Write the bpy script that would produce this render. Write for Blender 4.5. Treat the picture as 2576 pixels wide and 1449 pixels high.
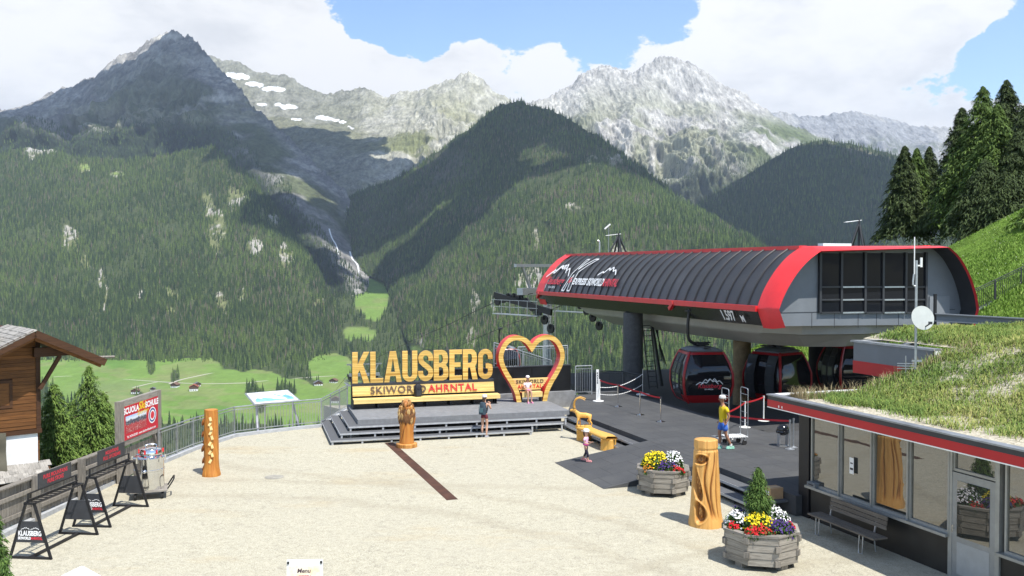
import bpy, bmesh, math, random
import numpy as np
from mathutils import Vector, Matrix
for o in list(bpy.data.objects): bpy.data.objects.remove(o)
sc = bpy.context.scene
COL = sc.collection
R = math.radians
rnd = random.Random(7)

# ---------------------------------------------------------------- camera
FPX = 2300.0; CU = 1288.0; CV = 724.5; HC = 6.65          # focal length and centre for a picture 2576 wide
TH = math.atan(51.5 / FPX)
cam = bpy.data.cameras.new('camera'); cam.sensor_width = 36; cam.lens = 36 * FPX / 2576
cam.clip_start = 0.1; cam.clip_end = 60000
camo = bpy.data.objects.new('camera', cam); COL.objects.link(camo)
camo.location = (0, 0, HC); camo.rotation_euler = (R(90) - TH, 0, 0)
sc.camera = camo
def ray(u, v):
    a = (u - CU) / FPX; b = (CV - v) / FPX
    return Vector((a, math.cos(TH) + math.sin(TH) * b, -math.sin(TH) + math.cos(TH) * b))
def G(u, v, z=0.0):
    d = ray(u, v); k = (z - HC) / d.z; return Vector((d.x * k, d.y * k, z))
def D(u, v, y):
    d = ray(u, v); k = y / d.y; return Vector((d.x * k, y, HC + d.z * k))
ANG = R(19.36)                                             # the site's own axes: s across, t away
def S(s, t, z=0.0): return Vector((s * math.cos(ANG) - t * math.sin(ANG), s * math.sin(ANG) + t * math.cos(ANG), z))
def toS(p): return (p.x * math.cos(ANG) + p.y * math.sin(ANG), -p.x * math.sin(ANG) + p.y * math.cos(ANG))

# ---------------------------------------------------------------- sun, sky, exposure
SEL = R(62); SH = Vector((0.62, -0.785)).normalized()
SUN = Vector((SH.x * math.cos(SEL), SH.y * math.cos(SEL), math.sin(SEL)))
sl = bpy.data.lights.new('sun', 'SUN'); sl.energy = 5.0; sl.angle = R(0.53); sl.color = (1, 0.96, 0.89)
so = bpy.data.objects.new('sun', sl); COL.objects.link(so); so.rotation_euler = (-SUN).to_track_quat('-Z', 'Y').to_euler()
sc.view_settings.view_transform = 'Standard'; sc.view_settings.look = 'None'
sc.view_settings.exposure = 0.5; sc.view_settings.gamma = 1; sc.view_settings.use_curve_mapping = False
sc.render.engine = 'CYCLES'
try:
    sc.cycles.volume_bounces = 0; sc.cycles.max_bounces = 6; sc.cycles.transparent_max_bounces = 8
except Exception: pass

class NT:
    def __init__(s, nt): s.nt = nt; s.n = nt.nodes; s.l = nt.links
    def new(s, t, **k):
        n = s.n.new(t)
        for a, b in k.items(): setattr(n, a, b)
        return n
    def lk(s, a, b): s.l.new(a, b)
    def val(s, inp, x):
        if hasattr(x, 'node'): s.lk(x, inp)
        else: inp.default_value = x
    def math(s, op, a, b=None, c=None, clamp=False):
        n = s.new('ShaderNodeMath', operation=op, use_clamp=clamp); s.val(n.inputs[0], a)
        if b is not None: s.val(n.inputs[1], b)
        if c is not None: s.val(n.inputs[2], c)
        return n.outputs[0]
    def noise(s, vec, scale, detail=4, rough=0.55, dist=0.0):
        n = s.new('ShaderNodeTexNoise'); n.inputs['Scale'].default_value = scale; n.inputs['Detail'].default_value = detail
        n.inputs['Roughness'].default_value = rough; n.inputs['Distortion'].default_value = dist
        if vec is not None: s.lk(vec, n.inputs['Vector'])
        return n.outputs['Fac']
    def mapping(s, vec, scale=(1, 1, 1), rot=(0, 0, 0), loc=(0, 0, 0)):
        n = s.new('ShaderNodeMapping'); n.inputs['Scale'].default_value = scale; n.inputs['Rotation'].default_value = rot; n.inputs['Location'].default_value = loc
        s.lk(vec, n.inputs['Vector']); return n.outputs[0]
    def ramp(s, fac, stops):
        n = s.new('ShaderNodeValToRGB'); e = n.color_ramp.elements
        while len(e) < len(stops): e.new(0.5)
        for q, (p, c) in zip(e, stops): q.position = p; q.color = (c if len(c) == 4 else (*c, 1))
        s.lk(fac, n.inputs[0]); return n.outputs[0]
    def mix(s, f, a, b, mode='MIX'):
        n = s.new('ShaderNodeMix', data_type='RGBA', blend_type=mode); s.val(n.inputs[0], f)
        for i, x in ((6, a), (7, b)):
            if hasattr(x, 'node'): s.lk(x, n.inputs[i])
            else: n.inputs[i].default_value = (*x, 1) if len(x) == 3 else x
        return n.outputs[2]
    def maprange(s, x, a, b, c=0.0, d=1.0, smooth=False):
        n = s.new('ShaderNodeMapRange', interpolation_type='SMOOTHSTEP' if smooth else 'LINEAR'); s.val(n.inputs[0], x)
        for i, q in enumerate((a, b, c, d)): n.inputs[i + 1].default_value = q
        return n.outputs[0]

world = bpy.data.worlds.new('World'); sc.world = world; world.use_nodes = True
def build_world():
    T = NT(world.node_tree); T.n.clear()
    out = T.new('ShaderNodeOutputWorld'); bg = T.new('ShaderNodeBackground'); bg.inputs['Strength'].default_value = 0.1
    T.lk(bg.outputs[0], out.inputs[0])
    sky = T.new('ShaderNodeTexSky', sky_type='NISHITA'); sky.sun_disc = False; sky.sun_elevation = SEL
    sky.sun_rotation = math.atan2(SUN.x, SUN.y); sky.altitude = 1600; sky.air_density = 1.0; sky.dust_density = 0.6; sky.ozone_density = 1.5
    g = T.new('ShaderNodeTexCoord').outputs['Generated']
    skyc = T.mix(1.0, sky.outputs[0], (1.75, 1.8, 1.8), 'MULTIPLY')
    base = T.mapping(g, (1.0, 1.0, 1.7))
    n1 = T.noise(base, 6.5, 8, 0.6, 0.25)
    n2 = T.noise(base, 26.0, 9, 0.66)
    f = T.math('ADD', T.math('MULTIPLY', n1, 1.0), T.math('MULTIPLY', T.math('SUBTRACT', n2, 0.5), 0.8))
    # clear gaps and cloud banks, as directions in the sky: (u, v, radius in degrees, strength)
    for (u, v, r, a) in [(900, 20, 2.6, -.34), (1010, 75, 2.3, -.3), (1130, 20, 3.4, -.36), (1290, 40, 2.6, -.32), (1420, 55, 2.9, -.36), (1470, 115, 1.8, -.22), (1600, 10, 3.6, -.36),
                         (1740, 20, 2.4, -.26), (1300, -60, 6, -.3), (1010, 140, 1.1, -.14), (2500, 170, 1.8, -.34), (2420, 200, 1.6, -.32), (2330, 225, 1.3, -.26), (2570, 120, 2.0, -.28),
                         (985, 112, 1.6, .3), (1290, 160, 3.0, .42), (1110, 200, 2.4, .36), (1235, 110, 1.2, .25), (1370, 150, 1.8, .3), (860, 215, 1.8, .3), (940, 125, 1.3, .2),
                         (300, 100, 12, .4), (720, 130, 3.5, .34), (2050, 120, 8, .4), (1900, 200, 4, .2), (2450, 270, 2.2, .38), (2350, 60, 3, .3), (60, 250, 6, .25), (1750, 120, 3, .25), (520, 140, 2.4, .3), (760, 195, 1.6, .34), (905, 185, 1.5, .36), (1050, 195, 1.5, .34), (1180, 160, 1.6, .3), (1430, 185, 2.0, .4), (960, 195, 1.3, .2), (800, 165, 1.9, .3), (1560, 150, 2.2, .3)]:
        d = ray(u, v).normalized()
        dp = T.new('ShaderNodeVectorMath', operation='DOT_PRODUCT'); T.lk(g, dp.inputs[0]); dp.inputs[1].default_value = d
        m = T.maprange(dp.outputs['Value'], math.cos(R(r * 1.5)), math.cos(R(r * 0.25)), 0, a, True)
        f = T.math('ADD', f, m)
    cov = T.maprange(f, 0.54, 0.62, 0, 1, True)
    sh = T.noise(T.mapping(g, (1, 1, 2.2), loc=(3, 1, .04)), 5.0, 6, 0.6)
    cc = T.mix(T.maprange(sh, 0.46, 0.72, 0, 1, True), (8.1, 8.12, 8.15), (6.2, 6.35, 6.6))
    cc = T.mix(T.maprange(f, 0.5, 0.75, 0, 1), (7.9, 8.1, 8.3), cc)
    c = T.mix(cov, skyc, cc)
    T.lk(c, bg.inputs['Color'])
build_world()

# ---------------------------------------------------------------- helpers
def setp(o, label=None, cat=None, group=None, kind=None):
    if label: o['label'] = label
    if cat: o['category'] = cat
    if group: o['group'] = group
    if kind: o['kind'] = kind
    return o
def thing(name, label, cat, loc=(0, 0, 0), rz=0.0, group=None):
    o = bpy.data.objects.new(name, None); COL.objects.link(o); o.location = loc; o.rotation_euler = (0, 0, rz)
    o.empty_display_size = 0.2
    return setp(o, label, cat, group)
def link(name, me, parent=None, loc=None, rz=None):
    o = bpy.data.objects.new(name, me); COL.objects.link(o)
    if parent: o.parent = parent
    if loc is not None: o.location = loc
    if rz is not None: o.rotation_euler = (0, 0, rz)
    return o
def copy_tree(o, parent=None):
    c = o.copy(); COL.objects.link(c); c.parent = parent
    for ch in [x for x in bpy.data.objects if x.parent == o]: copy_tree(ch, c)
    return c
class MB:
    def __init__(s): s.v = []; s.f = []; s.m = []; s.X = None
    def add(s, vs, fs, mi=0):
        b = len(s.v)
        vs = [Vector(p) for p in vs]
        if s.X is not None: vs = [s.X @ p for p in vs]
        s.v += vs; s.f += [tuple(b + i for i in f) for f in fs]; s.m += [mi] * len(fs); return s
    def box(s, c, d, rz=0.0, mi=0, tilt=None):
        hx, hy, hz = d[0] / 2, d[1] / 2, d[2] / 2
        M = Matrix.Translation(c) @ Matrix.Rotation(rz, 4, 'Z')
        if tilt is not None: M = M @ tilt
        vs = [M @ Vector((x, y, z)) for z in (-hz, hz) for x, y in ((-hx, -hy), (hx, -hy), (hx, hy), (-hx, hy))]
        return s.add(vs, [(3, 2, 1, 0), (4, 5, 6, 7), (0, 1, 5, 4), (1, 2, 6, 5), (2, 3, 7, 6), (3, 0, 4, 7)], mi)
    def b2(s, lo, hi, mi=0):
        return s.box([(a + b) / 2 for a, b in zip(lo, hi)], [abs(b - a) for a, b in zip(lo, hi)], 0, mi)
    def bar(s, p, q, w, h=None, mi=0):
        p = Vector(p); q = Vector(q); h = h or w; d = q - p; L = d.length
        if L < 1e-6: return s
        x = d / L; up = Vector((0, 0, 1)) if abs(x.z) < .95 else Vector((0, 1, 0))
        y = up.cross(x).normalized(); z = x.cross(y)
        vs = [a + y * (i * w / 2) + z * (j * h / 2) for a in (p, q) for i, j in ((-1, -1), (1, -1), (1, 1), (-1, 1))]
        return s.add(vs, [(0, 1, 2, 3)[::-1], (4, 5, 6, 7), (0, 1, 5, 4), (1, 2, 6, 5), (2, 3, 7, 6), (3, 0, 4, 7)], mi)
    def tube(s, pts, r, n=8, mi=0, cap=True):
        pts = [Vector(p) for p in pts]; k = len(pts); rs = r if isinstance(r, (list, tuple)) else [r] * k
        vs = []; prev = None
        for i, p in enumerate(pts):
            d = (pts[min(i + 1, k - 1)] - pts[max(i - 1, 0)]).normalized()
            if prev is None:
                up = Vector((0, 0, 1)) if abs(d.z) < .9 else Vector((1, 0, 0)); y = up.cross(d).normalized()
            else: y = (prev - d * prev.dot(d)).normalized()
            prev = y; z = d.cross(y)
            vs += [p + (y * math.cos(a) + z * math.sin(a)) * rs[i] for a in [2 * math.pi * j / n for j in range(n)]]
        fs = [(i * n + j, i * n + (j + 1) % n, (i + 1) * n + (j + 1) % n, (i + 1) * n + j) for i in range(k - 1) for j in range(n)]
        if cap: fs += [tuple(range(n))[::-1], tuple((k - 1) * n + j for j in range(n))]
        return s.add(vs, fs, mi)
    def lathe(s, prof, n=24, c=(0, 0, 0), mi=0, sx=1, sy=1):
        vs = [(c[0] + r * sx * math.cos(2 * math.pi * j / n), c[1] + r * sy * math.sin(2 * math.pi * j / n), c[2] + z) for r, z in prof for j in range(n)]
        k = len(prof)
        fs = [(i * n + j, i * n + (j + 1) % n, (i + 1) * n + (j + 1) % n, (i + 1) * n + j) for i in range(k - 1) for j in range(n)]
        fs += [tuple(range(n))[::-1], tuple((k - 1) * n + j for j in range(n))]
        return s.add(vs, fs, mi)
    def ring(s, loops, closed=True, cap=True, mi=0):          # loft of equal loops
        n = len(loops[0]); k = len(loops); vs = [p for l in loops for p in l]
        fs = [(i * n + j, i * n + (j + 1) % n, (i + 1) * n + (j + 1) % n, (i + 1) * n + j) for i in range(k - 1) for j in range(n if closed else n - 1)]
        if cap: fs += [tuple(range(n))[::-1], tuple((k - 1) * n + j for j in range(n))]
        return s.add(vs, fs, mi)
    def sphere(s, c, r, n=12, m=8, mi=0, sc3=(1, 1, 1)):
        prof = [(max(1e-3, math.sin(math.pi * i / m)) * r, -math.cos(math.pi * i / m) * r) for i in range(m + 1)]
        vs = [(c[0] + q * math.cos(2 * math.pi * j / n) * sc3[0], c[1] + q * math.sin(2 * math.pi * j / n) * sc3[1], c[2] + z * sc3[2]) for q, z in prof for j in range(n)]
        fs = [(i * n + j, i * n + (j + 1) % n, (i + 1) * n + (j + 1) % n, (i + 1) * n + j) for i in range(m) for j in range(n)]
        return s.add(vs, fs, mi)
    def poly(s, pts, mi=0): return s.add(pts, [tuple(range(len(pts)))], mi)
    def slab(s, poly, z0, z1, mi=0):                           # vertical prism over an xy polygon (ccw)
        n = len(poly); vs = [(p[0], p[1], z0) for p in poly] + [(p[0], p[1], z1) for p in poly]
        return s.add(vs, [tuple(range(n))[::-1], tuple(range(n, 2 * n))] + [(i, (i + 1) % n, n + (i + 1) % n, n + i) for i in range(n)], mi)
    def mesh(s, name, mats, smooth=False):
        me = bpy.data.meshes.new(name); me.from_pydata([tuple(p) for p in s.v], [], s.f)
        for m in (mats if isinstance(mats, (list, tuple)) else [mats]): me.materials.append(m)
        me.polygons.foreach_set('material_index', s.m)
        if smooth:
            me.polygons.foreach_set('use_smooth', [True] * len(s.f))
            try: me.set_sharp_from_angle(angle=R(42))
            except Exception: pass
        me.update(); return me
    def build(s, name, mats, parent=None, smooth=False, loc=None, rz=None):
        return link(name, s.mesh(name, mats, smooth), parent, loc, rz)
def npmesh(name, V, F, mat, smooth=False, attr=None):
    me = bpy.data.meshes.new(name); V = np.asarray(V, np.float32); F = np.asarray(F, np.int32); k = F.shape[1]
    me.vertices.add(len(V)); me.vertices.foreach_set('co', V.ravel())
    me.loops.add(F.size); me.loops.foreach_set('vertex_index', F.ravel())
    me.polygons.add(len(F)); me.polygons.foreach_set('loop_start', np.arange(0, F.size, k, dtype=np.int32))
    if smooth: me.polygons.foreach_set('use_smooth', np.ones(len(F), bool))
    me.update(calc_edges=True)
    if attr is not None:
        for an, (ty, arr) in attr.items():
            a = me.attributes.new(an, ty, 'POINT')
            a.data.foreach_set('color' if ty == 'FLOAT_COLOR' else 'value', np.asarray(arr, np.float32).ravel())
    if mat: me.materials.append(mat)
    return me
def crom(pts, n=8, closed=False):                             # smooth curve through points
    P = [Vector(p) for p in pts]; k = len(P); out = []
    rng_ = range(k) if closed else range(k - 1)
    for i in rng_:
        a, b, c, d = (P[(i - 1) % k], P[i], P[(i + 1) % k], P[(i + 2) % k]) if closed else (P[max(i - 1, 0)], P[i], P[i + 1], P[min(i + 2, k - 1)])
        for j in range(n):
            t = j / n
            out.append(0.5 * ((2 * b) + (c - a) * t + (2 * a - 5 * b + 4 * c - d) * t * t + (3 * b - a - 3 * c + d) * t ** 3))
    if not closed: out.append(P[-1])
    return out
def text_me(body, size, mat, ex=0.0, off=0.0, shear=0.0, xs=1.0, align='CENTER', stand=True, fn=None, spacing=1.0):
    cu = bpy.data.curves.new('text', 'FONT'); cu.body = body; cu.size = size; cu.extrude = ex; cu.offset = off; cu.shear = shear
    cu.align_x = align; cu.align_y = 'CENTER'; cu.space_character = spacing; cu.resolution_u = 3
    o = bpy.data.objects.new('text', cu); me = bpy.data.meshes.new_from_object(o)
    bpy.data.objects.remove(o); bpy.data.curves.remove(cu)
    for v in me.vertices:
        x, y, z = v.co; x *= xs
        v.co = fn(x, y) if fn else ((x, -z, y) if stand else (x, y, z))
    me.materials.clear(); me.materials.append(mat); return me
def fill_me(loops, mat, ex=0.0, stand=True):                  # filled outline with holes, extruded
    cu = bpy.data.curves.new('shape', 'CURVE'); cu.dimensions = '2D'; cu.fill_mode = 'BOTH'; cu.extrude = ex
    for lp in loops:
        sp = cu.splines.new('POLY'); sp.points.add(len(lp) - 1); sp.use_cyclic_u = True
        for q, p in zip(sp.points, lp): q.co = (p[0], p[1], 0, 1)
    o = bpy.data.objects.new('shape', cu); me = bpy.data.meshes.new_from_object(o)
    bpy.data.objects.remove(o); bpy.data.curves.remove(cu)
    if stand:
        for v in me.vertices: x, y, z = v.co; v.co = (x, -z, y)
    me.materials.clear(); me.materials.append(mat); return me
def stroke(pts, hw):                                          # outline of a thick 2D line
    L = []; Rr = []; n = len(pts)
    for i, p in enumerate(pts):
        a = pts[max(i - 1, 0)]; b = pts[min(i + 1, n - 1)]; dx, dy = b[0] - a[0], b[1] - a[1]; l = math.hypot(dx, dy) or 1
        L.append((p[0] - dy / l * hw, p[1] + dx / l * hw)); Rr.append((p[0] + dy / l * hw, p[1] - dx / l * hw))
    return L + Rr[::-1]

# ---------------------------------------------------------------- materials
_M = {}
def mat(name, col, rough=0.6, metal=0.0, var=0.12, scale=6.0, bump=0.0, bscale=40.0, spec=0.4, stretch=(1, 1, 1), col2=None, dirt=0.0, coat=0.0, ior=None, emit=None):
    if name in _M: return _M[name]
    m = bpy.data.materials.new(name); m.use_nodes = True; T = NT(m.node_tree); b = T.n['Principled BSDF']
    tc = T.new('ShaderNodeTexCoord').outputs['Object']; vec = T.mapping(tc, stretch)
    oi = T.new('ShaderNodeObjectInfo').outputs['Random']
    n = T.noise(vec, scale, 5, 0.6)
    c2 = col2 or tuple(min(1, x * (1 + var * 2.2)) for x in col)
    c1 = tuple(x * (1 - var * 1.6) for x in col)
    c = T.ramp(n, [(0.25, c1), (0.5, col), (0.78, c2)])
    if var > 0: c = T.mix(1.0, c, T.ramp(oi, [(0, (1 - var,) * 3), (1, (1 + var * .6,) * 3)]), 'MULTIPLY')
    if dirt > 0:
        d = T.noise(tc, 1.7, 6, 0.65); c = T.mix(T.maprange(d, 0.5, 0.75, 0, dirt), c, tuple(x * .45 + .02 for x in col))
    T.lk(c, b.inputs['Base Color']); b.inputs['Metallic'].default_value = metal
    rn = T.math('MULTIPLY_ADD', n, 0.25 * rough, rough * 0.87); T.lk(rn, b.inputs['Roughness'])
    b.inputs['Specular IOR Level'].default_value = spec
    if ior: b.inputs['IOR'].default_value = ior
    if coat: b.inputs['Coat Weight'].default_value = coat; b.inputs['Coat Roughness'].default_value = 0.1
    if bump > 0:
        bn = T.new('ShaderNodeBump'); bn.inputs['Strength'].default_value = bump; bn.inputs['Distance'].default_value = 0.02
        T.lk(T.noise(vec, bscale, 4, 0.6), bn.inputs['Height']); T.lk(bn.outputs[0], b.inputs['Normal'])
    _M[name] = m; return m
def wood(name, col, dark, rough=0.65, scale=5.0, axis='z', var=0.15, planks=None, bump=0.3, ring=18):
    if name in _M: return _M[name]
    m = bpy.data.materials.new(name); m.use_nodes = True; T = NT(m.node_tree); b = T.n['Principled BSDF']
    tc = T.new('ShaderNodeTexCoord').outputs['Object']; oi = T.new('ShaderNodeObjectInfo').outputs['Random']
    st = {'x': (.08, 1, 1), 'y': (1, .08, 1), 'z': (1, 1, .08)}[axis]
    off = T.new('ShaderNodeCombineXYZ'); T.lk(T.math('MULTIPLY', oi, 37.0), off.inputs[0]); T.lk(T.math('MULTIPLY', oi, 11.0), off.inputs[2])
    ad = T.new('ShaderNodeVectorMath', operation='ADD'); T.lk(T.mapping(tc, st), ad.inputs[0]); T.lk(off.outputs[0], ad.inputs[1])
    n = T.noise(ad.outputs[0], scale * ring / 3, 6, 0.65, 0.6); n2 = T.noise(tc, 2.2, 4, .6)
    c = T.ramp(n, [(0.3, dark), (0.55, col), (0.85, tuple(min(1, x * 1.2) for x in col))])
    c = T.mix(T.maprange(n2, .35, .75, 0, .45), c, tuple(x * .75 for x in col))
    c = T.mix(1.0, c, T.ramp(oi, [(0, (1 - var,) * 3), (1, (1 + var * .7,) * 3)]), 'MULTIPLY')
    if planks:
        sx = T.new('ShaderNodeSeparateXYZ'); T.lk(tc, sx.inputs[0])
        q = T.math('DIVIDE', sx.outputs['XYZ'.index(planks[0])], planks[1]); fl = T.math('FLOOR', q); fr = T.math('FRACT', q)
        wn = T.new('ShaderNodeTexWhiteNoise', noise_dimensions='1D'); T.lk(fl, wn.inputs['W'])
        c = T.mix(1.0, c, T.ramp(wn.outputs['Value'], [(0, (.72, .62, .45)), (.5, (.95, .95, .95)), (1, (1.12, 1.12, 1.12))]), 'MULTIPLY')
        gap = T.math('LESS_THAN', fr, 0.11); c = T.mix(gap, c, tuple(x * .3 for x in dark))
    T.lk(c, b.inputs['Base Color']); b.inputs['Roughness'].default_value = rough; b.inputs['Specular IOR Level'].default_value = .3
    bn = T.new('ShaderNodeBump'); bn.inputs['Strength'].default_value = bump; bn.inputs['Distance'].default_value = .01
    T.lk(n, bn.inputs['Height']); T.lk(bn.outputs[0], b.inputs['Normal'])
    _M[name] = m; return m
def glass(name, col, ior=2.2, rough=0.03):
    if name in _M: return _M[name]
    m = bpy.data.materials.new(name); m.use_nodes = True; T = NT(m.node_tree); b = T.n['Principled BSDF']
    b.inputs['Base Color'].default_value = (*col, 1); b.inputs['Roughness'].default_value = rough; b.inputs['IOR'].default_value = ior
    tc = T.new('ShaderNodeTexCoord').outputs['Object']; bn = T.new('ShaderNodeBump'); bn.inputs['Strength'].default_value = .03; bn.inputs['Distance'].default_value = .05
    T.lk(T.noise(tc, 1.1, 2, .5), bn.inputs['Height']); T.lk(bn.outputs[0], b.inputs['Normal'])
    _M[name] = m; return m
BLACK = mat('black_paint', (.012, .012, .014), .45, var=.1)
STEEL = mat('galvanised_steel', (.42, .44, .46), .42, .75, .12, 9)
CHROME = mat('polished_steel', (.72, .72, .72), .14, 1.0, .05, 4)
WHITE = mat('white_paint', (.78, .78, .76), .5, var=.05)
RED = mat('red_paint', (.60, .018, .022), .38, var=.08, scale=2, spec=.5)
GREYM = mat('grey_panel', (.16, .175, .19), .5, var=.06, scale=1.5)
DARKM = mat('anthracite_metal', (.035, .037, .042), .5, var=.12, scale=3)
WOODG = wood('weathered_grey_wood', (.27, .245, .21), (.1, .088, .075), var=.22)
WOODGX = wood('weathered_grey_board', (.30, .275, .24), (.11, .098, .083), axis='x', var=.25)
RUBBER = mat('rubber', (.02, .02, .02), .8)

# ---------------------------------------------------------------- noise in numpy
_rs = np.random.RandomState(3); _TAB = _rs.rand(65536).astype(np.float32)
def vnoise(x, y, z):
    xi = np.floor(x).astype(np.int64); yi = np.floor(y).astype(np.int64); zi = np.floor(z).astype(np.int64)
    fx = x - xi; fy = y - yi; fz = z - zi
    fx = fx * fx * (3 - 2 * fx); fy = fy * fy * (3 - 2 * fy); fz = fz * fz * (3 - 2 * fz)
    def h(a, b, c): return _TAB[(a * 73856093 ^ b * 19349663 ^ c * 83492791) & 65535]
    r = 0
    for dx in (0, 1):
        for dy in (0, 1):
            for dz in (0, 1):
                w = (fx if dx else 1 - fx) * (fy if dy else 1 - fy) * (fz if dz else 1 - fz)
                r = r + w * h(xi + dx, yi + dy, zi + dz)
    return r
def fbm(x, y, z, oct=5, gain=0.5, ridged=False):
    a = 1.0; s = 0; t = 0; k = 1.0
    for i in range(oct):
        n = vnoise(x * k + 13.7 * i, y * k + 5.1 * i, z * k - 7.3 * i)
        if ridged: n = 1 - np.abs(2 * n - 1)
        s = s + a * n; t += a; a *= gain; k *= 2.03
    return s / t
def Dn(u, v, y):
    a = (u - CU) / FPX; b = (CV - v) / FPX; dy = math.cos(TH) + math.sin(TH) * b; dz = -math.sin(TH) + math.cos(TH) * b
    return a * y / dy, y, HC + dz * y / dy
def proj(P):
    x, y, z = P[..., 0], P[..., 1], P[..., 2] - HC
    f = y * math.cos(TH) - z * math.sin(TH); up = y * math.sin(TH) + z * math.cos(TH)
    return CU + FPX * x / f, CV - FPX * up / f
def sm(a, b, x): t = np.clip((x - a) / (b - a), 0, 1); return t * t * (3 - 2 * t)
def blob(u, v, c):                                           # soft ellipse (u, v, ru, rv)
    k_ = c[4] if len(c) > 4 else 1.0
    return np.clip(1.6 - 1.6 * np.sqrt(((u - c[0]) / c[2]) ** 2 + ((v - c[1]) / c[3]) ** 2), 0, 1)
def warp(u, v, a=1.0):
    z = u * 0
    return u + a * (46 * (fbm(u / 38, v / 60, z + 2.5, 4, .6) - .5)), v + a * (60 * (fbm(u / 30, v / 50, z + 7.5, 4, .6) - .5))
LAY = {}
def layer(name, lines, nu, rows, u0, u1, amp, sc1, jag=1.0, colf=None, back=(1200, 700), mat_=None, vert=3.2, seed=0.0, smoothl=True, ampf=None):
    """a mountain side: lines from foot to crest, each a list of (u, v, metres away); the crest goes on behind as a falling back"""
    us = np.linspace(u0, u1, nu); L = []
    for ln in lines:
        a = np.array(ln, float); L.append((np.interp(us, a[:, 0], a[:, 1]), np.interp(us, a[:, 0], a[:, 2])))
    pts = []; tt = []
    pos = [np.stack(Dn(us, v, y), -1) for v, y in L]; K = len(pos)
    for k in range(K - 1):
        for j in range(rows[k]):
            t = j / rows[k]
            p0, p1 = pos[max(k - 1, 0)], pos[k]; p2, p3 = pos[k + 1], pos[min(k + 2, K - 1)]
            if smoothl:
                p = 0.5 * (2 * p1 + (p2 - p0) * t + (2 * p0 - 5 * p1 + 4 * p2 - p3) * t * t + (3 * p1 - p0 - 3 * p2 + p3) * t ** 3) * .5 + .5 * (p1 * (1 - t) + p2 * t)
            else: p = p1 * (1 - t) + p2 * t
            pts.append(p); tt.append(np.full(nu, (k + t) / (K - 1)))
    pts.append(pos[-1]); tt.append(np.ones(nu))
    nf = len(pts)
    for j in range(1, 6):
        q = pos[-1].copy(); q[:, 1] += back[0] * j / 5; q[:, 2] -= back[1] * (j / 5) ** 1.3; q[:, 0] *= q[:, 1] / pos[-1][:, 1]
        pts.append(q); tt.append(np.full(nu, 1 + j / 5))
    P = np.stack(pts); t = np.stack(tt)
    x, y, z = P[..., 0], P[..., 1], P[..., 2]
    n1 = fbm(x / sc1 + seed + .35 * np.sin(z / sc1 * 1.7), y / (sc1 * vert), z / (sc1 * vert), 4, .5, True) - .55
    n2 = fbm(x / (sc1 * .2) + seed + z / (sc1 * .9), y / (sc1 * .8), z / (sc1 * .75), 5, .58, True) - .55
    edge = np.where(t > 1, .12, np.clip(np.abs(t - 1) * 1.7, 0.0, 1)) * np.clip(t * 4, 0, 1)
    if ampf is not None: edge = edge * ampf(us)[None, :]
    P[..., 1] += -amp * n1 * 1.2 * edge - amp * .42 * n2 * edge
    P[..., 2] += amp * n1 * .5 * edge + amp * .26 * n2 * edge
    P[..., 2] += jag * 1.9 * (fbm(x / 42 + seed, y / 200, z * 0 + 3.3, 5, .62) - .5) * np.clip(1.25 - np.abs(t - 1) * 9, 0, 1)
    u, v = proj(P); nr = len(pts)
    idx = np.arange(nr * nu).reshape(nr, nu)
    F = np.stack([idx[:-1, :-1], idx[:-1, 1:], idx[1:, 1:], idx[1:, :-1]], -1).reshape(-1, 4)
    N = fbm(x / 90 + 9, y / 90, z / 90, 4, .6); N2 = fbm(x / 420 + 4, y / 420, z / 420, 4, .55)
    C = colf(u, v, z, t, N, N2); col = np.ones((nr * nu, 4), np.float32); col[:, :3] = np.clip(C.reshape(-1, 3), 0, 1)
    me = npmesh(name, P.reshape(-1, 3), F, mat_, True, {'col': ('FLOAT_COLOR', col)})
    o = link(name, me); setp(o, kind='structure')
    LAY[name] = dict(P=P, t=t, u=u, v=v, nf=nf); return o
def terrain_mat(name, sc, bump, var=.35):
    m = bpy.data.materials.new(name); m.use_nodes = True; T = NT(m.node_tree); b = T.n['Principled BSDF']
    at = T.new('ShaderNodeAttribute', attribute_name='col').outputs['Color']; tc = T.new('ShaderNodeTexCoord').outputs['Object']
    n = T.noise(T.mapping(tc, (1, .45, .4)), sc * 1.4, 9, .66); n2 = T.noise(T.mapping(tc, (1, .5, .28), (R(12), R(34), 0)), sc * 4.2, 6, .65)
    k = T.ramp(n, [(.3, (1 - var,) * 3), (.5, (1, 1, 1)), (.72, (1 + var * .8,) * 3)])
    k2 = T.ramp(n2, [(.3, (1 - var * .8,) * 3), (.7, (1 + var * .7,) * 3)])
    T.lk(T.mix(1.0, T.mix(1.0, at, k, 'MULTIPLY'), k2, 'MULTIPLY'), b.inputs['Base Color'])
    b.inputs['Roughness'].default_value = .95; b.inputs['Specular IOR Level'].default_value = .1
    if bump:
        bn = T.new('ShaderNodeBump'); bn.inputs['Strength'].default_value = bump; bn.inputs['Distance'].default_value = 1.0 / sc * .35
        T.lk(T.math('ADD', n, T.math('MULTIPLY', n2, .5)), bn.inputs['Height']); T.lk(bn.outputs[0], b.inputs['Normal'])
    return m
ROCKM = terrain_mat('mountain_rock', .013, .8, .46); HILLM = terrain_mat('forest_floor', .03, .5, .3); MEADM = terrain_mat('valley_meadow', .02, .15, .16)
def mixc(base, c, w): return base * (1 - w[..., None]) + np.array(c) * w[..., None]
def full(u, c): return np.zeros(u.shape + (3,)) + np.array(c)
ROCK = (.36, .352, .33); SCREE = (.46, .45, .41); ALP = (.115, .135, .055); FLOOR = (.055, .072, .03); SNOW = (.8, .82, .85); PALE = (.20, .205, .125)

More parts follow.
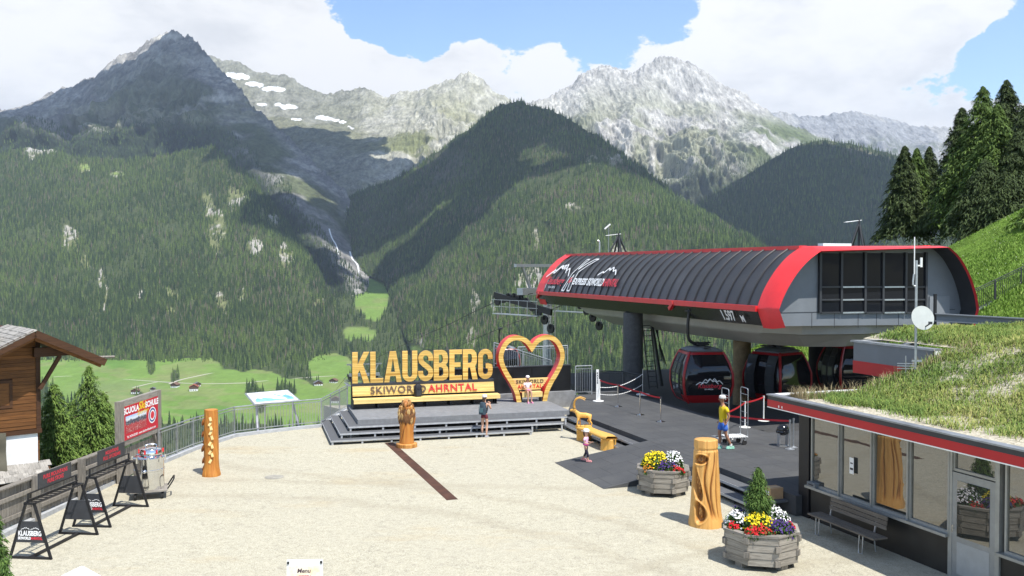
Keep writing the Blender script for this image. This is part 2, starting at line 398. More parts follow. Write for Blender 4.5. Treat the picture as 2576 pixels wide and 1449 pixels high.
def c_far(u, v, z, t, N, N2):
    c = full(u, (.25, .255, .26)); c = mixc(c, (.34, .335, .315), sm(.47, .58, N2) * .8); c = mixc(c, (.12, .14, .075), sm(.5, .6, N) * sm(.75, .45, t)); return c
layer('far_ridge', [[(1800, 520, 7600), (2900, 520, 7600)], [(1800, 400, 8300), (2100, 390, 8300), (2900, 420, 8300)],
      [(1800, 330, 9000), (1920, 292, 9000), (1960, 280, 9000), (2010, 292, 9000), (2060, 293, 9000), (2110, 283, 9000), (2150, 281, 9000), (2220, 292, 9000), (2300, 317, 9000), (2390, 319, 9000), (2500, 333, 9000), (2900, 350, 9000)]],
      420, [40, 60], 1800, 2900, 330, 520, 44, c_far, mat_=ROCKM, seed=2.2)

def c_massif(u, v, z, t, N, N2):
    c = full(u, ROCK); c = mixc(c, (.48, .47, .44), sm(.45, .62, N) * .75)
    c = mixc(c, (.235, .245, .15), sm(.44, .58, N2) * sm(1.0, .6, t) * .8)
    c = mixc(c, (.115, .14, .06), blob(u, v, (1960, 360, 190, 90)) * sm(.3, .5, N2 + .06)); c = mixc(c, (.14, .155, .075), blob(u, v, (1420, 320, 90, 70)) * .7)
    c = mixc(c, SCREE, blob(u, v, (1390, 268, 110, 42)) * sm(.38, .5, N)); c = mixc(c, SCREE, blob(u, v, (1575, 360, 26, 70))); c = mixc(c, SCREE, blob(u, v, (1640, 400, 12, 75)))
    c = mixc(c, (.06, .075, .04), sm(.36, .22, t) * .9); return c
layer('grey_massif', [[(1200, 660, 4700), (2150, 640, 4700)], [(1200, 470, 5400), (1600, 470, 5500), (1800, 440, 5500), (2150, 400, 6200)], [(1200, 360, 6300), (1600, 330, 6300), (1850, 320, 6400), (2150, 380, 6700)],
      [(1200, 290, 7000), (1330, 262, 7000), (1380, 245, 7000), (1420, 226, 7050), (1468, 182, 7100), (1500, 169, 7100), (1530, 165, 7100), (1570, 177, 7100), (1588, 184, 7050), (1612, 168, 7000), (1640, 150, 7000), (1668, 143, 7000), (1690, 147, 7000), (1725, 152, 7000), (1790, 192, 7000), (1850, 225, 7000), (1885, 243, 7000), (1922, 272, 7000), (1965, 305, 7000), (2060, 345, 7000), (2150, 370, 7000)]],
      620, [60, 90, 90], 1200, 2150, 520, 430, 46, c_massif, mat_=ROCKM, seed=7.7, ampf=lambda u: .3 + .7 * sm(2000, 1780, u))

def c_mid(u, v, z, t, N, N2):
    c = full(u, (.33, .325, .26)); c = mixc(c, (.45, .44, .385), sm(.48, .6, N) * .6)
    c = mixc(c, (.24, .24, .13), sm(.40, .54, N2) * sm(1.0, .5, t) * .85)
    c = mixc(c, (.15, .165, .07), blob(u, v, (1060, 380, 190, 90)) * sm(.4, .5, N2) * .8)
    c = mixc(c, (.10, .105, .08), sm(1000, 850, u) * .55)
    sn = 0; us_, vs_ = warp(u, v, .32)
    for b in [(600, 190, 34, 10), (640, 212, 26, 9), (690, 225, 34, 8), (720, 268, 34, 8), (812, 296, 26, 7), (838, 300, 14, 5), (860, 307, 10, 4), (745, 300, 16, 4), (660, 262, 12, 5), (880, 322, 8, 3), (575, 205, 14, 6)]: sn = np.maximum(sn, blob(us_ + (vs_ - b[1]) * -1.6, vs_, b))
    c = mixc(c, SNOW, sm(.22, .4, sn * (0.5 + N))); return c
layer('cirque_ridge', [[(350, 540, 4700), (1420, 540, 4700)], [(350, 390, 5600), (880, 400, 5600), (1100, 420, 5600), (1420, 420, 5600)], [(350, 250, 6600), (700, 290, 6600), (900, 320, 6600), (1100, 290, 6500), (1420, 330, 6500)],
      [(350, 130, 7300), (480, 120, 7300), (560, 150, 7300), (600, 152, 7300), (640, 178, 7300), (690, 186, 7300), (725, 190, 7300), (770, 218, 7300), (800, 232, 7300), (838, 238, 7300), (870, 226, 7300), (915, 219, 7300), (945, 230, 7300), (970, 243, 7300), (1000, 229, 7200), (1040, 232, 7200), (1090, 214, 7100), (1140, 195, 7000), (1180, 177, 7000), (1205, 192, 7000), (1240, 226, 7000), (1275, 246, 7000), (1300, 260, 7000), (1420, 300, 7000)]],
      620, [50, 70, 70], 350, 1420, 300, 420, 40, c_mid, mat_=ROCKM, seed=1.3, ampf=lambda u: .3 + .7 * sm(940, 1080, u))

def c_left(u, v, z, t, N, N2):
    c = full(u, (.21, .205, .195)); c = mixc(c, (.36, .35, .325), sm(.48, .58, N) * .7)
    c = mixc(c, (.10, .115, .06), sm(.43, .55, N2) * sm(.98, .6, t))
    c = mixc(c, (.215, .215, .15), np.maximum(blob(u, v, (330, 290, 260, 50)), blob(u, v, (620, 275, 90, 40))) * sm(.4, .5, N) * .9)
    c = mixc(c, (.03, .042, .025), np.maximum(blob(u, v, (330, 345, 330, 34)) * sm(.42, .5, N2 + .03), sm(.42, .25, t)))
    c = mixc(c, SCREE, np.maximum(blob(u, v, (555, 248, 60, 12)), blob(u, v, (410, 90, 60, 14)))); return c
layer('left_massif', [[(-500, 450, 4300), (540, 450, 4300), (600, 540, 3900), (700, 680, 3500), (800, 810, 3000), (890, 905, 2600), (930, 905, 2600)],
      [(-500, 390, 4700), (200, 375, 4700), (540, 375, 4700), (640, 420, 4300), (740, 520, 3900), (830, 640, 3500), (895, 760, 3100), (930, 770, 3100)],
      [(-500, 340, 5200), (100, 320, 5200), (340, 270, 5200), (560, 270, 5200), (660, 330, 4900), (760, 430, 4500), (840, 520, 4200), (905, 640, 3800), (930, 660, 3800)],
      [(-500, 330, 5800), (-100, 290, 5800), (40, 272, 5800), (100, 250, 5800), (145, 228, 5800), (200, 208, 5800), (240, 188, 5800), (272, 160, 5800), (300, 140, 5800), (340, 126, 5800), (362, 110, 5800), (395, 88, 5800), (430, 77, 5800), (450, 84, 5800), (478, 92, 5800), (505, 118, 5700), (545, 160, 5600), (590, 210, 5400), (640, 268, 5200), (700, 325, 5000), (760, 385, 4800), (820, 440, 4600), (870, 482, 4500), (905, 540, 4300), (930, 560, 4300)]],
      760, [50, 70, 80], -500, 930, 430, 400, 48, c_left, mat_=ROCKM, seed=4.4, ampf=lambda u: .14 + .86 * sm(640, 500, u))

def c_dark(u, v, z, t, N, N2):
    c = full(u, FLOOR); c = mixc(c, (.13, .125, .085), sm(.54, .64, N2) * sm(.8, .95, t)); return c
layer('dark_ridge', [[(1500, 760, 2900), (3200, 760, 2900)], [(1500, 640, 3500), (1760, 600, 3600), (2100, 500, 3700), (3200, 560, 3700)],
      [(1500, 690, 3300), (1640, 610, 3600), (1720, 535, 3900), (1800, 487, 4100), (1880, 440, 4300), (1960, 390, 4400), (2020, 360, 4400), (2070, 352, 4400), (2140, 362, 4400), (2260, 392, 4400), (2400, 440, 4400), (3200, 560, 4400)]],
      420, [40, 60], 1500, 3200, 90, 420, 10, c_dark, mat_=HILLM, seed=5.5)

CLEAR6 = [(a_, b_, c_ * .62, d_ * .8) for a_, b_, c_, d_ in [(1440, 520, 50, 14), (1490, 400, 40, 12), (1545, 400, 50, 26), (1180, 850, 40, 40), (1330, 705, 90, 55), (1250, 760, 60, 40), (1420, 690, 60, 60), (1205, 950, 70, 34), (1060, 860, 40, 16), (1190, 760, 30, 60), (1350, 600, 24, 40), (1560, 640, 60, 30)]]
def c_spur(u, v, z, t, N, N2):
    c = full(u, FLOOR); c = mixc(c, (.07, .08, .035), sm(.5, .6, N2) * .7); r = 0
    uw, vw = warp(u, v)
    for b in CLEAR6: r = np.maximum(r, blob(uw, vw, b))
    c = mixc(c, (.22, .215, .15), sm(.2, .6, r * (.35 + N))); c = mixc(c, (.34, .32, .28), sm(.4, .6, r * (.35 + N)) * sm(.5, .56, N)); c = mixc(c, (.10, .10, .075), blob(u, v, (1120, 420, 120, 60)) * .8)
    c = mixc(c, (.14, .20, .055), np.maximum(blob(u, v, (1085, 900, 60, 20)), blob(u, v, (1040, 880, 30, 14)))); return c
layer('wooded_spur', [[(868, 690, 3600), (930, 694, 3500), (965, 712, 3350), (985, 760, 3020), (1005, 818, 2640), (1035, 885, 2240), (1080, 945, 1860), (1150, 985, 1560), (1300, 1010, 1350), (2300, 1060, 1100)],
      [(868, 640, 3800), (950, 610, 3800), (1000, 640, 3500), (1100, 720, 2800), (1300, 720, 2300), (1600, 740, 1900), (2300, 800, 1500)],
      [(868, 560, 4100), (930, 510, 4200), (1000, 500, 4100), (1100, 480, 3800), (1300, 450, 3200), (1500, 480, 2800), (1700, 570, 2400), (1900, 660, 2100), (2300, 780, 1700)],
      [(868, 500, 4500), (900, 480, 4600), (935, 468, 4600), (980, 458, 4500), (1040, 420, 4400), (1100, 380, 4300), (1180, 325, 4150), (1240, 275, 4000), (1290, 256, 3900), (1330, 262, 3850), (1390, 280, 3750), (1440, 305, 3650), (1520, 352, 3500), (1600, 412, 3350), (1700, 492, 3100), (1800, 556, 2850), (1880, 602, 2650), (1960, 650, 2450), (2300, 780, 2000)]],
      640, [70, 80, 70], 868, 2300, 70, 330, 24, c_spur, mat_=HILLM, seed=8.1)

CLEAR7 = [(a_, b_, c_ * .62, d_ * .8) for a_, b_, c_, d_ in [(545, 580, 46, 90), (590, 500, 50, 44), (640, 620, 50, 36), (520, 520, 30, 60), (690, 560, 30, 40), (720, 640, 40, 50), (180, 600, 60, 60), (215, 660, 30, 50), (215, 420, 40, 18), (295, 437, 34, 14), (95, 375, 90, 26), (40, 345, 60, 40), (150, 733, 60, 7), (345, 735, 20, 14), (430, 740, 50, 26), (560, 760, 40, 30), (610, 735, 20, 30), (270, 750, 12, 50), (800, 760, 30, 20), (430, 785, 30, 12), (660, 540, 20, 30), (255, 700, 14, 50)]]
def c_shoulder(u, v, z, t, N, N2):
    c = full(u, FLOOR); c = mixc(c, (.07, .085, .035), sm(.5, .62, N2) * .7); r = 0
    uw, vw = warp(u, v)
    for b in CLEAR7: r = np.maximum(r, blob(uw, vw, b))
    g = sm(.25, .5, r * (.4 + N)); c = mixc(c, (.155, .17, .075), g); c = mixc(c, (.33, .315, .275), g * sm(.5, .57, N))
    c = mixc(c, (.19, .25, .075), np.maximum(blob(u, v, (210, 420, 34, 10)), blob(u, v, (295, 437, 24, 6)))); c = mixc(c, (.36, .35, .32), blob(u, v, (95, 375, 70, 16)) * sm(.4, .5, N)); return c
layer('wooded_shoulder', [[(-500, 1000, 2000), (0, 945, 2080), (250, 915, 2120), (330, 912, 2120), (440, 932, 2080), (640, 948, 2060), (820, 945, 2100), (880, 920, 2400)],
      [(-500, 700, 2800), (200, 700, 2850), (500, 700, 2800), (700, 740, 2650), (800, 800, 2550), (880, 880, 2600)],
      [(-500, 520, 3400), (200, 520, 3450), (500, 510, 3350), (640, 560, 3050), (760, 680, 2800), (830, 770, 2700), (880, 870, 2650)],
      [(-500, 410, 4000), (0, 385, 4000), (60, 372, 4000), (130, 376, 3950), (200, 396, 3900), (320, 402, 3850), (420, 392, 3800), (500, 376, 3750), (540, 369, 3700), (580, 400, 3600), (640, 455, 3450), (700, 530, 3300), (760, 615, 3150), (800, 680, 3000), (840, 760, 2850), (880, 860, 2700)]],
      640, [70, 70, 70], -500, 880, 70, 330, 16, c_shoulder, mat_=HILLM, seed=3.9)

FIELDS = [(330, 935, 250, 72), (545, 985, 130, 58), (430, 1020, 200, 50), (200, 920, 180, 60), (690, 985, 120, 40), (760, 1030, 150, 45), (70, 900, 180, 60), (260, 930, 110, 55), (280, 905, 60, 40), (460, 940, 110, 34), (300, 985, 190, 40), (540, 985, 90, 34), (520, 1030, 130, 40), (650, 950, 60, 20), (740, 1000, 110, 30), (830, 925, 60, 42), (935, 760, 46, 40), (950, 725, 46, 30), (905, 840, 44, 22), (810, 1060, 130, 30), (860, 985, 80, 30), (640, 1050, 60, 30), (850, 1020, 90, 40), (935, 790, 30, 30)]
WOODS = [(440, 950, 14, 26), (380, 925, 12, 24), (345, 990, 20, 7), (720, 985, 34, 22), (655, 1010, 20, 40), (640, 985, 30, 14), (600, 1080, 160, 20), (460, 1085, 100, 16), (205, 1010, 16, 50), (760, 1085, 80, 14), (910, 812, 60, 10), (905, 800, 20, 18), (920, 870, 40, 12), (985, 940, 60, 40), (900, 858, 14, 12), (620, 890, 230, 10), (690, 920, 34, 14)]
def fieldmask(u, v, N):
    f = 0; w = 0
    uw, vw = warp(u, v, .35)
    for b in FIELDS: f = np.maximum(f, blob(uw, vw, b))
    for b in WOODS: w = np.maximum(w, blob(u, v, b))
    return sm(.08, .16, f) * (1 - sm(.28, .45, w + .25 * (N - .5)))
def c_valley(u, v, z, t, N, N2):
    m = fieldmask(u, v, N); c = full(u, FLOOR); g = full(u, (.14, .225, .05)); g = mixc(g, (.15, .205, .07), blob(u, v, (300, 985, 170, 40))); g = mixc(g, (.17, .22, .07), sm(.45, .6, N2) * .6); g = mixc(g, (.19, .225, .08), blob(u, v, (460, 945, 90, 24)) * .7); g = mixc(g, (.095, .185, .035), np.maximum(blob(u, v, (280, 905, 80, 40)), blob(u, v, (520, 1035, 140, 34))) * .8); g = mixc(g, (.2, .215, .09), sm(.55, .62, fbm(u / 60, v / 9, u * 0, 3)) * .5)
    c = c * (1 - m[..., None]) + g * m[..., None]; return c
layer('valley_side', [[(-900, 1449, 60), (600, 1390, 60), (1200, 1300, 60), (3000, 1300, 60)], [(-900, 1500, 900), (600, 1500, 900), (3000, 1500, 900)], [(-900, 1085, 1400), (500, 1082, 1400), (900, 1075, 1400), (1300, 1075, 1300), (3000, 1100, 1200)],
      [(-900, 1000, 1700), (500, 985, 1720), (900, 985, 1750), (1300, 1000, 1700), (3000, 1020, 1700)], [(-900, 885, 2300), (500, 880, 2300), (900, 880, 2350), (1300, 900, 2300), (3000, 920, 2300)], [(-900, 720, 3400), (900, 700, 3500), (1000, 700, 3500), (3000, 740, 3400)]],
      900, [10, 30, 60, 60, 40], -900, 3000, 5, 260, 0, c_valley, mat_=MEADM, seed=6.0, smoothl=False)
def on(name, u, v, dz=0.0):
    L = LAY[name]; nf = L['nf']; d = (L['u'][:nf] - u) ** 2 + (L['v'][:nf] - v) ** 2; k = np.unravel_index(np.argmin(d), d.shape)
    p = L['P'][:nf][k]; return Vector((float(p[0]), float(p[1]), float(p[2]) + dz))

# paths and streams laid on the valley side
def ribbon(name, pts, lay, w, m, dz=.6):
    q = [on(lay, u, v, dz) for u, v in pts]
    for i, (u, v) in enumerate(pts): q[i] = D(u, v, q[i].y * .999 - 1)
    q = crom(q, 6); vs = []
    for i, p in enumerate(q):
        d = (q[min(i + 1, len(q) - 1)] - q[max(i - 1, 0)]); n = Vector((-d.y, d.x, 0)).normalized() * w / 2; e = Vector((0, 0, 1.6 * (i % 3 - 1) * .1))
        vs += [p + n, p - n, p + n - Vector((0, 0, 3)), p - n - Vector((0, 0, 3))]
    fs = []
    for i in range(len(q) - 1): a = 4 * i; fs += [(a, a + 1, a + 5, a + 4), (a + 1, a + 3, a + 7, a + 5), (a + 2, a, a + 4, a + 6)]
    o = MB().add(vs, fs).build(name, m); setp(o, kind='structure'); return o
PATHM = mat('pale_gravel_path', (.42, .40, .33), .9, var=.1); WATERM = mat('white_water', (.75, .77, .78), .5, var=.1)
ribbon('farm_road', [(135, 948), (190, 946), (300, 953), (420, 961), (520, 965), (640, 962)], 'valley_side', 4, PATHM)
ribbon('farm_path', [(333, 975), (370, 966), (400, 960)], 'valley_side', 4, PATHM)
ribbon('farm_lane', [(425, 966), (455, 955), (500, 945), (545, 936)], 'valley_side', 5, PATHM)
ribbon('village_road', [(640, 960), (700, 955), (790, 948), (850, 945)], 'valley_side', 4, PATHM)
ribbon('mountain_stream', [(828, 575), (835, 598), (845, 615), (852, 640)], 'left_massif', 5, WATERM)
ribbon('mountain_stream', [(880, 632), (886, 650), (900, 668), (903, 700)], 'left_massif', 6, WATERM)

# ---------------------------------------------------------------- far forest: small conifers as instances
def tiny_tree(name, m, tiers, w, seed):
    r = random.Random(seed); b = MB()
    for k in range(tiers):
        z0 = .04 + .86 * k / tiers; z1 = min(1.0, z0 + 1.55 / tiers); rad = w * (1 - k / tiers * .86); n = 6
        ring = [(rad * r.uniform(.62, 1.15) * math.cos(2 * math.pi * (j + .5 * (k % 2)) / n), rad * r.uniform(.62, 1.15) * math.sin(2 * math.pi * (j + .5 * (k % 2)) / n), z0 + r.uniform(-.03, .03)) for j in range(n)]
        b.add(ring + [(r.uniform(-.01, .01), r.uniform(-.01, .01), z1)], [(j, (j + 1) % n, n) for j in range(n)])
    return bpy.data.objects.new(name, b.mesh(name, m))
def tree_mat(name, a, b_, c):
    m = bpy.data.materials.new(name); m.use_nodes = True; T = NT(m.node_tree); p = T.n['Principled BSDF']
    oi = T.new('ShaderNodeObjectInfo').outputs['Random']; tc = T.new('ShaderNodeTexCoord').outputs['Object']
    col = T.ramp(oi, [(0, a), (.5, b_), (1, c)]); n = T.noise(tc, 9, 4, .7)
    T.lk(T.mix(1.0, col, T.ramp(n, [(.3, (.6, .6, .6)), (.7, (1.35, 1.35, 1.3))]), 'MULTIPLY'), p.inputs['Base Color'])
    p.inputs['Roughness'].default_value = .9; p.inputs['Specular IOR Level'].default_value = .12; return m
PROTO = {'spruce': tiny_tree('spruce_form', tree_mat('far_spruce', (.026, .046, .02), (.048, .078, .028), (.08, .118, .036)), 6, .155, 1),
         'larch': tiny_tree('larch_form', tree_mat('far_larch', (.075, .115, .03), (.10, .145, .04), (.125, .17, .05)), 5, .19, 2),
         'dead': tiny_tree('dead_form', tree_mat('far_dead_tree', (.14, .105, .08), (.18, .145, .115), (.215, .185, .155)), 7, .10, 3)}
def gn_instances(name, pts, scl, proto, kindlabel=None):
    me = bpy.data.meshes.new(name); me.vertices.add(len(pts)); me.vertices.foreach_set('co', np.asarray(pts, np.float32).ravel())
    a = me.attributes.new('scl', 'FLOAT', 'POINT'); a.data.foreach_set('value', np.asarray(scl, np.float32))
    o = link(name, me); setp(o, kind='stuff')
    ng = bpy.data.node_groups.new(name, 'GeometryNodeTree'); ng.interface.new_socket('Geometry', in_out='INPUT', socket_type='NodeSocketGeometry'); ng.interface.new_socket('Geometry', in_out='OUTPUT', socket_type='NodeSocketGeometry')
    N = ng.nodes; gi = N.new('NodeGroupInput'); go = N.new('NodeGroupOutput'); ip = N.new('GeometryNodeInstanceOnPoints'); ob = N.new('GeometryNodeObjectInfo')
    ob.inputs['Object'].default_value = proto; ob.inputs['As Instance'].default_value = True
    at = N.new('GeometryNodeInputNamedAttribute'); at.data_type = 'FLOAT'; at.inputs['Name'].default_value = 'scl'
    rv = N.new('FunctionNodeRandomValue'); rv.data_type = 'FLOAT'
    fl = [i for i in rv.inputs if i.type == 'VALUE']; fl[0].default_value = 0; fl[1].default_value = 6.283
    cx = N.new('ShaderNodeCombineXYZ'); fo = [x for x in rv.outputs if x.type == 'VALUE'][0]
    K = ng.links; K.new(fo, cx.inputs[2]); K.new(gi.outputs[0], ip.inputs['Points']); K.new(ob.outputs['Geometry'], ip.inputs['Instance'])
    K.new([x for x in at.outputs if x.enabled][0], ip.inputs['Scale']); K.new(cx.outputs[0], ip.inputs['Rotation']); K.new(ip.outputs[0], go.inputs[0])
    md = o.modifiers.new('trees', 'NODES'); md.node_group = ng; return o
def sample(name, n, rs, tmax=1.0, umin=-300, umax=2750):
    L = LAY[name]; P = L['P'][:L['nf']]; nr, nc = P.shape[:2]
    A = np.linalg.norm(np.cross(P[1:, :-1] - P[:-1, :-1], P[:-1, 1:] - P[:-1, :-1]), axis=-1)
    uu = L['u'][:nr - 1, :-1]; vv = L['v'][:nr - 1, :-1]; A = A * ((uu > umin) & (uu < umax) & (vv > 200) & (vv < 1480)) / np.maximum(P[:-1, :-1, 1], 400) ** .9; A = A.ravel() / A.sum()
    k = rs.choice(A.size, n, p=A); i, j = np.unravel_index(k, (nr - 1, nc - 1)); a = rs.rand(n)[:, None]; b = rs.rand(n)[:, None]
    p = P[i, j] * (1 - a) * (1 - b) + P[i + 1, j] * a * (1 - b) + P[i, j + 1] * (1 - a) * b + P[i + 1, j + 1] * a * b
    t = L['t'][:nr][i, j]; u, v = proj(p); return p, t, u, v
def forest():
    rs = np.random.RandomState(11); sp = []; la = []; de = []
    def put(p, keep, hgt, larch, dead, rs):
        p = p[keep]; n = len(p); h = hgt * (0.42 + .8 * rs.rand(n) ** 1.3); k = rs.rand(n); p = p - np.array([0, 0, .8])
        cl = fbm(p[:, 0] / 130, p[:, 1] / 130, p[:, 2] / 130, 3); d = (dead * sm(.52, .62, cl) + dead * .12) > k; l = (~d) & (larch * (sm(.4, .6, fbm(p[:, 0] / 260 + 5, p[:, 1] / 260, p[:, 2] / 200, 3)) * .8 + .2) > rs.rand(n)); s = ~(d | l)
        sp.append((p[s], h[s])); la.append((p[l], h[l])); de.append((p[d], h[d] * .85))
    p, t, u, v = sample('wooded_shoulder', 62000, rs); N = fbm(p[:, 0] / 90 + 9, p[:, 1] / 90, p[:, 2] / 90, 4, .6); r = 0
    uw, vw = warp(u, v)
    for b in CLEAR7: r = np.maximum(r, blob(uw, vw, b))
    keep = ((r * (.4 + N) < .3 + .3 * rs.rand(len(u))) | (rs.rand(len(u)) < .3)) & (t < .995) & (rs.rand(len(u)) > .1 + .55 * sm(.56, .68, fbm(p[:, 0] / 150 + 2, p[:, 1] / 150, p[:, 2] / 150, 3))); put(p, keep, 21, .45, .2, rs)
    p, t, u, v = sample('wooded_spur', 60000, rs, umax=2400); N = fbm(p[:, 0] / 90 + 9, p[:, 1] / 90, p[:, 2] / 90, 4, .6); r = 0
    uw, vw = warp(u, v)
    for b in CLEAR6: r = np.maximum(r, blob(uw, vw, b))
    f = np.maximum(blob(u, v, (1085, 900, 60, 20)), blob(u, v, (1040, 880, 30, 14)))
    keep = ((r * (.35 + N) < .3 + .3 * rs.rand(len(u))) | (rs.rand(len(u)) < .3)) & (f < .2) & (rs.rand(len(u)) > .1 + .55 * sm(.56, .68, fbm(p[:, 0] / 150 + 2, p[:, 1] / 150, p[:, 2] / 150, 3))); put(p, keep, 20, .45, .34, rs)
    p, t, u, v = sample('dark_ridge', 22000, rs, umin=1650, umax=2600); put(p, (t < .99) & (t > .2), 24, .2, .04, rs)
    p, t, u, v = sample('left_massif', 26000, rs); z = p[:, 2]; N2 = fbm(p[:, 0] / 300 + 4, p[:, 1] / 300, z / 300, 3)
    keep = (t < .42 + .25 * (N2 - .5)) | ((blob(u, v, (330, 345, 330, 34)) > .25) & (N2 > .47)); put(p, keep, 20, .15, .03, rs)
    p, t, u, v = sample('grey_massif', 9000, rs, umin=1500, umax=2100); keep = (t < .36); put(p, keep, 20, .2, .03, rs)
    p, t, u, v = sample('valley_side', 30000, rs, umax=1900); N = fbm(p[:, 0] / 90 + 9, p[:, 1] / 90, p[:, 2] / 90, 4, .6)
    keep = (fieldmask(u, v, N) < .35) & (p[:, 1] > 700); put(p, keep, 21, .3, .05, rs)
    for nm, pr, L in (('far_spruce_forest', 'spruce', sp), ('far_larch_forest', 'larch', la), ('far_dead_trees', 'dead', de)):
        gn_instances(nm, np.concatenate([a for a, b in L]), np.concatenate([b for a, b in L]), PROTO[pr])
forest()

# clouds above the valley, high over the frame, whose shade lies on the slopes
def cloud(name, label, targ, zc, seed):
    rs = np.random.RandomState(seed); b = MB()
    for (x, y, z, rx, ry) in targ:
        k = (zc - z) / math.tan(SEL); cx, cy = x + SH.x * k, y + SH.y * k
        for i in range(34):
            a = rs.rand() * 6.283; q = math.sqrt(rs.rand()); r = (.42 - .22 * q) * (rs.rand() * .5 + .75) * min(rx, ry)
            b.sphere((cx + math.cos(a) * q * rx * .8, cy + math.sin(a) * q * ry * .8, zc + rs.rand() * 120), r * 1.1, 14, 8, 0, (1, 1, .42))
    me = b.mesh(name, CLOUDM, True)
    P = np.zeros(len(me.vertices) * 3, np.float32); me.vertices.foreach_get('co', P); P = P.reshape(-1, 3)
    for a in (0, 1, 2): P[:, a] += 160 * (fbm(P[:, 0] / 230 + a * 9, P[:, 1] / 230, P[:, 2] / 230, 4) - .5)
    me.vertices.foreach_set('co', P.ravel()); o = link(name, me); setp(o, label, 'cloud'); return o
CLOUDM = mat('cloud_white', (.85, .86, .88), 1.0, var=.04, spec=0)
cloud('cumulus_cloud', 'broad white cumulus cloud high above the left peak', [(-2100, 5300, 700, 1500, 900), (-1000, 4900, 500, 900, 800), (-2600, 5200, 700, 900, 700), (-1400, 5700, 1000, 900, 600)], 2700, 5)
cloud('cumulus_cloud', 'white cumulus cloud high above the wooded side valley', [(-560, 3900, 250, 420, 520), (0, 3800, 380, 620, 420), (380, 3350, 250, 420, 330), (-250, 3350, 50, 280, 330), (-1000, 3750, 150, 330, 330), (-780, 3300, 0, 240, 300)], 2600, 6)
cloud('cumulus_cloud', 'white cumulus cloud high above the dark right ridge', [(1350, 3900, 250, 620, 620), (2000, 3900, 200, 700, 700), (1100, 3500, 100, 380, 380), (2700, 4000, 200, 700, 600)], 2650, 8)

# ---------------------------------------------------------------- near ground
def hill_z(x, y):
    base = -1.3 - .52 * np.maximum(0, y - 37) * sm(22, 12, x) - .45 * np.maximum(0, -13 - x)
    rise = .2 + .52 * np.maximum(0, x - 15.4) - .35 * np.maximum(0, y - 64) + .25 * np.maximum(0, x - 15.4) * 0
    w = sm(12.0, 16.5, x) * sm(36, 44, y - .0 * x); return base * (1 - w) + rise * w
def near_hill():
    xs = np.linspace(-90, 110, 220); ys = np.linspace(-25, 150, 190); X, Y = np.meshgrid(xs, ys)
    Z = hill_z(X, Y) + .25 * (fbm(X / 6, Y / 6, X * 0, 3) - .5)
    idx = np.arange(X.size).reshape(X.shape); F = np.stack([idx[:-1, :-1], idx[:-1, 1:], idx[1:, 1:], idx[1:, :-1]], -1).reshape(-1, 4)
    m = mat('slope_soil_grass', (.12, .2, .03), .95, var=.3, scale=.7, spec=.1)
    setp(link('hillside', npmesh('hillside', np.stack([X, Y, Z], -1).reshape(-1, 3), F, m, True)), kind='structure')
near_hill()
def gravel_mat():
    m = bpy.data.materials.new('pale_gravel_asphalt'); m.use_nodes = True; T = NT(m.node_tree); b = T.n['Principled BSDF']
    tc = T.new('ShaderNodeTexCoord').outputs['Object']
    v = T.new('ShaderNodeTexVoronoi'); v.inputs['Scale'].default_value = 48; T.lk(tc, v.inputs['Vector'])
    st = T.ramp(T.math('MULTIPLY', v.outputs['Color'], 1.0), [(0.0, (.24, .215, .16)), (.3, (.41, .38, .29)), (.7, (.485, .455, .355)), (1, (.56, .53, .43))])
    big = T.noise(tc, .22, 6, .6); c = T.mix(T.maprange(big, .35, .7, 0, .5), st, (.42, .39, .31))
    tan = T.noise(T.mapping(tc, (.5, 1.2, 1), loc=(4, 9, 0)), .32, 5, .65); c = T.mix(T.maprange(tan, .56, .72, 0, .55), c, (.42, .33, .19))
    fine = T.noise(tc, 60, 3, .7); c = T.mix(1.0, c, T.ramp(fine, [(.3, (.74, .74, .74)), (.65, (1.13, 1.13, 1.13))]), 'MULTIPLY')
    cr = T.noise(T.mapping(tc, (.6, .6, 1)), .5, 9, .62); k = T.math('ABSOLUTE', T.math('SUBTRACT', cr, .5)); c = T.mix(T.maprange(k, .0, .0035, .55, 0), c, (.16, .15, .125))
    for cx_, cy_, rad_, w_ in ((-9, 12, 14.5, .5), (-9, 12, 16.6, .45), (14, 6, 16.0, .5), (14, 6, 17.9, .45), (2, 50, 22.5, .6)):
        dn = T.new('ShaderNodeVectorMath', operation='DISTANCE'); T.lk(tc, dn.inputs[0]); dn.inputs[1].default_value = (cx_, cy_, 0); dd_ = T.math('ABSOLUTE', T.math('SUBTRACT', T.math('ADD', dn.outputs['Value'], T.math('MULTIPLY', T.noise(tc, .4, 3, .6), 1.6)), rad_ + .8))
        c = T.mix(T.math('MULTIPLY', T.maprange(dd_, 0, w_, .5, 0, True), T.noise(tc, 1.1, 4, .6)), c, (.27, .235, .165))
    mid = T.noise(tc, 5.0, 5, .7); c = T.mix(1.0, c, T.ramp(mid, [(.3, (.86, .86, .86)), (.7, (1.08, 1.08, 1.07))]), 'MULTIPLY')
    T.lk(c, b.inputs['Base Color']); b.inputs['Roughness'].default_value = .92; b.inputs['Specular IOR Level'].default_value = .2
    bn = T.new('ShaderNodeBump'); bn.inputs['Strength'].default_value = .55; bn.inputs['Distance'].default_value = .015
    T.lk(T.math('ADD', v.outputs['Distance'], fine), bn.inputs['Height']); T.lk(bn.outputs[0], b.inputs['Normal']); return m
GRAVEL = gravel_mat()
RAILP = [G(397, 1170), G(484, 1134), G(588, 1100), G(665, 1090), G(735, 1082), G(807, 1075), G(873, 1033)]
e = [p.xy for p in RAILP]
plaza = [(-13.2, -6), (40, -6)] + [tuple(S(s, t).xy) for s, t in ((40, 20), (40, 34), (20.1, 37), (16, 41.5), (6, 44.5))] + [tuple(p) for p in e[::-1]] + [(-12.4, 28.0), (-12.9, 20)]
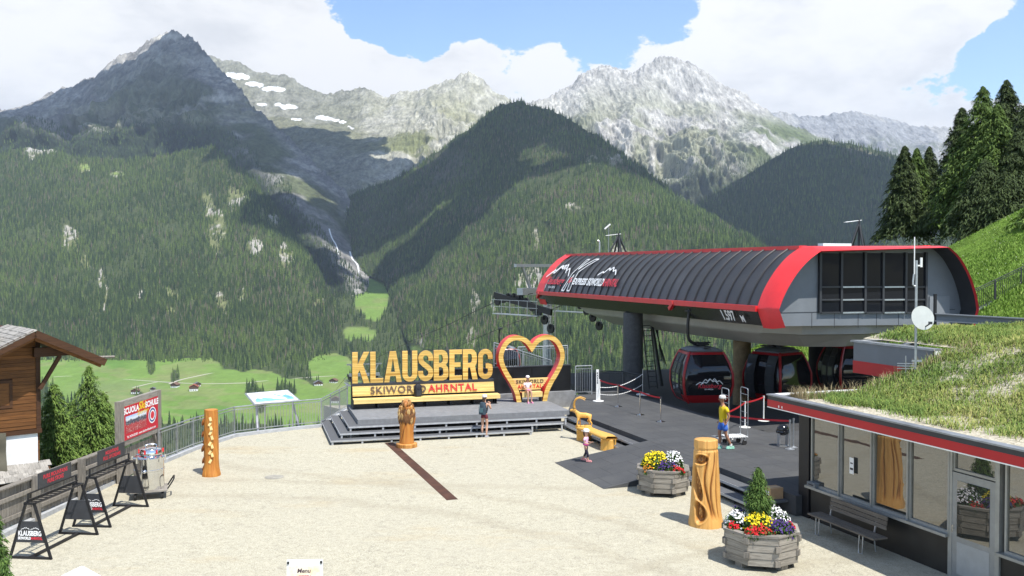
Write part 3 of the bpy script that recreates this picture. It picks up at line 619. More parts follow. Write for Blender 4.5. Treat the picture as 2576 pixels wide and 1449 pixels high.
o = MB().slab(plaza, -1.6, 0).build('plaza', GRAVEL); setp(o, kind='structure')
ob = MB()
for i in range(len(RAILP) - 1):
    a, b = RAILP[i], RAILP[i + 1]; ob.bar(a + Vector((0, .08, .05)), b + Vector((0, .08, .05)), .22, .14)
for a, b in (((-12.3, 28.0), (-12.55, 23)), ((-12.55, 23), (-12.9, 15))): ob.bar((*a, .05), (*b, .05), .2, .14)
setp(ob.build('edge_kerb', mat('kerb_concrete', (.38, .39, .40), .8, var=.12, dirt=.3)), kind='structure')
p, q = G(978, 1113, .004), G(1138, 1257, .004); d = (q - p).normalized(); n = Vector((-d.y, d.x, 0)) * .17
o = MB().add([p - n, q - n, q + n, p + n, p - n - Vector((0, 0, .02)), q - n - Vector((0, 0, .02)), q + n - Vector((0, 0, .02)), p + n - Vector((0, 0, .02))], [(0, 1, 2, 3), (0, 4, 5, 1), (1, 5, 6, 2), (2, 6, 7, 3), (3, 7, 4, 0)]).build('drain_channel', mat('rusty_steel', (.095, .042, .026), .8, .2, .3, 3, dirt=.4))
setp(o, 'rusty brown steel drain strip let into the pale gravel', 'drain')
o = MB().lathe([(.3, 0), (.3, .006), (.27, .008)], 28).build('manhole_cover', mat('iron_cover', (.34, .32, .27), .7, .3, .2)); o.location = G(690, 1200, .004); setp(o, 'small round iron manhole cover set in the pale gravel', 'manhole')

# ---------------------------------------------------------------- dark deck, ramp, steps
def deck_mat():
    m = bpy.data.materials.new('dark_rubber_tiles'); m.use_nodes = True; T = NT(m.node_tree); b = T.n['Principled BSDF']
    tc = T.new('ShaderNodeTexCoord').outputs['Object']; n = T.noise(tc, 90, 3, .7); n2 = T.noise(tc, .8, 6, .65)
    c = T.ramp(n, [(.3, (.045, .047, .05)), (.7, (.082, .084, .088))]); c = T.mix(T.maprange(n2, .42, .7, 0, .55), c, (.10, .10, .098))
    br = T.new('ShaderNodeTexBrick'); br.offset = .5; br.inputs['Scale'].default_value = 1; br.inputs['Brick Width'].default_value = 1.0; br.inputs['Row Height'].default_value = 1.0; br.inputs['Mortar Size'].default_value = .012
    T.lk(tc, br.inputs['Vector']); br.inputs['Color1'].default_value = (1, 1, 1, 1); br.inputs['Color2'].default_value = (.9, .9, .9, 1); br.inputs['Mortar'].default_value = (.55, .55, .55, 1)
    T.lk(T.mix(1.0, c, br.outputs['Color'], 'MULTIPLY'), b.inputs['Base Color']); b.inputs['Roughness'].default_value = .85; b.inputs['Specular IOR Level'].default_value = .3
    bn = T.new('ShaderNodeBump'); bn.inputs['Strength'].default_value = .3; bn.inputs['Distance'].default_value = .01; T.lk(n, bn.inputs['Height']); T.lk(bn.outputs[0], b.inputs['Normal']); return m
DECK = deck_mat(); TREAD = mat('grey_grit_tread', (.095, .098, .104), .85, var=.15, scale=30); TREADE = mat('pale_step_nosing', (.42, .43, .44), .6, .3, .1)
SLABM = mat('concrete_slab', (.2, .205, .212), .85, var=.12, scale=5, bump=.3, dirt=.3)
ZD = .55
dk = bpy.data.objects.new('deck', MB().b2((15.2, 20.4, .02), (20.1, 36.0, ZD)).slab([(15.2, 36.0), (20.1, 36.0), (20.1, 40.0), (17.4, 40.2), (16.4, 38.4)], .02, ZD).b2((20.1, 20.4, .02), (40, 28.6, ZD - .001)).mesh('deck', DECK)); COL.objects.link(dk)
dk.rotation_euler = (0, 0, ANG); setp(dk, kind='structure')
o = MB().add([(11.65, 24.85, .012), (15.2, 24.85, ZD - .004), (15.2, 28.75, ZD - .004), (11.65, 28.75, .012), (11.65, 24.85, -.1), (15.2, 24.85, -.1), (15.2, 28.75, -.1), (11.65, 28.75, -.1)], [(0, 1, 2, 3), (0, 4, 5, 1), (1, 5, 6, 2), (2, 6, 7, 3), (3, 7, 4, 0)]).build('ramp', DECK, rz=ANG); setp(o, kind='structure')
o = MB().b2((20.1, 28.6, -.3), (31, 52, .12)).build('track_pit_floor', mat('pit_concrete', (.06, .06, .062), .9, var=.2), rz=ANG); setp(o, kind='structure')
def steps(name, label, t0, t1, levels, w):
    th = thing(name, label, 'steps', (0, 0, 0), ANG)
    for k, z in enumerate(levels):
        MB().b2((15.19 - w * (k + 1), t0, z - .06), (15.19 - w * k, t1, z)).build('tread', TREAD, th)
        MB().b2((15.175 - w * (k + 1), t0, z - .075), (15.19 - w * (k + 1), t1, z - .004)).build('nosing', TREADE if name != 'x' else TREAD, th)
        n = int((t1 - t0) / 1.2) + 1
        for i in range(n):
            tt = t0 + .1 + (t1 - t0 - .2) * i / max(1, n - 1)
            MB().b2((15.2 - w * (k + 1) + .02, tt - .04, 0), (15.2 - w * (k + 1) + .06, tt + .04, z - .0765)).build('support', DARKM, th)
steps('deck_steps', 'dark open deck steps beside the carved ibex bench', 28.8, 35.4, (.37, .19), .36)
steps('deck_steps', 'dark open deck steps between the tall carved post and the building corner', 20.7, 24.8, (.37, .19), .42)

# ---------------------------------------------------------------- stage
A2 = R(16); P0 = G(900, 1056.5, .7)
st = thing('stage', 'grey open stage with three dark steps along its front', 'stage', (P0.x, P0.y, 0), A2)
MB().b2((0, 0, .52), (8.75, 4.2, .7)).build('platform', SLABM, st)
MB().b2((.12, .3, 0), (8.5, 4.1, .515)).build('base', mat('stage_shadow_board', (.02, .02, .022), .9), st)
for k, (z, xr) in enumerate(((.52, 8.5), (.345, 8.2), (.17, 6.75))):
    x0 = -.38 * (k + 1); y0 = -.42 * (k + 1)
    MB().b2((x0, y0, z - .05), (xr, y0 + .42, z)).build('tread', TREAD, st)
    MB().b2((x0, y0 + .42, z - .05), (x0 + .38, 3.6, z)).build('tread', TREAD, st)
    MB().b2((x0 - .012, y0 - .016, z - .06), (xr, y0 - .001, z + .002)).build('nosing', TREADE, st)
    MB().b2((x0 - .016, y0, z - .06), (x0 - .001, 3.6, z + .002)).build('nosing', TREADE, st)
    n = 8
    for i in range(n):
        x = x0 + .06 + (xr - x0 - .12) * i / (n - 1)
        MB().b2((x - .035, y0 + .005, 0), (x + .035, y0 + .045, z - .061)).build('post', TREADE, st)
    for i in range(3): MB().b2((x0 + .01, .3 + i * 1.5, 0), (x0 + .05, .37 + i * 1.5, z - .061)).build('post', TREADE, st)

# ---------------------------------------------------------------- letters
SLAT = wood('yellow_slat_wood', (.74, .49, .14), (.60, .34, .07), axis='x', planks=('Z', .075), scale=2.0, ring=14)
SLATB = wood('yellow_board', (.80, .60, .24), (.64, .42, .12), axis='x', scale=2.0, ring=14)
def arc(cx, cy, rx, ry, a0, a1, n=12): return [(cx + rx * math.cos(R(a0 + (a1 - a0) * i / n)), cy + ry * math.sin(R(a0 + (a1 - a0) * i / n))) for i in range(n + 1)]
Spath = arc(.25, .745, .17, .17, 0, 180)[:] ; Spath = [(.42, .66)] + Spath + [(.1, .64), (.2, .54), (.32, .45), (.405, .36)] + arc(.25, .255, .17, .17, 0, -180) + [(.08, .34)]
Gpath = [(.42, .68)] + arc(.25, .745, .17, .17, 0, 180) + arc(.25, .255, .17, .17, 180, 360)
LET = {'K': ([[(0, 0), (.175, 0), (.175, .31), (.235, .42), (.365, 0), (.56, 0), (.345, .6), (.55, 1), (.365, 1), (.175, .6), (.175, 1), (0, 1)]], .57),
 'L': ([[(0, 0), (.42, 0), (.42, .15), (.175, .15), (.175, 1), (0, 1)]], .44),
 'A': ([[(0, 0), (.17, 0), (.2, .2), (.38, .2), (.41, 0), (.58, 0), (.39, 1), (.19, 1)], [(.225, .34), (.29, .78), (.355, .34)]], .59),
 'U': ([[(0, 1), (0, .25)] + arc(.25, .25, .25, .25, 180, 360) + [(.5, 1), (.325, 1)] + arc(.25, .25, .075, .1, 360, 180) + [(.175, 1)]], .52),
 'S': ([stroke(Spath, .083)], .51),
 'B': ([[(0, 0), (.3, 0), (.42, .04), (.49, .13), (.5, .27), (.48, .42), (.41, .51), (.47, .6), (.485, .75), (.45, .9), (.38, .97), (.28, 1), (0, 1)], [(.175, .15), (.175, .44), (.25, .44), (.31, .4), (.325, .29), (.32, .2), (.26, .15)], [(.175, .58), (.175, .85), (.24, .85), (.29, .82), (.31, .72), (.3, .63), (.25, .58)]], .52),
 'E': ([[(0, 0), (.43, 0), (.43, .15), (.175, .15), (.175, .43), (.38, .43), (.38, .58), (.175, .58), (.175, .85), (.43, .85), (.43, 1), (0, 1)]], .45),
 'R': ([[(0, 0), (.175, 0), (.175, .4), (.25, .4), (.33, 0), (.51, 0), (.42, .44), (.475, .54), (.49, .72), (.46, .88), (.39, .97), (.28, 1), (0, 1)], [(.175, .55), (.175, .85), (.25, .85), (.3, .82), (.315, .71), (.3, .59), (.25, .55)]], .52),
 'G': ([stroke(Gpath + [(.42, .3)], .083)], .51)}
LET['G'][0][0][:] = stroke([(.42, .66)] + arc(.25, .745, .17, .17, 0, 180) + arc(.25, .255, .17, .17, 180, 355) + [(.42, .34), (.415, .43), (.36, .445), (.26, .445)], .083)
lb = thing('letter_bench', 'long yellow slat bench under big wooden letters, black frame', 'bench', S(0, 0), 0)
c0 = P0 + Vector((math.cos(A2) * .1 - math.sin(A2) * 3.0, math.sin(A2) * .1 + math.cos(A2) * 3.0, 0)); lb.location = (c0.x, c0.y, .7); lb.rotation_euler = (0, 0, A2)
LBL = 6.25
MB().b2((0, .12, .92), (LBL, .55, 1.02)).build('ledge', DARKM, lb)
MB().b2((0, .2, .0), (LBL, .5, .92)).build('backing', BLACK, lb)
for i in range(7): MB().b2((LBL * i / 6 - .0 if i else .0, -.28, 0), (LBL * i / 6 + .05 if i < 6 else LBL, .2, .36)).build('support', DARKM, lb) if i < 7 else 0
nb = 6
for i in range(nb):
    z = .5 + i * .071; y = .02 + i * .022
    MB().b2((.03, y, z), (LBL - .03, y + .03, z + .066)).build('back_slat', SLATB, lb)
for i in range(4): MB().b2((.02, -.47 + i * .118, .385), (LBL + .1, -.47 + i * .118 + .112, .425)).build('seat_slat', SLATB, lb)
for i in range(2): MB().b2((.02, -.505, .25 + i * .088), (LBL + .1, -.475, .334 + i * .088)).build('seat_front_slat', SLATB, lb)
for txt, x, m in (('SKIWORLD', 1.98, 'sign_brown'), ('AHRNTAL', 4.35, 'sign_red')):
    mm = mat('sign_brown', (.09, .055, .035), .6) if m == 'sign_brown' else mat('sign_red', (.55, .02, .02), .5)
    me = text_me(txt, .44, mm, .012, .005, spacing=1.12); o = link('lettering', me, lb, (x, .035, .71)); o.rotation_euler = (R(-17), 0, 0)
x = .04; widths = [LET[ch][1] for ch in 'KLAUSBERG']; LH = 1.34; gap = (LBL - .08 - sum(widths) * LH * .98) / 8
for ch in 'KLAUSBERG':
    loops, w = LET[ch]; sc_ = LH; lp = [[(px * sc_ * .98, py * sc_) for px, py in l] for l in loops]
    let = link('letter', fill_me(lp, BLACK, .115), lb, (x, .36, 1.02))
    f = link('letter_face', fill_me(lp, SLAT, .006), let, (0, -.122, 0)); x += w * sc_ * .98 + gap

# ---------------------------------------------------------------- heart
hp = P0 + Vector((math.cos(A2) * 7.97 - math.sin(A2) * 3.0, math.sin(A2) * 7.97 + math.cos(A2) * 3.0, 0))
ht = thing('heart_frame', 'big wooden heart frame with red sides and yellow slat face', 'heart sculpture', (hp.x, hp.y, .7), A2)
half = crom([(0, 2.57, 0), (.22, 2.8, 0), (.58, 2.95, 0), (.95, 2.92, 0), (1.26, 2.7, 0), (1.46, 2.36, 0), (1.53, 2.0, 0), (1.45, 1.62, 0), (1.24, 1.2, 0), (1.0, .82, 0), (.80, .42, 0), (.70, 0, 0)], 5)
def off(c, w):
    out = []
    for i, p in enumerate(c):
        d = (c[min(i + 1, len(c) - 1)] - c[max(i - 1, 0)]); n = Vector((d.y, -d.x, 0)).normalized() * w; q = p + n
        out.append(q)
    return out
inn = off(half, .21); inn = [p for p in inn if p.x > .005]; inn[0] = Vector((0.0, 2.2, 0)); inn[-1] = Vector((.49, 0, 0)); half[-1] = Vector((.70, 0, 0))
outer = [(p.x, p.y) for p in half]; inner = [(p.x, p.y) for p in inn]
loop = outer + inner[::-1][:-1] + [(0, 2.2)] + [(-a, b) for a, b in inner[1:]] + [(-a, b) for a, b in outer[::-1][:-1]]
body = link('frame', fill_me([loop], RED, .26), ht); link('slat_face', fill_me([loop], SLAT, .006), body, (0, -.268, 0))
for i in range(3): MB().b2((-.47, -.30 + i * .12, .40), (.47, -.30 + i * .12 + .112, .44)).build('seat_slat', SLATB, ht)
MB().b2((-.47, -.335, .22), (.47, -.305, .44)).build('seat_front_slat', SLATB, ht)
for i in range(7): z = .5 + i * .075; w = .52 + .06 * i; MB().b2((-w, .06, z), (w, .09, z + .07)).build('back_slat', SLATB, ht)
for txt, z, c in (('SKIWORLD', .86, _M['sign_brown']), ('AHRNTAL', .64, _M['sign_red'])): link('lettering', text_me(txt, .23, c, .006, .004, spacing=1.15), ht, (0, .05, z))
for sx in (-1, 1): MB().b2((sx * .45 - .02, -.22, 0), (sx * .45 + .02, .1, .4)).build('seat_support', DARKM, ht)

# dark wall and railings behind the heart
wl = thing('dark_panel_wall', 'low black panelled wall on a concrete plinth behind the heart', 'wall', (0, 0, 0), ANG)
WT = 40.4
for i in range(7): MB().b2((10.2 + i * 1.0, WT, .75), (10.2 + i * 1.0 + .985, WT + .12, 1.95)).build('panel', mat('black_glossy_panel', (.014, .015, .017), .3, var=.3, scale=1.5), wl)
MB().b2((10.2, WT - .02, 1.95), (17.2, WT + .16, 2.0)).build('coping', DARKM, wl); MB().b2((10.2, WT - .25, .0), (17.3, WT + .2, .75)).build('plinth', SLABM, wl)
BAL = STEEL
def railing(name, label, pts, h=1.05, step=.12, post=.05, two=True, m=STEEL, group=None, skirt=True):
    th = thing(name, label, 'railing', pts[0], 0, group); o0 = Vector(pts[0])
    for i in range(len(pts) - 1):
        a, b = Vector(pts[i]) - o0, Vector(pts[i + 1]) - o0; L = (b - a).length; up = Vector((0, 0, h)); dn = Vector((0, 0, .1))
        MB().tube([a + up, b + up], .024, 8).build('handrail', m, th, True)
        MB().bar(a + up * .9, b + up * .9, .03, .03).build('rail', m, th); MB().bar(a + dn, b + dn, .03, .03).build('rail', m, th)
        k = max(1, round(L / 1.5)); bb = MB(); n = max(2, int(L / step))
        for j in range(1, n): q = a + (b - a) * j / n; bb.bar(q + dn, q + up * .9, .014)
        setp(bb.build('balusters', m, th), kind='stuff')
        for j in range(k + (1 if i == len(pts) - 2 else 0)): q = a + (b - a) * j / k; MB().bar(q + Vector((0, 0, -.05)), q + up, post).build('post', m, th)
    return th
railing('metal_railing', 'galvanised metal railing along the edge of the gravel plaza', [p + Vector((0, .1, .12)) for p in RAILP])
railing('metal_railing', 'galvanised gate railing at the end of the black wall', [S(17.35, 40.2, .58), S(18.2, 40.2, .58)], 1.35)
railing('metal_railing', 'sloping galvanised stair railing rising behind the heart', [S(13.9, 42.2, 1.9), S(17.0, 42.4, .9)], 1.1)
railing('metal_railing', 'galvanised landing railing behind the black wall', [S(15.5, 43.2, 1.55), S(18.2, 43.2, 1.55)], 1.1)

# ---------------------------------------------------------------- lift station
T0 = 29.6
def gp(x4, y4, T=T0):                                        # a point on the gable plane
    u = (2700 + .4486 * x4) * .6708; v = (850 + .4486 * y4) * .6708; d = ray(u, v)
    k = T / (-d.x * math.sin(ANG) + d.y * math.cos(ANG)); p = d * k; s, t = toS(p); return (s, HC + p.z)
PR = [gp(*q) for q in ((440, 855), (385, 690), (430, 560), (490, 445), (565, 335), (655, 240), (765, 162), (1310, 150), (1835, 160), (1930, 250), (2015, 400), (2070, 570), (2088, 690), (2055, 826))]
PR = [(s, z) for s, z in PR]
cs = sum(p[0] for p in PR) / len(PR); czm = PR[0][1]
def inset(P, d):
    out = []
    for i, (s, z) in enumerate(P):
        a = P[max(i - 1, 0)]; b = P[min(i + 1, len(P) - 1)]; ds, dz = b[0] - a[0], b[1] - a[1]; l = math.hypot(ds, dz); dd = d * (1 - .62 * max(0, min(1, (s - cs) / 3.5))); out.append((s + dz / l * dd, z - ds / l * dd))
    return out
stn = thing('lift_station', 'black barrel-roofed cable car station with red trim', 'station', (0, 0, 0), ANG)
TB, TE = 29.9, 53.9
ROOFM = mat('black_roof_membrane', (.034, .035, .04), .38, var=.2, scale=1.3, spec=.5, dirt=.25)
RIMM = mat('red_trim', (.70, .035, .04), .42, var=.07, scale=1.5, dirt=.14)
def sprof(P):
    return [P[0]] + [tuple(q[:2]) for q in crom([(a, b, 0) for a, b in P[1:7]], 4)] + [tuple(q[:2]) for q in crom([(a, b, 0) for a, b in P[8:13]], 4)] + [P[13]]
TG = 29.98
def rim(t0, t1, ins, name):
    A = sprof(PR); B = sprof(inset(PR, ins)); C = sprof(inset(PR, ins + .05)); b = MB(); n = len(A)
    vs = [(s, t1, z) for s, z in A] + [(s, t0 + .55, z) for s, z in A] + [(s, t0, z) for s, z in B] + [(s, t0 + .12, z) for s, z in C]
    fs = [(k * n + i, k * n + i + 1, (k + 1) * n + i + 1, (k + 1) * n + i) for k in range(3) for i in range(n - 1)]
    fs += [(0, n, 2 * n, 3 * n), (n - 1, 4 * n - 1, 3 * n - 1, 2 * n - 1)]
    MB().add([(s, t0 + .12, z) for s, z in C] + [(s, TG + .2, z) for s, z in C], [(i, i + 1, n + i + 1, n + i) for i in range(n - 1)]).build('rim_soffit_shade_dark', DARKM, stn, True)  # dark tone stands in for the shade inside the rim
    b.add(vs, fs).build(name, RIMM, stn, True)
rim(29.05, 30.2, .2, 'near_red_rim')
vs = [(s, TE - .9, z + .02) for s, z in PR] + [(s, TE + .3, z + .02) for s, z in PR] + [(s, TE + .3, z) for s, z in inset(PR, .3)]; n = len(PR)
MB().add(vs, [(k * n + i, (k + 1) * n + i, (k + 1) * n + i + 1, k * n + i + 1) for k in range(2) for i in range(n - 1)]).build('far_red_rim', RIMM, stn)
NP = 28; q = [(s, z - .0) for s, z in inset(PR, .05)]
def smooth_prof(P): return [tuple(p[:2]) for p in crom([(a, b, 0) for a, b in P], 4)]
prL = smooth_prof(q[1:7]); prR = smooth_prof(q[8:13])
for side, pr in (('l', prL), ('r', prR)):
    for k in range(NP):
        a = 30.1 + (TE - .9 - 30.1) * k / NP; b_ = 30.1 + (TE - .9 - 30.1) * (k + 1) / NP
        if side == 'r' and k % 4: continue
        if side == 'r': b_ = 30.4 + (TE - .9 - 30.4) * (k + 4) / NP
        m = len(pr); inn_ = [(s + (.04 if side == 'l' else -.04), z - .04) for s, z in pr]
        MB().add([(s, a + .015, z) for s, z in pr] + [(s, b_ - .015, z) for s, z in pr] + [(s, a + .015, z) for s, z in inn_] + [(s, b_ - .015, z) for s, z in inn_],
                 [(i, m + i, m + i + 1, i + 1) for i in range(m - 1)] + [(i, i + 1, 2 * m + i + 1, 2 * m + i) for i in range(m - 1)] + [(m + i, 3 * m + i, 3 * m + i + 1, m + i + 1) for i in range(m - 1)]).build('roof_panel', ROOFM, stn, True)
        if side == 'l' and k: MB().tube([(s - .015, a, z + .015) for s, z in pr], .035, 4).build('roof_rib', mat('roof_rib', (.02, .02, .022), .5), stn)
MB().add([(q[6][0], 30.2, q[6][1]), (q[8][0], 30.2, q[8][1]), (q[8][0], TE, q[8][1]), (q[6][0], TE, q[6][1])], [(0, 1, 2, 3)]).build('roof_top', ROOFM, stn)
MB().b2((PR[6][0] - .12, 30.2, PR[6][1] - .16), (PR[6][0] + .25, TE, PR[6][1] + .03)).build('ridge_trim', RIMM, stn)
MB().b2((PR[8][0] - .25, 30.2, PR[8][1] - .16), (PR[8][0] + .12, TE, PR[8][1] + .03)).build('ridge_trim', RIMM, stn)
ez = PR[1][1]; es = PR[1][0]
MB().b2((es - .07, 30.2, ez - .12), (es + .12, TE, ez + .1)).build('eave_trim', RED, stn)
fz = PR[0][1] + .08; FASM = mat('eave_fascia', (.02, .021, .018), .25, var=.15, spec=.6)
MB().add([(es + .0, 30.2, ez - .1), (PR[0][0] + .02, 30.2, fz), (PR[0][0] + .02, TE, fz), (es + .0, TE, ez - .1), (es + .2, 30.2, ez - .1), (PR[0][0] + .25, 30.2, fz), (PR[0][0] + .25, TE, fz), (es + .2, TE, ez - .1)], [(0, 1, 2, 3)[::-1], (4, 5, 6, 7), (1, 5, 6, 2)]).build('eave_fascia', FASM, stn)
MB().b2((PR[12][0] - .1, 30.2, PR[12][1] - .5), (PR[12][0] + .02, TE, PR[12][1])).build('eave_fascia', FASM, stn)
for tt in (36.6, 53.5): MB().bar((es - .03, tt, ez - .0), (es - .03, tt + .35, ez - .3), .16).build('red_scupper', RED, stn)
# lettering on the roof and eave
ls = [0]
for i in range(1, len(prL)): ls.append(ls[-1] + math.dist(prL[i], prL[i - 1]))
def roofpt(tc, ac, k=1.0):
    def fn(x, y):
        a = min(max(ac + y, 0), ls[-1]); i = max(0, min(len(ls) - 2, sum(1 for w in ls if w <= a) - 1)); f = (a - ls[i]) / (ls[i + 1] - ls[i]); s = prL[i][0] * (1 - f) + prL[i + 1][0] * f; z = prL[i][1] * (1 - f) + prL[i + 1][1] * f
        return (s - .105, tc - x, z + .055)
    return fn
WL = mat('white_print', (.8, .8, .8), .5, var=.03); RL = mat('red_print', (.6, .03, .05), .5, var=.03)
def peaks(w, h, pk=((-1, 0), (-.62, .42), (-.45, .3), (-.15, .9), (.05, .62), (.25, 1), (.5, .5), (.68, .66), (1, .08))): return [(a * w, b * h) for a, b in pk]
def roof_line(pts, hw, tc, ac, m, straight=False):
    pp = pts if straight else [tuple(p[:2]) for p in crom([(a, b, 0) for a, b in pts], 3)]; me = fill_me([stroke(pp, hw)], m, 0, False); fn = roofpt(tc, ac)
    for v in me.vertices: v.co = fn(v.co.x, v.co.y)
    link('roof_emblem', me, stn)
def rtxt(t, size, tc, ac, m, **k): link('roof_lettering', text_me(t, size, m, fn=roofpt(tc, ac), **k), stn)
roof_line(peaks(1.7, 1.0), .05, 51.7, 1.05, WL); roof_line(peaks(1.2, .7), .04, 51.9, 1.3, WL); rtxt('Klausberg', .72, 51.7, .78, RL, shear=.3, off=.012); rtxt('KLAUSBERG', .2, 51.7, .36, WL)
KO = [(-1.0, -.95), (-.3, 1.35), (.05, 1.35), (-.2, .5), (.85, 1.35), (1.35, 1.35), (.1, .3), (.2, -.95), (-.2, -.95), (-.25, .1), (-.35, -.05), (-.62, -.95), (-1.0, -.95)]
for ka, kb in zip(KO[:-1], KO[1:]): roof_line([ka, ((ka[0] + kb[0]) / 2, (ka[1] + kb[1]) / 2), kb], .04, 49.0, 1.15, WL, True)
rtxt('K-', .5, 49.3, .85, RL, off=.02, shear=.15); rtxt('EXPRESS', .56, 47.9, .78, WL, off=.02, shear=.12, xs=.9)
roof_line(peaks(1.1, .55), .045, 44.9, 1.25, WL); rtxt('SKIWORLD', .62, 45.75, .78, WL, off=.022, xs=.66); rtxt('AHRNTAL', .62, 43.9, .78, RL, off=.018, xs=.66)
cA = Vector((es - .005, ez - .1)); cB = Vector((PR[0][0] + .015, fz))
def fas(tc, ac):
    def fn(x, y): f = ac + y / (cA - cB).length; q_ = cB * (1 - f) + cA * f; return (q_.x - .11, tc - x, q_.y - .02)
    return fn
link('altitude_lettering', text_me('1.597', .64, WL, fn=fas(32.25, .54), off=.018, xs=.7), stn); link('altitude_lettering', text_me('M', .4, WL, fn=fas(31.25, .4), off=.018, xs=.85), stn)
# gable
GI = inset(PR, .2)
MB().add([(s, TG, z) for s, z in GI] + [(s, TG + .3, z) for s, z in GI], [tuple(range(len(GI)))[::-1], tuple(range(len(GI), 2 * len(GI)))]).build('gable_wall', GREYM, stn)
xs4 = [835, 1012, 1210, 1360, 1550, 1720]; ys4 = [215, 505, 612, 720]
GL = glass('dark_station_glass', (.012, .014, .018), 1.16)
for i in range(5):
    for j in range(3):
        a = gp(xs4[i] + 8, ys4[j] + 5, TG - .05); b_ = gp(xs4[i + 1] - 8, ys4[j + 1] - 5, TG - .05); MB().b2((a[0], TG - .06, b_[1]), (b_[0], TG - .02, a[1])).build('window_pane', GL, stn)
for x4 in xs4: a = gp(x4, ys4[0], TG - .05); b_ = gp(x4, ys4[3], TG - .05); MB().b2((a[0] - .05, TG - .13, b_[1]), (a[0] + .05, TG - .01, a[1])).build('mullion', DARKM, stn)
for j in (1, 2, 3):
    for i in range(5): a = gp(xs4[i], ys4[j], TG - .05); b_ = gp(xs4[i + 1], ys4[j], TG - .05); MB().b2((a[0] + .05, TG - .11, a[1] - .03), (b_[0] - .05, TG - .012, a[1] + .03)).build('transom', STEEL if i in (1, 3) else DARKM, stn)
a = gp(1805, 585); b_ = gp(1970, 825); MB().b2((a[0], TG - .05, b_[1]), (b_[0], TG - .005, a[1])).build('service_hatch', mat('grey_hatch', (.2, .215, .23), .5, var=.04), stn)
a = gp(500, 725); b_ = gp(2040, 725); MB().b2((a[0] + .1, TG - .012, a[1] - .012), (b_[0] - .1, TG - .003, a[1] + .012)).build('panel_joint', DARKM, stn)
for x4 in (820, 1010, 1210, 1365, 1550): a = gp(x4, 725); b_ = gp(x4, 840); MB().b2((a[0] - .008, TG - .011, b_[1] - .05), (a[0] + .008, TG - .004, a[1])).build('panel_joint', DARKM, stn)
# underside
UM = mat('cream_underside', (.37, .36, .325), .6, var=.06, scale=1.2, dirt=.12)
def und(z, s0, s1, t0, t1): return [(s0 + .9, t0, z), ((s0 + s1) / 2, t0 - .5, z), (s1 - .9, t0, z), (s1, t0 + 1.4, z), (s1, t1, z), (s0, t1, z), (s0, t0 + 1.4, z)]
zb = PR[0][1]
MB().ring([und(zb + .3, 22.2, 29.6, 30.6, 52), und(zb - .35, 22.25, 29.3, 30.75, 50), und(zb - .42, 22.3, 28.9, 31.1, 49.5), und(zb - .95, 23.2, 28.0, 31.8, 48)][::-1]).build('underside', UM, stn)
MB().b2((es + .5, 30.6, fz + .1), (29.9, TE - .2, fz + .2)).build('soffit', UM, stn)
MB().b2((25.2, 31.62, zb - .86), (26.1, 31.66, zb - .58)).build('small_panel', mat('navy_plate', (.02, .025, .05), .4), stn)
def col_at(u, v, z, r, h, m, name='column', taper=1.0):
    p = G(u, v, z); s, t = toS(p); MB().tube([(s, t, z - .6), (s, t, h)], [r * taper, r], 20).build(name, m, stn, True)
CONC = mat('dark_concrete', (.07, .072, .075), .8, var=.15, dirt=.3)
col_at(1592, 984, .3, .5, 4.35, CONC, taper=1.1); col_at(1866, 1008, .3, .42, 3.6, mat('brown_lit_column', (.24, .17, .09), .7, var=.25, scale=3)); col_at(2060, 1000, .3, .5, 3.4, mat('black_column', (.02, .02, .02), .7))  # brown tint of the middle column is brownish light put into its colour
# guide rail that the cabins hang from
rp = [(22.35, 50, 4.15), (22.35, 40, 4.15), (22.35, 36.5, 4.15), (22.7, 34.2, 4.1), (23.8, 32.9, 4.05), (25.6, 32.5, 4.0), (27.4, 32.9, 4.05), (28.5, 34.2, 4.1), (28.8, 37, 4.1), (28.8, 50, 4.1)]
MB().tube(crom(rp, 5), .07, 6).build('guide_rail', DARKM, stn, True)
def tripod(name, label, base, h, w, yagi=True):
    th = thing(name, label, 'mast', base, ANG); top = Vector((0, 0, h))
    for x, y in ((-w, 0), (w, .2), (0, -w * .6), (0, w)): MB().tube([(x, y, 0), (x * .08, y * .08, h * .93)], .055, 6).build('leg', DARKM, th)
    MB().tube([(0, 0, 0), top + Vector((0, 0, .15))], .06, 6).build('pole', DARKM, th)
    if yagi:
        b = MB().tube([(-.85, 0, h), (.15, 0, h + .12)], .02, 5)
        for k in range(6): b.tube([(-.8 + .16 * k, -.18, h + .02 * k), (-.8 + .16 * k, .18, h + .02 * k)], .01, 4)
        b.build('yagi_antenna', WHITE, th)
zr = PR[7][1]
def roofbase(u, t, z=None):
    k = (u - CU) / FPX; a = k * math.cos(ANG) + math.sin(ANG); b = math.cos(ANG) - k * math.sin(ANG); return S(t / b * a, t, zr + .02)
tripod('antenna_tripod', 'dark tripod mast with an antenna above the station gable end', roofbase(2160, 38), 1.35, .55)
tripod('antenna_tripod', 'small dark tripod mast on the far end of the station roof', roofbase(1556, 50.5), 1.0, .6)
pb = roofbase(1531, 51.5); o = thing('antenna_pole', 'thin pole with a slanted antenna near the far roof end', 'antenna', pb, 0)
MB().tube([(0, 0, 0), (0, 0, 1.75)], .018, 5).build('pole', STEEL, o); MB().tube([(-.25, 0, 1.45), (.1, 0, 1.75)], .05, 5).build('yagi_antenna', WHITE, o)
o = thing('vent_pipe', 'short bent grey pipe standing on the station roof', 'pipe', roofbase(1508, 51), 0); MB().tube(crom([(0, 0, 0), (0, 0, .6), (-.12, 0, .72)], 4), .05, 6).build('pipe', STEEL, o)
o = MB().b2((0, 0, .0), (1.5, .35, .12)).build('roof_hatch', WHITE); o.location = roofbase(2070, 33); o.rotation_euler = (0, 0, ANG); setp(o, 'pale flat roof hatch above the near red rim', 'hatch')

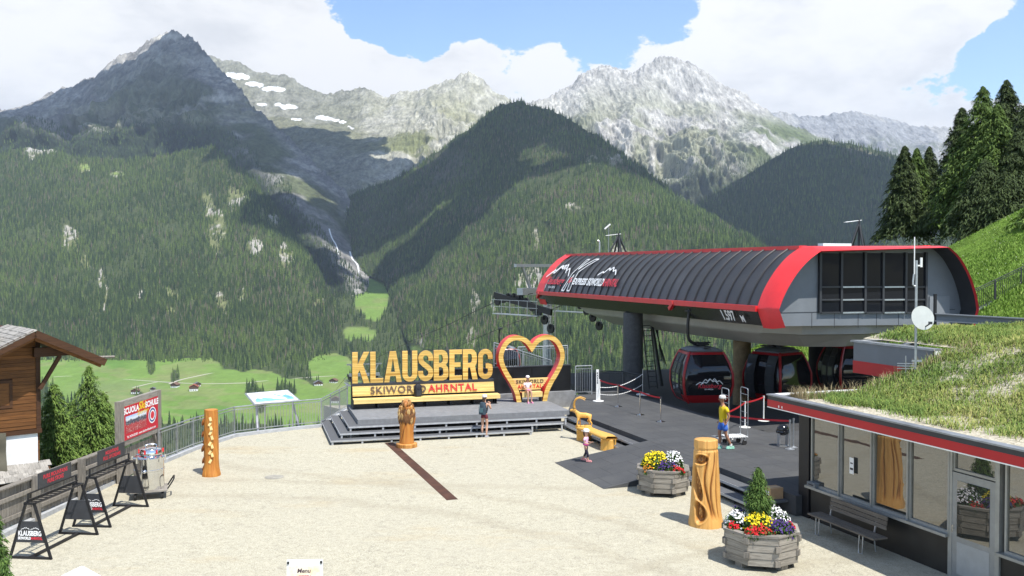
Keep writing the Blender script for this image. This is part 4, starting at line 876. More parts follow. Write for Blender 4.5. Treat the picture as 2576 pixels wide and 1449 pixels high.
# ---------------------------------------------------------------- gondolas
CABG = glass('cabin_glass', (.012, .012, .014), 1.5, .06); CABR = mat('cabin_red', (.30, .011, .014), .35, var=.05, spec=.5)
def rrect(a, b, r, z, n=5):
    out = []
    for cx, cy, s in ((a - r, b - r, 0), (-a + r, b - r, 90), (-a + r, -b + r, 180), (a - r, -b + r, 270)):
        out += [(cx + r * math.cos(R(s + 90 * i / n)), cy + r * math.sin(R(s + 90 * i / n)), z) for i in range(n + 1)]
    return out
CZ = [(.0, .84, .80), (.12, .95, .9), (.35, 1.06, 1.0), (.8, 1.15, 1.08), (1.25, 1.14, 1.07), (1.7, 1.02, .97), (2.1, .85, .82), (2.2, .78, .76)]
def gondola(label, loc, rz, arm=True, opened=False, emblem=True, side_text=None):
    g = thing('gondola', label, 'gondola', loc, rz, 'cable car cabins')
    MB().ring([rrect(a, b, .22, z) for z, a, b in CZ]).build('cabin_shell', CABG, g, True)
    MB().ring([rrect(a + .018, b + .018, .22, z) for z, a, b in CZ[:3]]).build('bottom_skirt', CABR, g, True)
    MB().ring([rrect(a + .02, b + .02, .22, z) for z, a, b in CZ[6:]]).build('top_band', CABR, g, True)
    for sx in (-1, 1):
        for sy in (-1, 1): MB().tube([(sx * (a - .05), sy * (b - .05), z) for z, a, b in CZ], .06, 6).build('corner_frame', CABR, g, True)
    MB().ring([rrect(.74, .72, .2, 2.2), rrect(.78, .8, .2, 2.27), rrect(.5, .6, .2, 2.38)]).build('roof', GREYM, g)
    MB().b2((-.14, -.85, 2.38), (.14, .85, 2.45)).build('roof_beam', DARKM, g)
    # doors on the left side: two leaves, each with its window pane
    for k, y0 in enumerate((-.52, .02)):
        sh_ = (-.28 if k == 0 else .28) if opened else 0; pts = []
        for z, a, b in CZ[1:7]: pts.append((-(a + (.13 if opened else .03)), z))
        dd = MB()
        for (x1, z1), (x2, z2) in zip(pts[:-1], pts[1:]): dd.add([(x1, y0 + sh_, z1), (x1, y0 + sh_ + .5, z1), (x2, y0 + sh_ + .5, z2), (x2, y0 + sh_, z2), (x1 + .03, y0 + sh_, z1), (x1 + .03, y0 + sh_ + .5, z1), (x2 + .03, y0 + sh_ + .5, z2), (x2 + .03, y0 + sh_, z2)], [(0, 1, 2, 3)[::-1], (0, 3, 7, 4), (1, 5, 6, 2)])
        door = dd.build('door', DARKM, g)
        wm = MB()
        for (x1, z1), (x2, z2) in zip(pts[1:-1], pts[2:]): wm.add([(x1 - .012, y0 + sh_ + .07, z1 + .03), (x1 - .012, y0 + sh_ + .43, z1 + .03), (x2 - .012, y0 + sh_ + .43, z2 - .02), (x2 - .012, y0 + sh_ + .07, z2 - .02)], [(3, 2, 1, 0)])
        wm.build('door_window', glass('door_glass', (.06, .065, .07), 1.6), door)
    if emblem:
        yy = -(1.0 + .1)
        for w, h, dx in ((.5, .26, -.08), (.5, .26, .12)):
            me = fill_me([stroke([tuple(p[:2]) for p in crom([(a, b, 0) for a, b in peaks(w, h)], 3)], .014)], WL, .002); link('emblem_line', me, g, (dx, yy, .82))
        link('emblem_lettering', text_me('Klausberg', .26, RL, .002, .002, .25), g, (0.02, yy, .76)); link('emblem_lettering', text_me('SKI ARENA', .08, WL, .002), g, (0, yy + .005, .62))
    if side_text: link('side_lettering', text_me(side_text, .36, WL, .002, .01, .15), g, (0.1, -1.115, .5))
    if arm:
        MB().tube(crom([(-.05, 0, 2.45), (-.25, 0, 2.5), (-.55, 0, 2.68), (-.62, 0, 3.1), (-.6, 0, 3.6), (-.55, 0, 4.0)], 4), .07, 8).build('hanger_arm', BLACK, g, True)
        b = MB().box((-.5, 0, 4.02), (.3, .5, .14))
        for k in range(4): b.tube([(-.7, -.2 + .13 * k, 3.98), (-.3, -.2 + .13 * k, 3.98)], .05, 8)
        b.build('grip', DARKM, g); MB().box((0, 0, 2.5), (.5, .7, .06)).b2((-.3, -.06, 2.52), (.4, .06, 2.6)).build('suspension_plate', BLACK, g)
    return g
def gat(u, y, z): p = D(u, 900, y); return (p.x, p.y, z)
gondola('red and black cabin hanging under the long eave, mountain emblem on its front', gat(1764, 40.6, .75), R(6))
gondola('red and black cabin with open doors beside the column tinted with brownish light', gat(1955, 41.6, .62), R(36), opened=True, emblem=False)
gondola('red and black cabin half hidden behind the roof parapet', gat(2140, 42.0, .9), R(10), emblem=False)
gondola('cabin riding the cable behind the big heart', gat(1272, 84, -2.95), R(15), emblem=False, side_text='K-EXPRESS')
gondola('small far cabin seen between the big letters', gat(1052, 150, -19.6), R(15), emblem=False)

# ---------------------------------------------------------------- lift towers and ropes
def tower(label, base, rz, h, detail=True):
    t = thing('lift_tower', label, 'tower', base, rz)
    MB().tube([(0, 0, 0), (0, 0, h)], [.42, .3], 16).build('post', STEEL, t, True)
    MB().b2((-2.9, -.12, h + .9), (2.9, .12, h + 1.1)).build('lifting_beam', STEEL, t)
    for sx in (-1, 1): MB().bar((sx * 2.3, 0, h + .92), (sx * 1.55, 0, h - .55), .18, .14).build('beam_brace', STEEL, t)
    MB().b2((-2.5, -.3, h - .95), (2.5, .3, h - .5)).build('cross_arm', STEEL, t)
    for sx in (-1, 1):
        w = MB(); bank = MB()
        for k in range(10):
            y = -2.7 + .6 * k; z = h - 1.15 - .045 * (k - 6.5) ** 2
            w.tube([(sx * 2.2 - .06, y, z), (sx * 2.2 + .06, y, z)], .31, 12); bank.bar((sx * 2.2 - .12, y, z), (sx * 2.2 - .12, y, z + .25), .06)
        arm = bank.bar((sx * 2.2 - .12, -2.9, h - 2.0), (sx * 2.2 - .12, 2.9, h - 1.0), .16, .4).build('sheave_frame', BLACK, t); setp(w.build('sheaves', BLACK, arm), kind='stuff')
        cw = MB().box((sx * 2.75, 0, h - 2.25), (.5, 4.6, .05))
        for k in range(6):
            for dx in (.24 * sx,): cw.bar((sx * 2.75 + dx, -2.2 + k * .88, h - 2.2), (sx * 2.75 + dx, -2.2 + k * .88, h - 1.3), .03)
        for zz in (h - 1.3, h - 1.75): cw.bar((sx * 2.99, -2.3, zz), (sx * 2.99, 2.3, zz), .03)
        cw.build('catwalk', STEEL, t)
    if detail:
        l = MB()
        for dx in (-.2, .2): l.bar((dx, -.5, .5), (dx, -.5, h), .05)
        for k in range(int(h / .28)): l.bar((-.2, -.5, .6 + .28 * k), (.2, -.5, .6 + .28 * k), .03)
        l.build('ladder', STEEL, t)
    m = MB().b2((1.0, -.14, h + .35), (1.4, .14, h + .85)); m.build('hoist', BLACK, t); return t
b1 = D(1378, 935, 62); b1.z = -9; h1 = D(1378, 668, 62).z - 1.0 + 9
tower('steel lift tower with ladder and sheave bank beside the station', b1, R(40), h1)
b2_ = D(917, 990, 150); b2_.z = -36; h2 = D(917, 916, 150).z - 1.0 + 36
tower('far steel lift tower seen between the big letters', b2_, ANG, h2, False)
def rope(label, pts): o = MB().tube(crom(pts, 10), .028, 5).build('haul_rope', BLACK, None, True); setp(o, label, 'cable'); return o
rope('steel haul rope running from the tower sheaves down to the left', [D(1340, 738, 60), D(1237, 764, 66), D(1120, 820, 90), D(985, 882, 130), D(880, 940, 152), D(840, 990, 250)])
rope('steel haul rope above the cabin behind the heart', [D(1420, 765, 60), D(1378, 782, 64), D(1278, 818, 84), D(1130, 880, 110), D(975, 945, 150), D(900, 985, 250)])
o = thing('access_ladder', 'caged steel access ladder beside the dark station column', 'ladder', (0, 0, 0), ANG)
s0, t0 = toS(G(1622, 962, .6)); l = MB()
for dx in (-.24, .24): MB().bar((s0 + dx + .35, t0 - .3, .3), (s0 + dx, t0, 4.4), .05).build('rail', DARKM, o)
for k in range(15): f = k / 15; l.bar((s0 - .24 + .35 * (1 - f), t0 - .3 * (1 - f), .4 + 4 * f), (s0 + .24 + .35 * (1 - f), t0 - .3 * (1 - f), .4 + 4 * f), .035)
setp(l.build('rungs', DARKM, o), kind='stuff'); MB().bar((s0 + .9, t0 - .2, .4), (s0 + .3, t0, 4.3), .12, .16).build('stringer', DARKM, o)
c = MB()
for k in range(5): c.bar((s0 + .95 + .1 * k, t0 + .1, 1.8 - .1 * k), (s0 + .8 - .05 * k, t0 + .1, 3.6), .03)
c.build('cage', DARKM, o)
railing('platform_railing', 'dark platform railing under the station beside the first cabin', [S(19.0, 43.2, .2), S(20.8, 42.0, .2), S(21.0, 40.5, .2)], 1.15, .6, .05, m=DARKM)
o = MB().b2((18.2, 40.6, .1), (20.9, 40.9, .55)).build('platform_edge_beam', CONC, rz=ANG); setp(o, kind='structure')

# ---------------------------------------------------------------- low building with the planted roof
FS = 15.4
def t_of(u, s=FS): k = (u - CU) / FPX; y = s / (k * math.cos(ANG) + math.sin(ANG)); return y * (math.cos(ANG) - k * math.sin(ANG))
def z6(x): return t_of((2800 + .5245 * x) * .6708)
bd = thing('flat_roofed_building', 'low dark building with window front and red banded flat roof', 'building', (0, 0, 0), ANG)
FR = mat('aluminium_frame', (.33, .335, .32), .45, .4, .08); WP = mat('brown_black_panel', (.022, .021, .019), .45, var=.2, scale=2)
WG = glass('shop_window_glass', (.035, .037, .033), 2.6, .015)
TEND = 20.55
ed = [z6(x) for x in (465, 675, 908, 1172, 1470)]; dr0, dr1 = z6(1492), z6(1805); w5 = z6(1850)
MB().b2((FS, TEND - .42, 0), (FS + .3, TEND, 2.92)).build('corner_post', BLACK, bd)
lo = [ed[0], ed[2], ed[4]]
for a, b in zip(lo[:-1], lo[1:]): MB().b2((FS + .02, b + .004, 0), (FS + .16, a - .004, .84)).build('wall_panel', WP, bd)
MB().b2((FS + .02, 4, 0), (FS + .16, dr1 - .1, .84)).build('wall_panel', WP, bd)
MB().b2((FS - .12, ed[4], .84), (FS + .2, TEND - .4, .9)).build('sill', FR, bd); MB().b2((FS - .12, 4, .84), (FS + .2, dr1 - .08, .9)).build('sill', FR, bd)
def window(t1, t0, z0, z1, nm='window'):
    w = MB().b2((FS, t0, z0), (FS + .1, t0 + .05, z1)).b2((FS, t1 - .05, z0), (FS + .1, t1, z1)).b2((FS, t0 + .05, z0), (FS + .1, t1 - .05, z0 + .06)).b2((FS, t0 + .05, z1 - .06), (FS + .1, t1 - .05, z1)).build(nm, FR, bd)
    MB().b2((FS + .04, t0 + .051, z0 + .061), (FS + .06, t1 - .051, z1 - .061)).build('window_pane', WG, w)
for a, b in zip(ed[:-1], ed[1:]): window(a - .02, b + .02, .9, 2.9)
for t in ed[1:]: MB().b2((FS - .04, t - .018, .9), (FS + .08, t + .018, 2.9)).build('mullion', FR, bd)
dd = MB().b2((FS - .02, dr1, .02), (FS + .08, dr0, 2.28)).build('door', mat('aluminium_door', (.3, .31, .31), .45, .4, .06), bd)
MB().b2((FS - .03, dr1 + .14, .92), (FS - .021, dr0 - .14, 2.12)).build('door_pane', WG, dd); MB().b2((FS - .026, dr1 + .14, .12), (FS - .021, dr0 - .14, .8)).build('kick_panel', mat('door_panel', (.36, .37, .37), .5, .2, .05), dd)
MB().tube([(FS - .08, dr0 - .07, 1.0), (FS - .08, dr0 - .07, 1.16)], .016, 6).bar((FS - .08, dr0 - .07, 1.08), (FS - .02, dr0 - .07, 1.08), .02).build('handle', CHROME, dd)
MB().b2((FS - .03, dr0, 0), (FS + .1, dr0 + .1, 2.9)).build('door_jamb', FR, bd); MB().b2((FS - .03, dr1 - .1, 0), (FS + .1, dr1, 2.9)).build('door_jamb', FR, bd)
window(dr0 - .001, dr1 + .001, 2.3, 2.9, 'transom_window')
for k in range(3): window(w5 - .05 - 1.45 * k, w5 - .05 - 1.45 * (k + 1) + .05, .9, 2.9)
MB().b2((FS + .12, 4, .02), (25, TEND - .15, 2.9)).build('inner_wall', mat('dim_interior', (.05, .05, .048), .9), bd)
SE, TE2 = 14.72, 20.95
MB().b2((SE, 3, 2.9), (25, TE2, 2.92)).build('soffit', mat('soffit_boards', (.2, .2, .2), .7), bd)
MB().b2((SE - .03, 3, 2.875), (SE - .001, TE2 + .03, 2.9)).build('drip_edge', WHITE, bd)
MB().b2((SE - .025, 3, 2.9), (SE - .001, TE2 + .025, 3.09)).build('red_band', mat('red_fascia', (.42, .014, .018), .45, var=.06, scale=1.2), bd)
MB().b2((SE - .02, 3, 3.09), (SE - .001, TE2 + .02, 3.2)).build('dark_band', DARKM, bd)
MB().b2((SE, TE2, 2.9), (20.4, TE2 + .02, 3.2)).build('end_fascia', DARKM, bd)
COP = mat('zinc_coping', (.3, .315, .33), .5, .6, .15, 3); k = 0
for t0 in range(3, 21, 3): MB().b2((SE - .05, t0 + .003, 3.2), (SE + .2, min(t0 + 3, TE2 + .05) - .003, 3.235)).build('coping', COP, bd)
MB().b2((SE + .2, TE2 - .2, 3.2), (20.4, TE2 + .05, 3.232)).build('coping', WHITE, bd)
MB().b2((SE + .01, 3, 2.93), (25, TE2 - .01, 3.12)).build('roof_slab', mat('roof_felt', (.3, .28, .22), .9), bd)
o = MB().b2((FS - .0265, ed[1] - .55, 1.55), (FS - .02, ed[1] - .4, 1.95)).build('paper_notice', WHITE, bd); MB().b2((FS - .029, ed[1] - .53, 1.65), (FS - .0266, ed[1] - .42, 1.7)).b2((FS - .029, ed[1] - .52, 1.8), (FS - .0266, ed[1] - .43, 1.83)).build('notice_print', BLACK, o)
for k_ in range(2): MB().b2((SE - .027, 20.45 - .14 * k_, 2.93), (SE - .0251, 20.49 - .14 * k_, 2.99)).build('fascia_mark', WHITE, bd)
# planted roof
def roof_z(s, t):
    return 3.17 + 1.42 * sm(16.3, 22.6, s) * (.35 + .65 * sm(8, 16, t)) + .12 * (fbm(s / 1.2, t / 1.2, s * 0, 3) - .5) * sm(15.2, 16.5, s)
def roof_bed():
    ss = np.linspace(14.9, 36, 150); ts = np.linspace(6, 24.5, 150); X, Y = np.meshgrid(ss, ts); Z = roof_z(X, Y)
    Z = np.where((Y > 20.75) & (X < 20.75), np.nan, Z)
    idx = np.arange(X.size).reshape(X.shape); F = np.stack([idx[:-1, :-1], idx[:-1, 1:], idx[1:, 1:], idx[1:, :-1]], -1).reshape(-1, 4)
    ok = ~np.isnan(Z.ravel()[F]).any(1); Z = np.nan_to_num(Z, nan=3.0)
    m = bpy.data.materials.new('roof_gravel_soil'); m.use_nodes = True; T = NT(m.node_tree); b = T.n['Principled BSDF']; tc = T.new('ShaderNodeTexCoord').outputs['Object']
    v = T.new('ShaderNodeTexVoronoi'); v.inputs['Scale'].default_value = 16; T.lk(tc, v.inputs['Vector'])
    T.lk(T.ramp(v.outputs['Color'], [(0, (.22, .19, .13)), (.5, (.40, .36, .27)), (1, (.55, .51, .41))]), b.inputs['Base Color']); b.inputs['Roughness'].default_value = .9
    bn = T.new('ShaderNodeBump'); bn.inputs['Strength'].default_value = .8; bn.inputs['Distance'].default_value = .03; T.lk(v.outputs['Distance'], bn.inputs['Height']); T.lk(bn.outputs[0], b.inputs['Normal'])
    o = link('roof_bed', npmesh('roof_bed', np.stack([X, Y, Z], -1).reshape(-1, 3), F[ok], m, True), bd); return o
roof_bed()
def blade_mat(name, cols, tr=.25):
    m = bpy.data.materials.new(name); m.use_nodes = True; T = NT(m.node_tree); b = T.n['Principled BSDF']
    at = T.new('ShaderNodeAttribute', attribute_name='k').outputs['Fac']; n = len(cols)
    T.lk(T.ramp(at, [(i / (n - 1), c) for i, c in enumerate(cols)]), b.inputs['Base Color']); b.inputs['Roughness'].default_value = .7; b.inputs['Specular IOR Level'].default_value = .25
    b.inputs['Transmission Weight'].default_value = 0; return m
def blades(name, P, L, W, lean, dirs, kv, m, parent=None, bend=.5):
    n = len(P); P = np.asarray(P); d = np.stack([np.cos(dirs), np.sin(dirs), np.zeros(n)], 1); sd = np.stack([-np.sin(dirs), np.cos(dirs), np.zeros(n)], 1) * W[:, None] / 2
    up = np.array([0, 0, 1.0]); mid = P + up * (L * .55)[:, None] + d * (L * lean * .3)[:, None]; tip = P + up * (L * (1 - lean * bend))[:, None] + d * (L * lean)[:, None]
    V = np.stack([P - sd, P + sd, mid + sd * .7, mid - sd * .7, tip], 1).reshape(-1, 3); b = np.arange(n)[:, None] * 5
    F = np.concatenate([b + np.array([[0, 1, 2]]), b + np.array([[0, 2, 3]]), b + np.array([[3, 2, 4]])])
    o = link(name, npmesh(name, V, F, m, False, {'k': ('FLOAT', np.repeat(kv, 5))}), parent); return o
def roof_grass():
    rs = np.random.RandomState(21); n = 190000; s = 15.4 + 18 * rs.rand(n) ** 1.1; t = 7 + 17.4 * rs.rand(n)
    dens = fbm(s / .9, t / .9, s * 0 + 4, 3); edge = sm(15.25, 16.5, s + 1.4 * (dens - .5)); ok = ((t < 20.6) | (s > 20.9)) & (rs.rand(n) < edge * (.35 + .9 * sm(.35, .55, dens)))
    s, t, dens = s[ok], t[ok], dens[ok]; n = len(s); z = roof_z(s, t) - .02; L = (.1 + .2 * rs.rand(n)) * (.5 + 1.0 * dens)
    kv = np.clip(rs.rand(n) * .6 + .9 * (fbm(s / 1.6 + 3, t / 1.6, s * 0, 3) - .32), 0, 1)
    o = blades('roof_grass', np.stack([s, t, z], 1), L, .013 + .013 * rs.rand(n), .7 + .9 * rs.rand(n), rs.normal(.2, 1.3, n), kv, blade_mat('roof_grass_blades', [(.065, .12, .02), (.12, .19, .035), (.21, .245, .055), (.36, .33, .12)]))
    o.rotation_euler = (0, 0, ANG); setp(o, 'long uneven green and straw coloured grass on the flat roof', 'grass', kind='stuff')
    n = 900; s = 15.2 + 6 * rs.rand(n) ** 2.2; t = 20.0 + .7 * rs.rand(n); z = roof_z(s, t)
    o = blades('dry_weeds', np.stack([s, t, z], 1), .12 + .35 * rs.rand(n), np.full(n, .012), .3 + .6 * rs.rand(n), rs.rand(n) * 6.28, rs.rand(n), blade_mat('dry_stalks', [(.14, .10, .05), (.30, .24, .13), (.42, .36, .22)])); o.rotation_euler = (0, 0, ANG); setp(o, kind='stuff')
roof_grass()
# parapet box, boxes, masts on the roof
pb = thing('roof_parapet', 'dark grey and red parapet box rising from the planted roof', 'parapet', (0, 0, 0), ANG)
MB().b2((20.55, 21.2, 3.6), (20.75, 24.6, 4.2)).build('grey_panel', GREYM, pb); MB().b2((20.53, 21.15, 3.2), (20.76, 24.6, 3.6)).build('red_band', _M['red_fascia'], pb)
MB().b2((20.5, 21.1, 4.2), (20.85, 24.7, 4.26)).build('coping', COP, pb); MB().b2((20.56, 21.1, 3.3), (20.8, 21.149, 4.2)).build('end_face', WHITE, pb); MB().b2((20.86, 24.4, 4.2), (26, 24.7, 4.25)).build('coping', WHITE, pb)
p = D(2690, 845, 23.0); o = thing('roof_vent_box', 'small grey and red box at the edge of the planted roof', 'vent box', (p.x, p.y, 3.9), ANG)
MB().b2((-.05, 0, 0), (1, 1, .36)).build('red_band', _M['red_fascia'], o); MB().b2((-.04, .01, .36), (1, 1, .86)).build('grey_panel', GREYM, o); MB().b2((-.12, -.06, .86), (1.05, 1.05, .92)).build('coping', COP, o)
p = D(2303, 925, 25.4); mz = 3.75; o = thing('antenna_mast', 'grey mast with white satellite dish and whip antenna', 'antenna', (p.x, p.y, mz), 0)
hz_ = lambda v: D(2303, v, 25.4).z - mz
MB().tube([(0, 0, -.3), (0, 0, hz_(655))], .035, 8).build('pole', STEEL, o, True)
MB().tube([(-.06, 0, hz_(690)), (-.06, 0, hz_(596))], .014, 6).build('whip_antenna', WHITE, o); MB().tube(crom([(-.0, 0, hz_(720)), (-.09, 0, hz_(716)), (-.07, 0, hz_(690))], 3), .025, 6).build('antenna_bracket', STEEL, o)
MB().bar((0, 0, hz_(668)), (.13, 0, hz_(668)), .04).tube([(.13, 0, hz_(672)), (.13, 0, hz_(648))], .035, 8).build('side_antenna', WHITE, o)
dsh = MB(); prof = [(.001, 0)] + [(.33 * k / 6, .075 * (k / 6) ** 2) for k in range(1, 7)] + [(.335, .085)]; dsh.lathe(prof, 28); dsh.lathe([(a, b - .012) for a, b in prof[::-1]], 28)
dish = dsh.build('dish', mat('dish_grey', (.42, .44, .42), .5, var=.05), o, True); dish.location = (.08, -.14, hz_(800)); dish.rotation_euler = (R(78), 0, R(8))
MB().tube([(.1, -.1, hz_(828)), (.2, -.42, hz_(812))], .018, 6).box((.2, -.44, hz_(810)), (.07, .1, .07)).build('feed_arm', DARKM, o)
b = MB()
for k in range(3): b.tube([(-.55 + .0 * k, -.1, .1 + .07 * k), (0, 0, .08 + .07 * k)], .012, 5)
b.tube([(-.3, -.06, -.15), (-.3, -.06, .45)], .014, 5); setp(b.build('dipole_antenna', STEEL, o), kind='stuff')
MB().box((0.03, 0, .3), (.28, .05, .05)).build('wall_bracket', STEEL, o); MB().box((.03, 0, -.1), (.28, .05, .05)).build('wall_bracket', STEEL, o)
bm = thing('steel_beam', 'long grey steel beam reaching from the station gable to the right', 'beam', (0, 0, 0), 0)
a_, b_ = D(2352, 798, 33.5), D(2700, 818, 31.5); up = Vector((0, 0, .13)); MB().bar(a_ + up, b_ + up, .3, .035).build('flange', GREYM, bm); MB().bar(a_ - up, b_ - up, .3, .035).build('flange', GREYM, bm); MB().bar(a_, b_, .05, .225).build('web', GREYM, bm)
MB().bar(a_ + Vector((0, 0, -.45)), a_ + Vector((0, 0, .85)), .09).build('end_plate', BLACK, bm)
# stairway on the slope
sw = thing('stair_wall', 'sloping black stair wall on the green slope behind the station', 'wall', (0, 0, 0), 0)
w0, w1 = D(2165, 925, 45), D(2700, 668, 47.5); lowz = Vector((0, 0, -2.6)); n_ = (w1 - w0).cross(Vector((0, 0, 1))).normalized() * -.25
MB().add([w0, w1, w1 + lowz, w0 + lowz, w0 + n_, w1 + n_, w1 + lowz + n_, w0 + lowz + n_], [(0, 3, 2, 1), (0, 1, 5, 4), (4, 5, 6, 7), (3, 7, 6, 2), (0, 4, 7, 3), (1, 2, 6, 5)]).build('wall_face', mat('black_wall_panel', (.022, .023, .026), .55, var=.12, scale=1), sw)
MB().bar(w0 + n_ * .5 + Vector((0, 0, .04)), w1 + n_ * .5 + Vector((0, 0, .04)), .32, .08).build('coping', GREYM, sw)
q_ = w0 + (w1 - w0) * ((2552 - 2165) / 535); link('wall_lettering', text_me('KLAUSBERG', .5, WL, .004, .01, align='LEFT', xs=.8), sw, (D(2545, 812, 46.4).x, 46.1, D(2545, 812, 46.4).z))
railing('stair_railing', 'dark sloping stair railing along the grassy slope', [w0 + Vector((0, .1, .06)), w0.lerp(w1, .5) + Vector((0, .1, .06)), w1 + Vector((0, .1, .06))], 1.1, .13, .055, m=DARKM)
for sx in (): pass

# ---------------------------------------------------------------- slope grass
def slope_grass():
    rs = np.random.RandomState(5); n = 130000; x = 14 + 30 * rs.rand(n); y = 41 + 24 * rs.rand(n); w = (hill_z(x, y) > .35) & (y > 41 + .0 * x); s_, t_ = x * math.cos(ANG) + y * math.sin(ANG), -x * math.sin(ANG) + y * math.cos(ANG)
    w &= ~((s_ < 31) & (t_ < 52) & (s_ > 20)); x, y = x[w], y[w]; n = len(x); z = hill_z(x, y); L = .08 + .13 * rs.rand(n); kv = np.clip(rs.rand(n) * .7 + .5 * (fbm(x / 2.2, y / 2.2, x * 0, 3) - .3), 0, 1)
    o = blades('slope_grass', np.stack([x, y, z - .03], 1), L, .025 + .025 * rs.rand(n), .2 + .5 * rs.rand(n), rs.rand(n) * 6.28, kv, blade_mat('meadow_blades', [(.10, .19, .02), (.14, .25, .03), (.19, .29, .045), (.26, .31, .08)]))
    setp(o, 'lush green meadow grass on the slope beside the station', 'grass', kind='stuff')
    k = rs.choice(n, 500); v = MB()
    Pk = np.stack([x[k], y[k], z[k] + .2], 1); V = (Pk[:, None, :] + np.array([[-.016, 0, -.09], [.016, 0, -.09], [0, .01, -.06]])[None] * (.7 + rs.rand(len(k)))[:, None, None]).reshape(-1, 3); o = link('meadow_flowers', npmesh('meadow_flowers', V, np.arange(len(V)).reshape(-1, 3), mat('meadow_petals', (.6, .6, .5), .8))); setp(o, kind='stuff')
slope_grass()

# ---------------------------------------------------------------- near conifers
def needle_mat(name, a, b_, c):
    m = bpy.data.materials.new(name); m.use_nodes = True; T = NT(m.node_tree); p = T.n['Principled BSDF']
    k = T.new('ShaderNodeAttribute', attribute_name='k').outputs['Fac']; T.lk(T.ramp(k, [(0, a), (.5, b_), (1, c)]), p.inputs['Base Color']); p.inputs['Roughness'].default_value = .75; p.inputs['Specular IOR Level'].default_value = .25; return m
SPR = needle_mat('spruce_needles', (.022, .036, .012), (.04, .062, .018), (.07, .10, .026)); LAD = needle_mat('dark_larch_needles', (.04, .075, .016), (.078, .13, .024), (.125, .185, .035)); LAR = needle_mat('larch_needles', (.05, .095, .02), (.105, .175, .032), (.17, .24, .05)); THU = needle_mat('thuja_leaves', (.03, .065, .015), (.06, .115, .022), (.11, .17, .035))  # second set is a darker larch green for the group above the station
BARK = mat('bark', (.11, .085, .06), .9, var=.25, scale=9, bump=.5)
def conifer(name, label, base, h, r, seed, m, nb=300, tuft=13, droop=.35, tl=.5, cat='tree', start=.06, group=None, power=.85):
    rs = np.random.RandomState(seed); th = thing(name, label, cat, base, 0, group)
    MB().tube([(0, 0, -.5), (.02 * h * .3, 0, h * .5), (0, 0, h * .97)], [.022 * h + .02, .012 * h + .01, .012], 9).build('trunk', BARK, th, True)
    f = start + (1 - start) * np.sort(rs.rand(nb)) ** .9; ang = rs.rand(nb) * 6.283; L = r * ((1 - f) ** power) * (.4 + .85 * rs.rand(nb)) + .004 * h; z0 = f * h
    br = MB()
    for i in range(0, nb, 4): br.tube([(0, 0, z0[i]), (math.cos(ang[i]) * L[i] * .6, math.sin(ang[i]) * L[i] * .6, z0[i] + .1 * L[i] - droop * L[i] * .3)], [.012 + .0016 * h, .008], 4)
    bi = np.repeat(np.arange(nb), np.maximum(4, (tuft * (L / r) ** .7 + 2)).astype(int) * 4); n = len(bi); e = .15 + .88 * rs.rand(n) ** .8; Lb = L[bi]; ab = ang[bi] + rs.normal(0, .10, n)
    P = np.stack([np.cos(ab) * Lb * e, np.sin(ab) * Lb * e, z0[bi] + .16 * Lb * e - droop * Lb * e ** 2 * 1.3], 1) + rs.normal(0, 1, (n, 3)) * (.05 * Lb + .015)[:, None] * np.array([1, 1, .6])
    a2 = ab + rs.normal(0, .9, n); l = tl * (.6 + .7 * rs.rand(n)) * (.55 + .45 * (1 - f[bi])); dv = np.stack([np.cos(a2) * .75, np.sin(a2) * .75, -.2 - .8 * rs.rand(n)], 1) * l[:, None]
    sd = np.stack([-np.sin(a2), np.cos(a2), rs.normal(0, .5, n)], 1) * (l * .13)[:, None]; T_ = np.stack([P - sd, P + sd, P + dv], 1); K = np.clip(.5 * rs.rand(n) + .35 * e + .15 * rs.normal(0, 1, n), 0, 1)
    if br.v: setp(br.build('branches', BARK, th), kind='stuff')
    V = T_.reshape(-1, 3); link('crown', npmesh('crown', V, np.arange(len(V)).reshape(-1, 3), m, False, {'k': ('FLOAT', np.repeat(K, 3))}), th); return th
def ctree(name, label, u, vt, y, r, seed, m, zb=None, **k):
    p = D(u, vt, y); z = float(hill_z(np.array(p.x), np.array(p.y))) if zb is None else zb; return conifer(name, label, (p.x, p.y, z), p.z - z, r, seed, m, **k)
GT = 'conifers on the slope above the station'
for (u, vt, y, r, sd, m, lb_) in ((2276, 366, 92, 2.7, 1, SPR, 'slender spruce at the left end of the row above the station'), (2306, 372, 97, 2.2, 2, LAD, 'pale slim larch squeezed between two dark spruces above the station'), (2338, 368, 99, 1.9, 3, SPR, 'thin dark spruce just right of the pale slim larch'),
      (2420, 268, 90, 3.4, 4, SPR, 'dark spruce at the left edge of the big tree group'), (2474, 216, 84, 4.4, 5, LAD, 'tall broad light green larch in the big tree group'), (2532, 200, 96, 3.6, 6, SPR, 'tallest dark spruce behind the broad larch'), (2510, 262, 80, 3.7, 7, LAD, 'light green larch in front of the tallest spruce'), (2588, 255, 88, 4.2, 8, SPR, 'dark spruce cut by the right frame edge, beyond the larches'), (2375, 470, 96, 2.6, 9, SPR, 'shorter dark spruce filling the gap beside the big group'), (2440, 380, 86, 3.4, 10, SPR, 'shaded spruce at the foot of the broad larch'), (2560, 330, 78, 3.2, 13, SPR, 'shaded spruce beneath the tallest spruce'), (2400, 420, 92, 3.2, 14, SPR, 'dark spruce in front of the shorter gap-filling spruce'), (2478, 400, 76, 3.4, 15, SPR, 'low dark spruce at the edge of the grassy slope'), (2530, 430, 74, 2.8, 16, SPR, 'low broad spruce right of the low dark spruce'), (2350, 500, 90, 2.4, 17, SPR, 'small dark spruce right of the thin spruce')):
    ctree('spruce_tree' if m is SPR else 'larch_tree', lb_, u, vt, y, r, sd, m, group=GT, nb=520, tuft=19, tl=.55, droop=.55, power=.72, zb=float(hill_z(np.array(D(u, vt, y).x), np.array(62.0))) - 2.5)
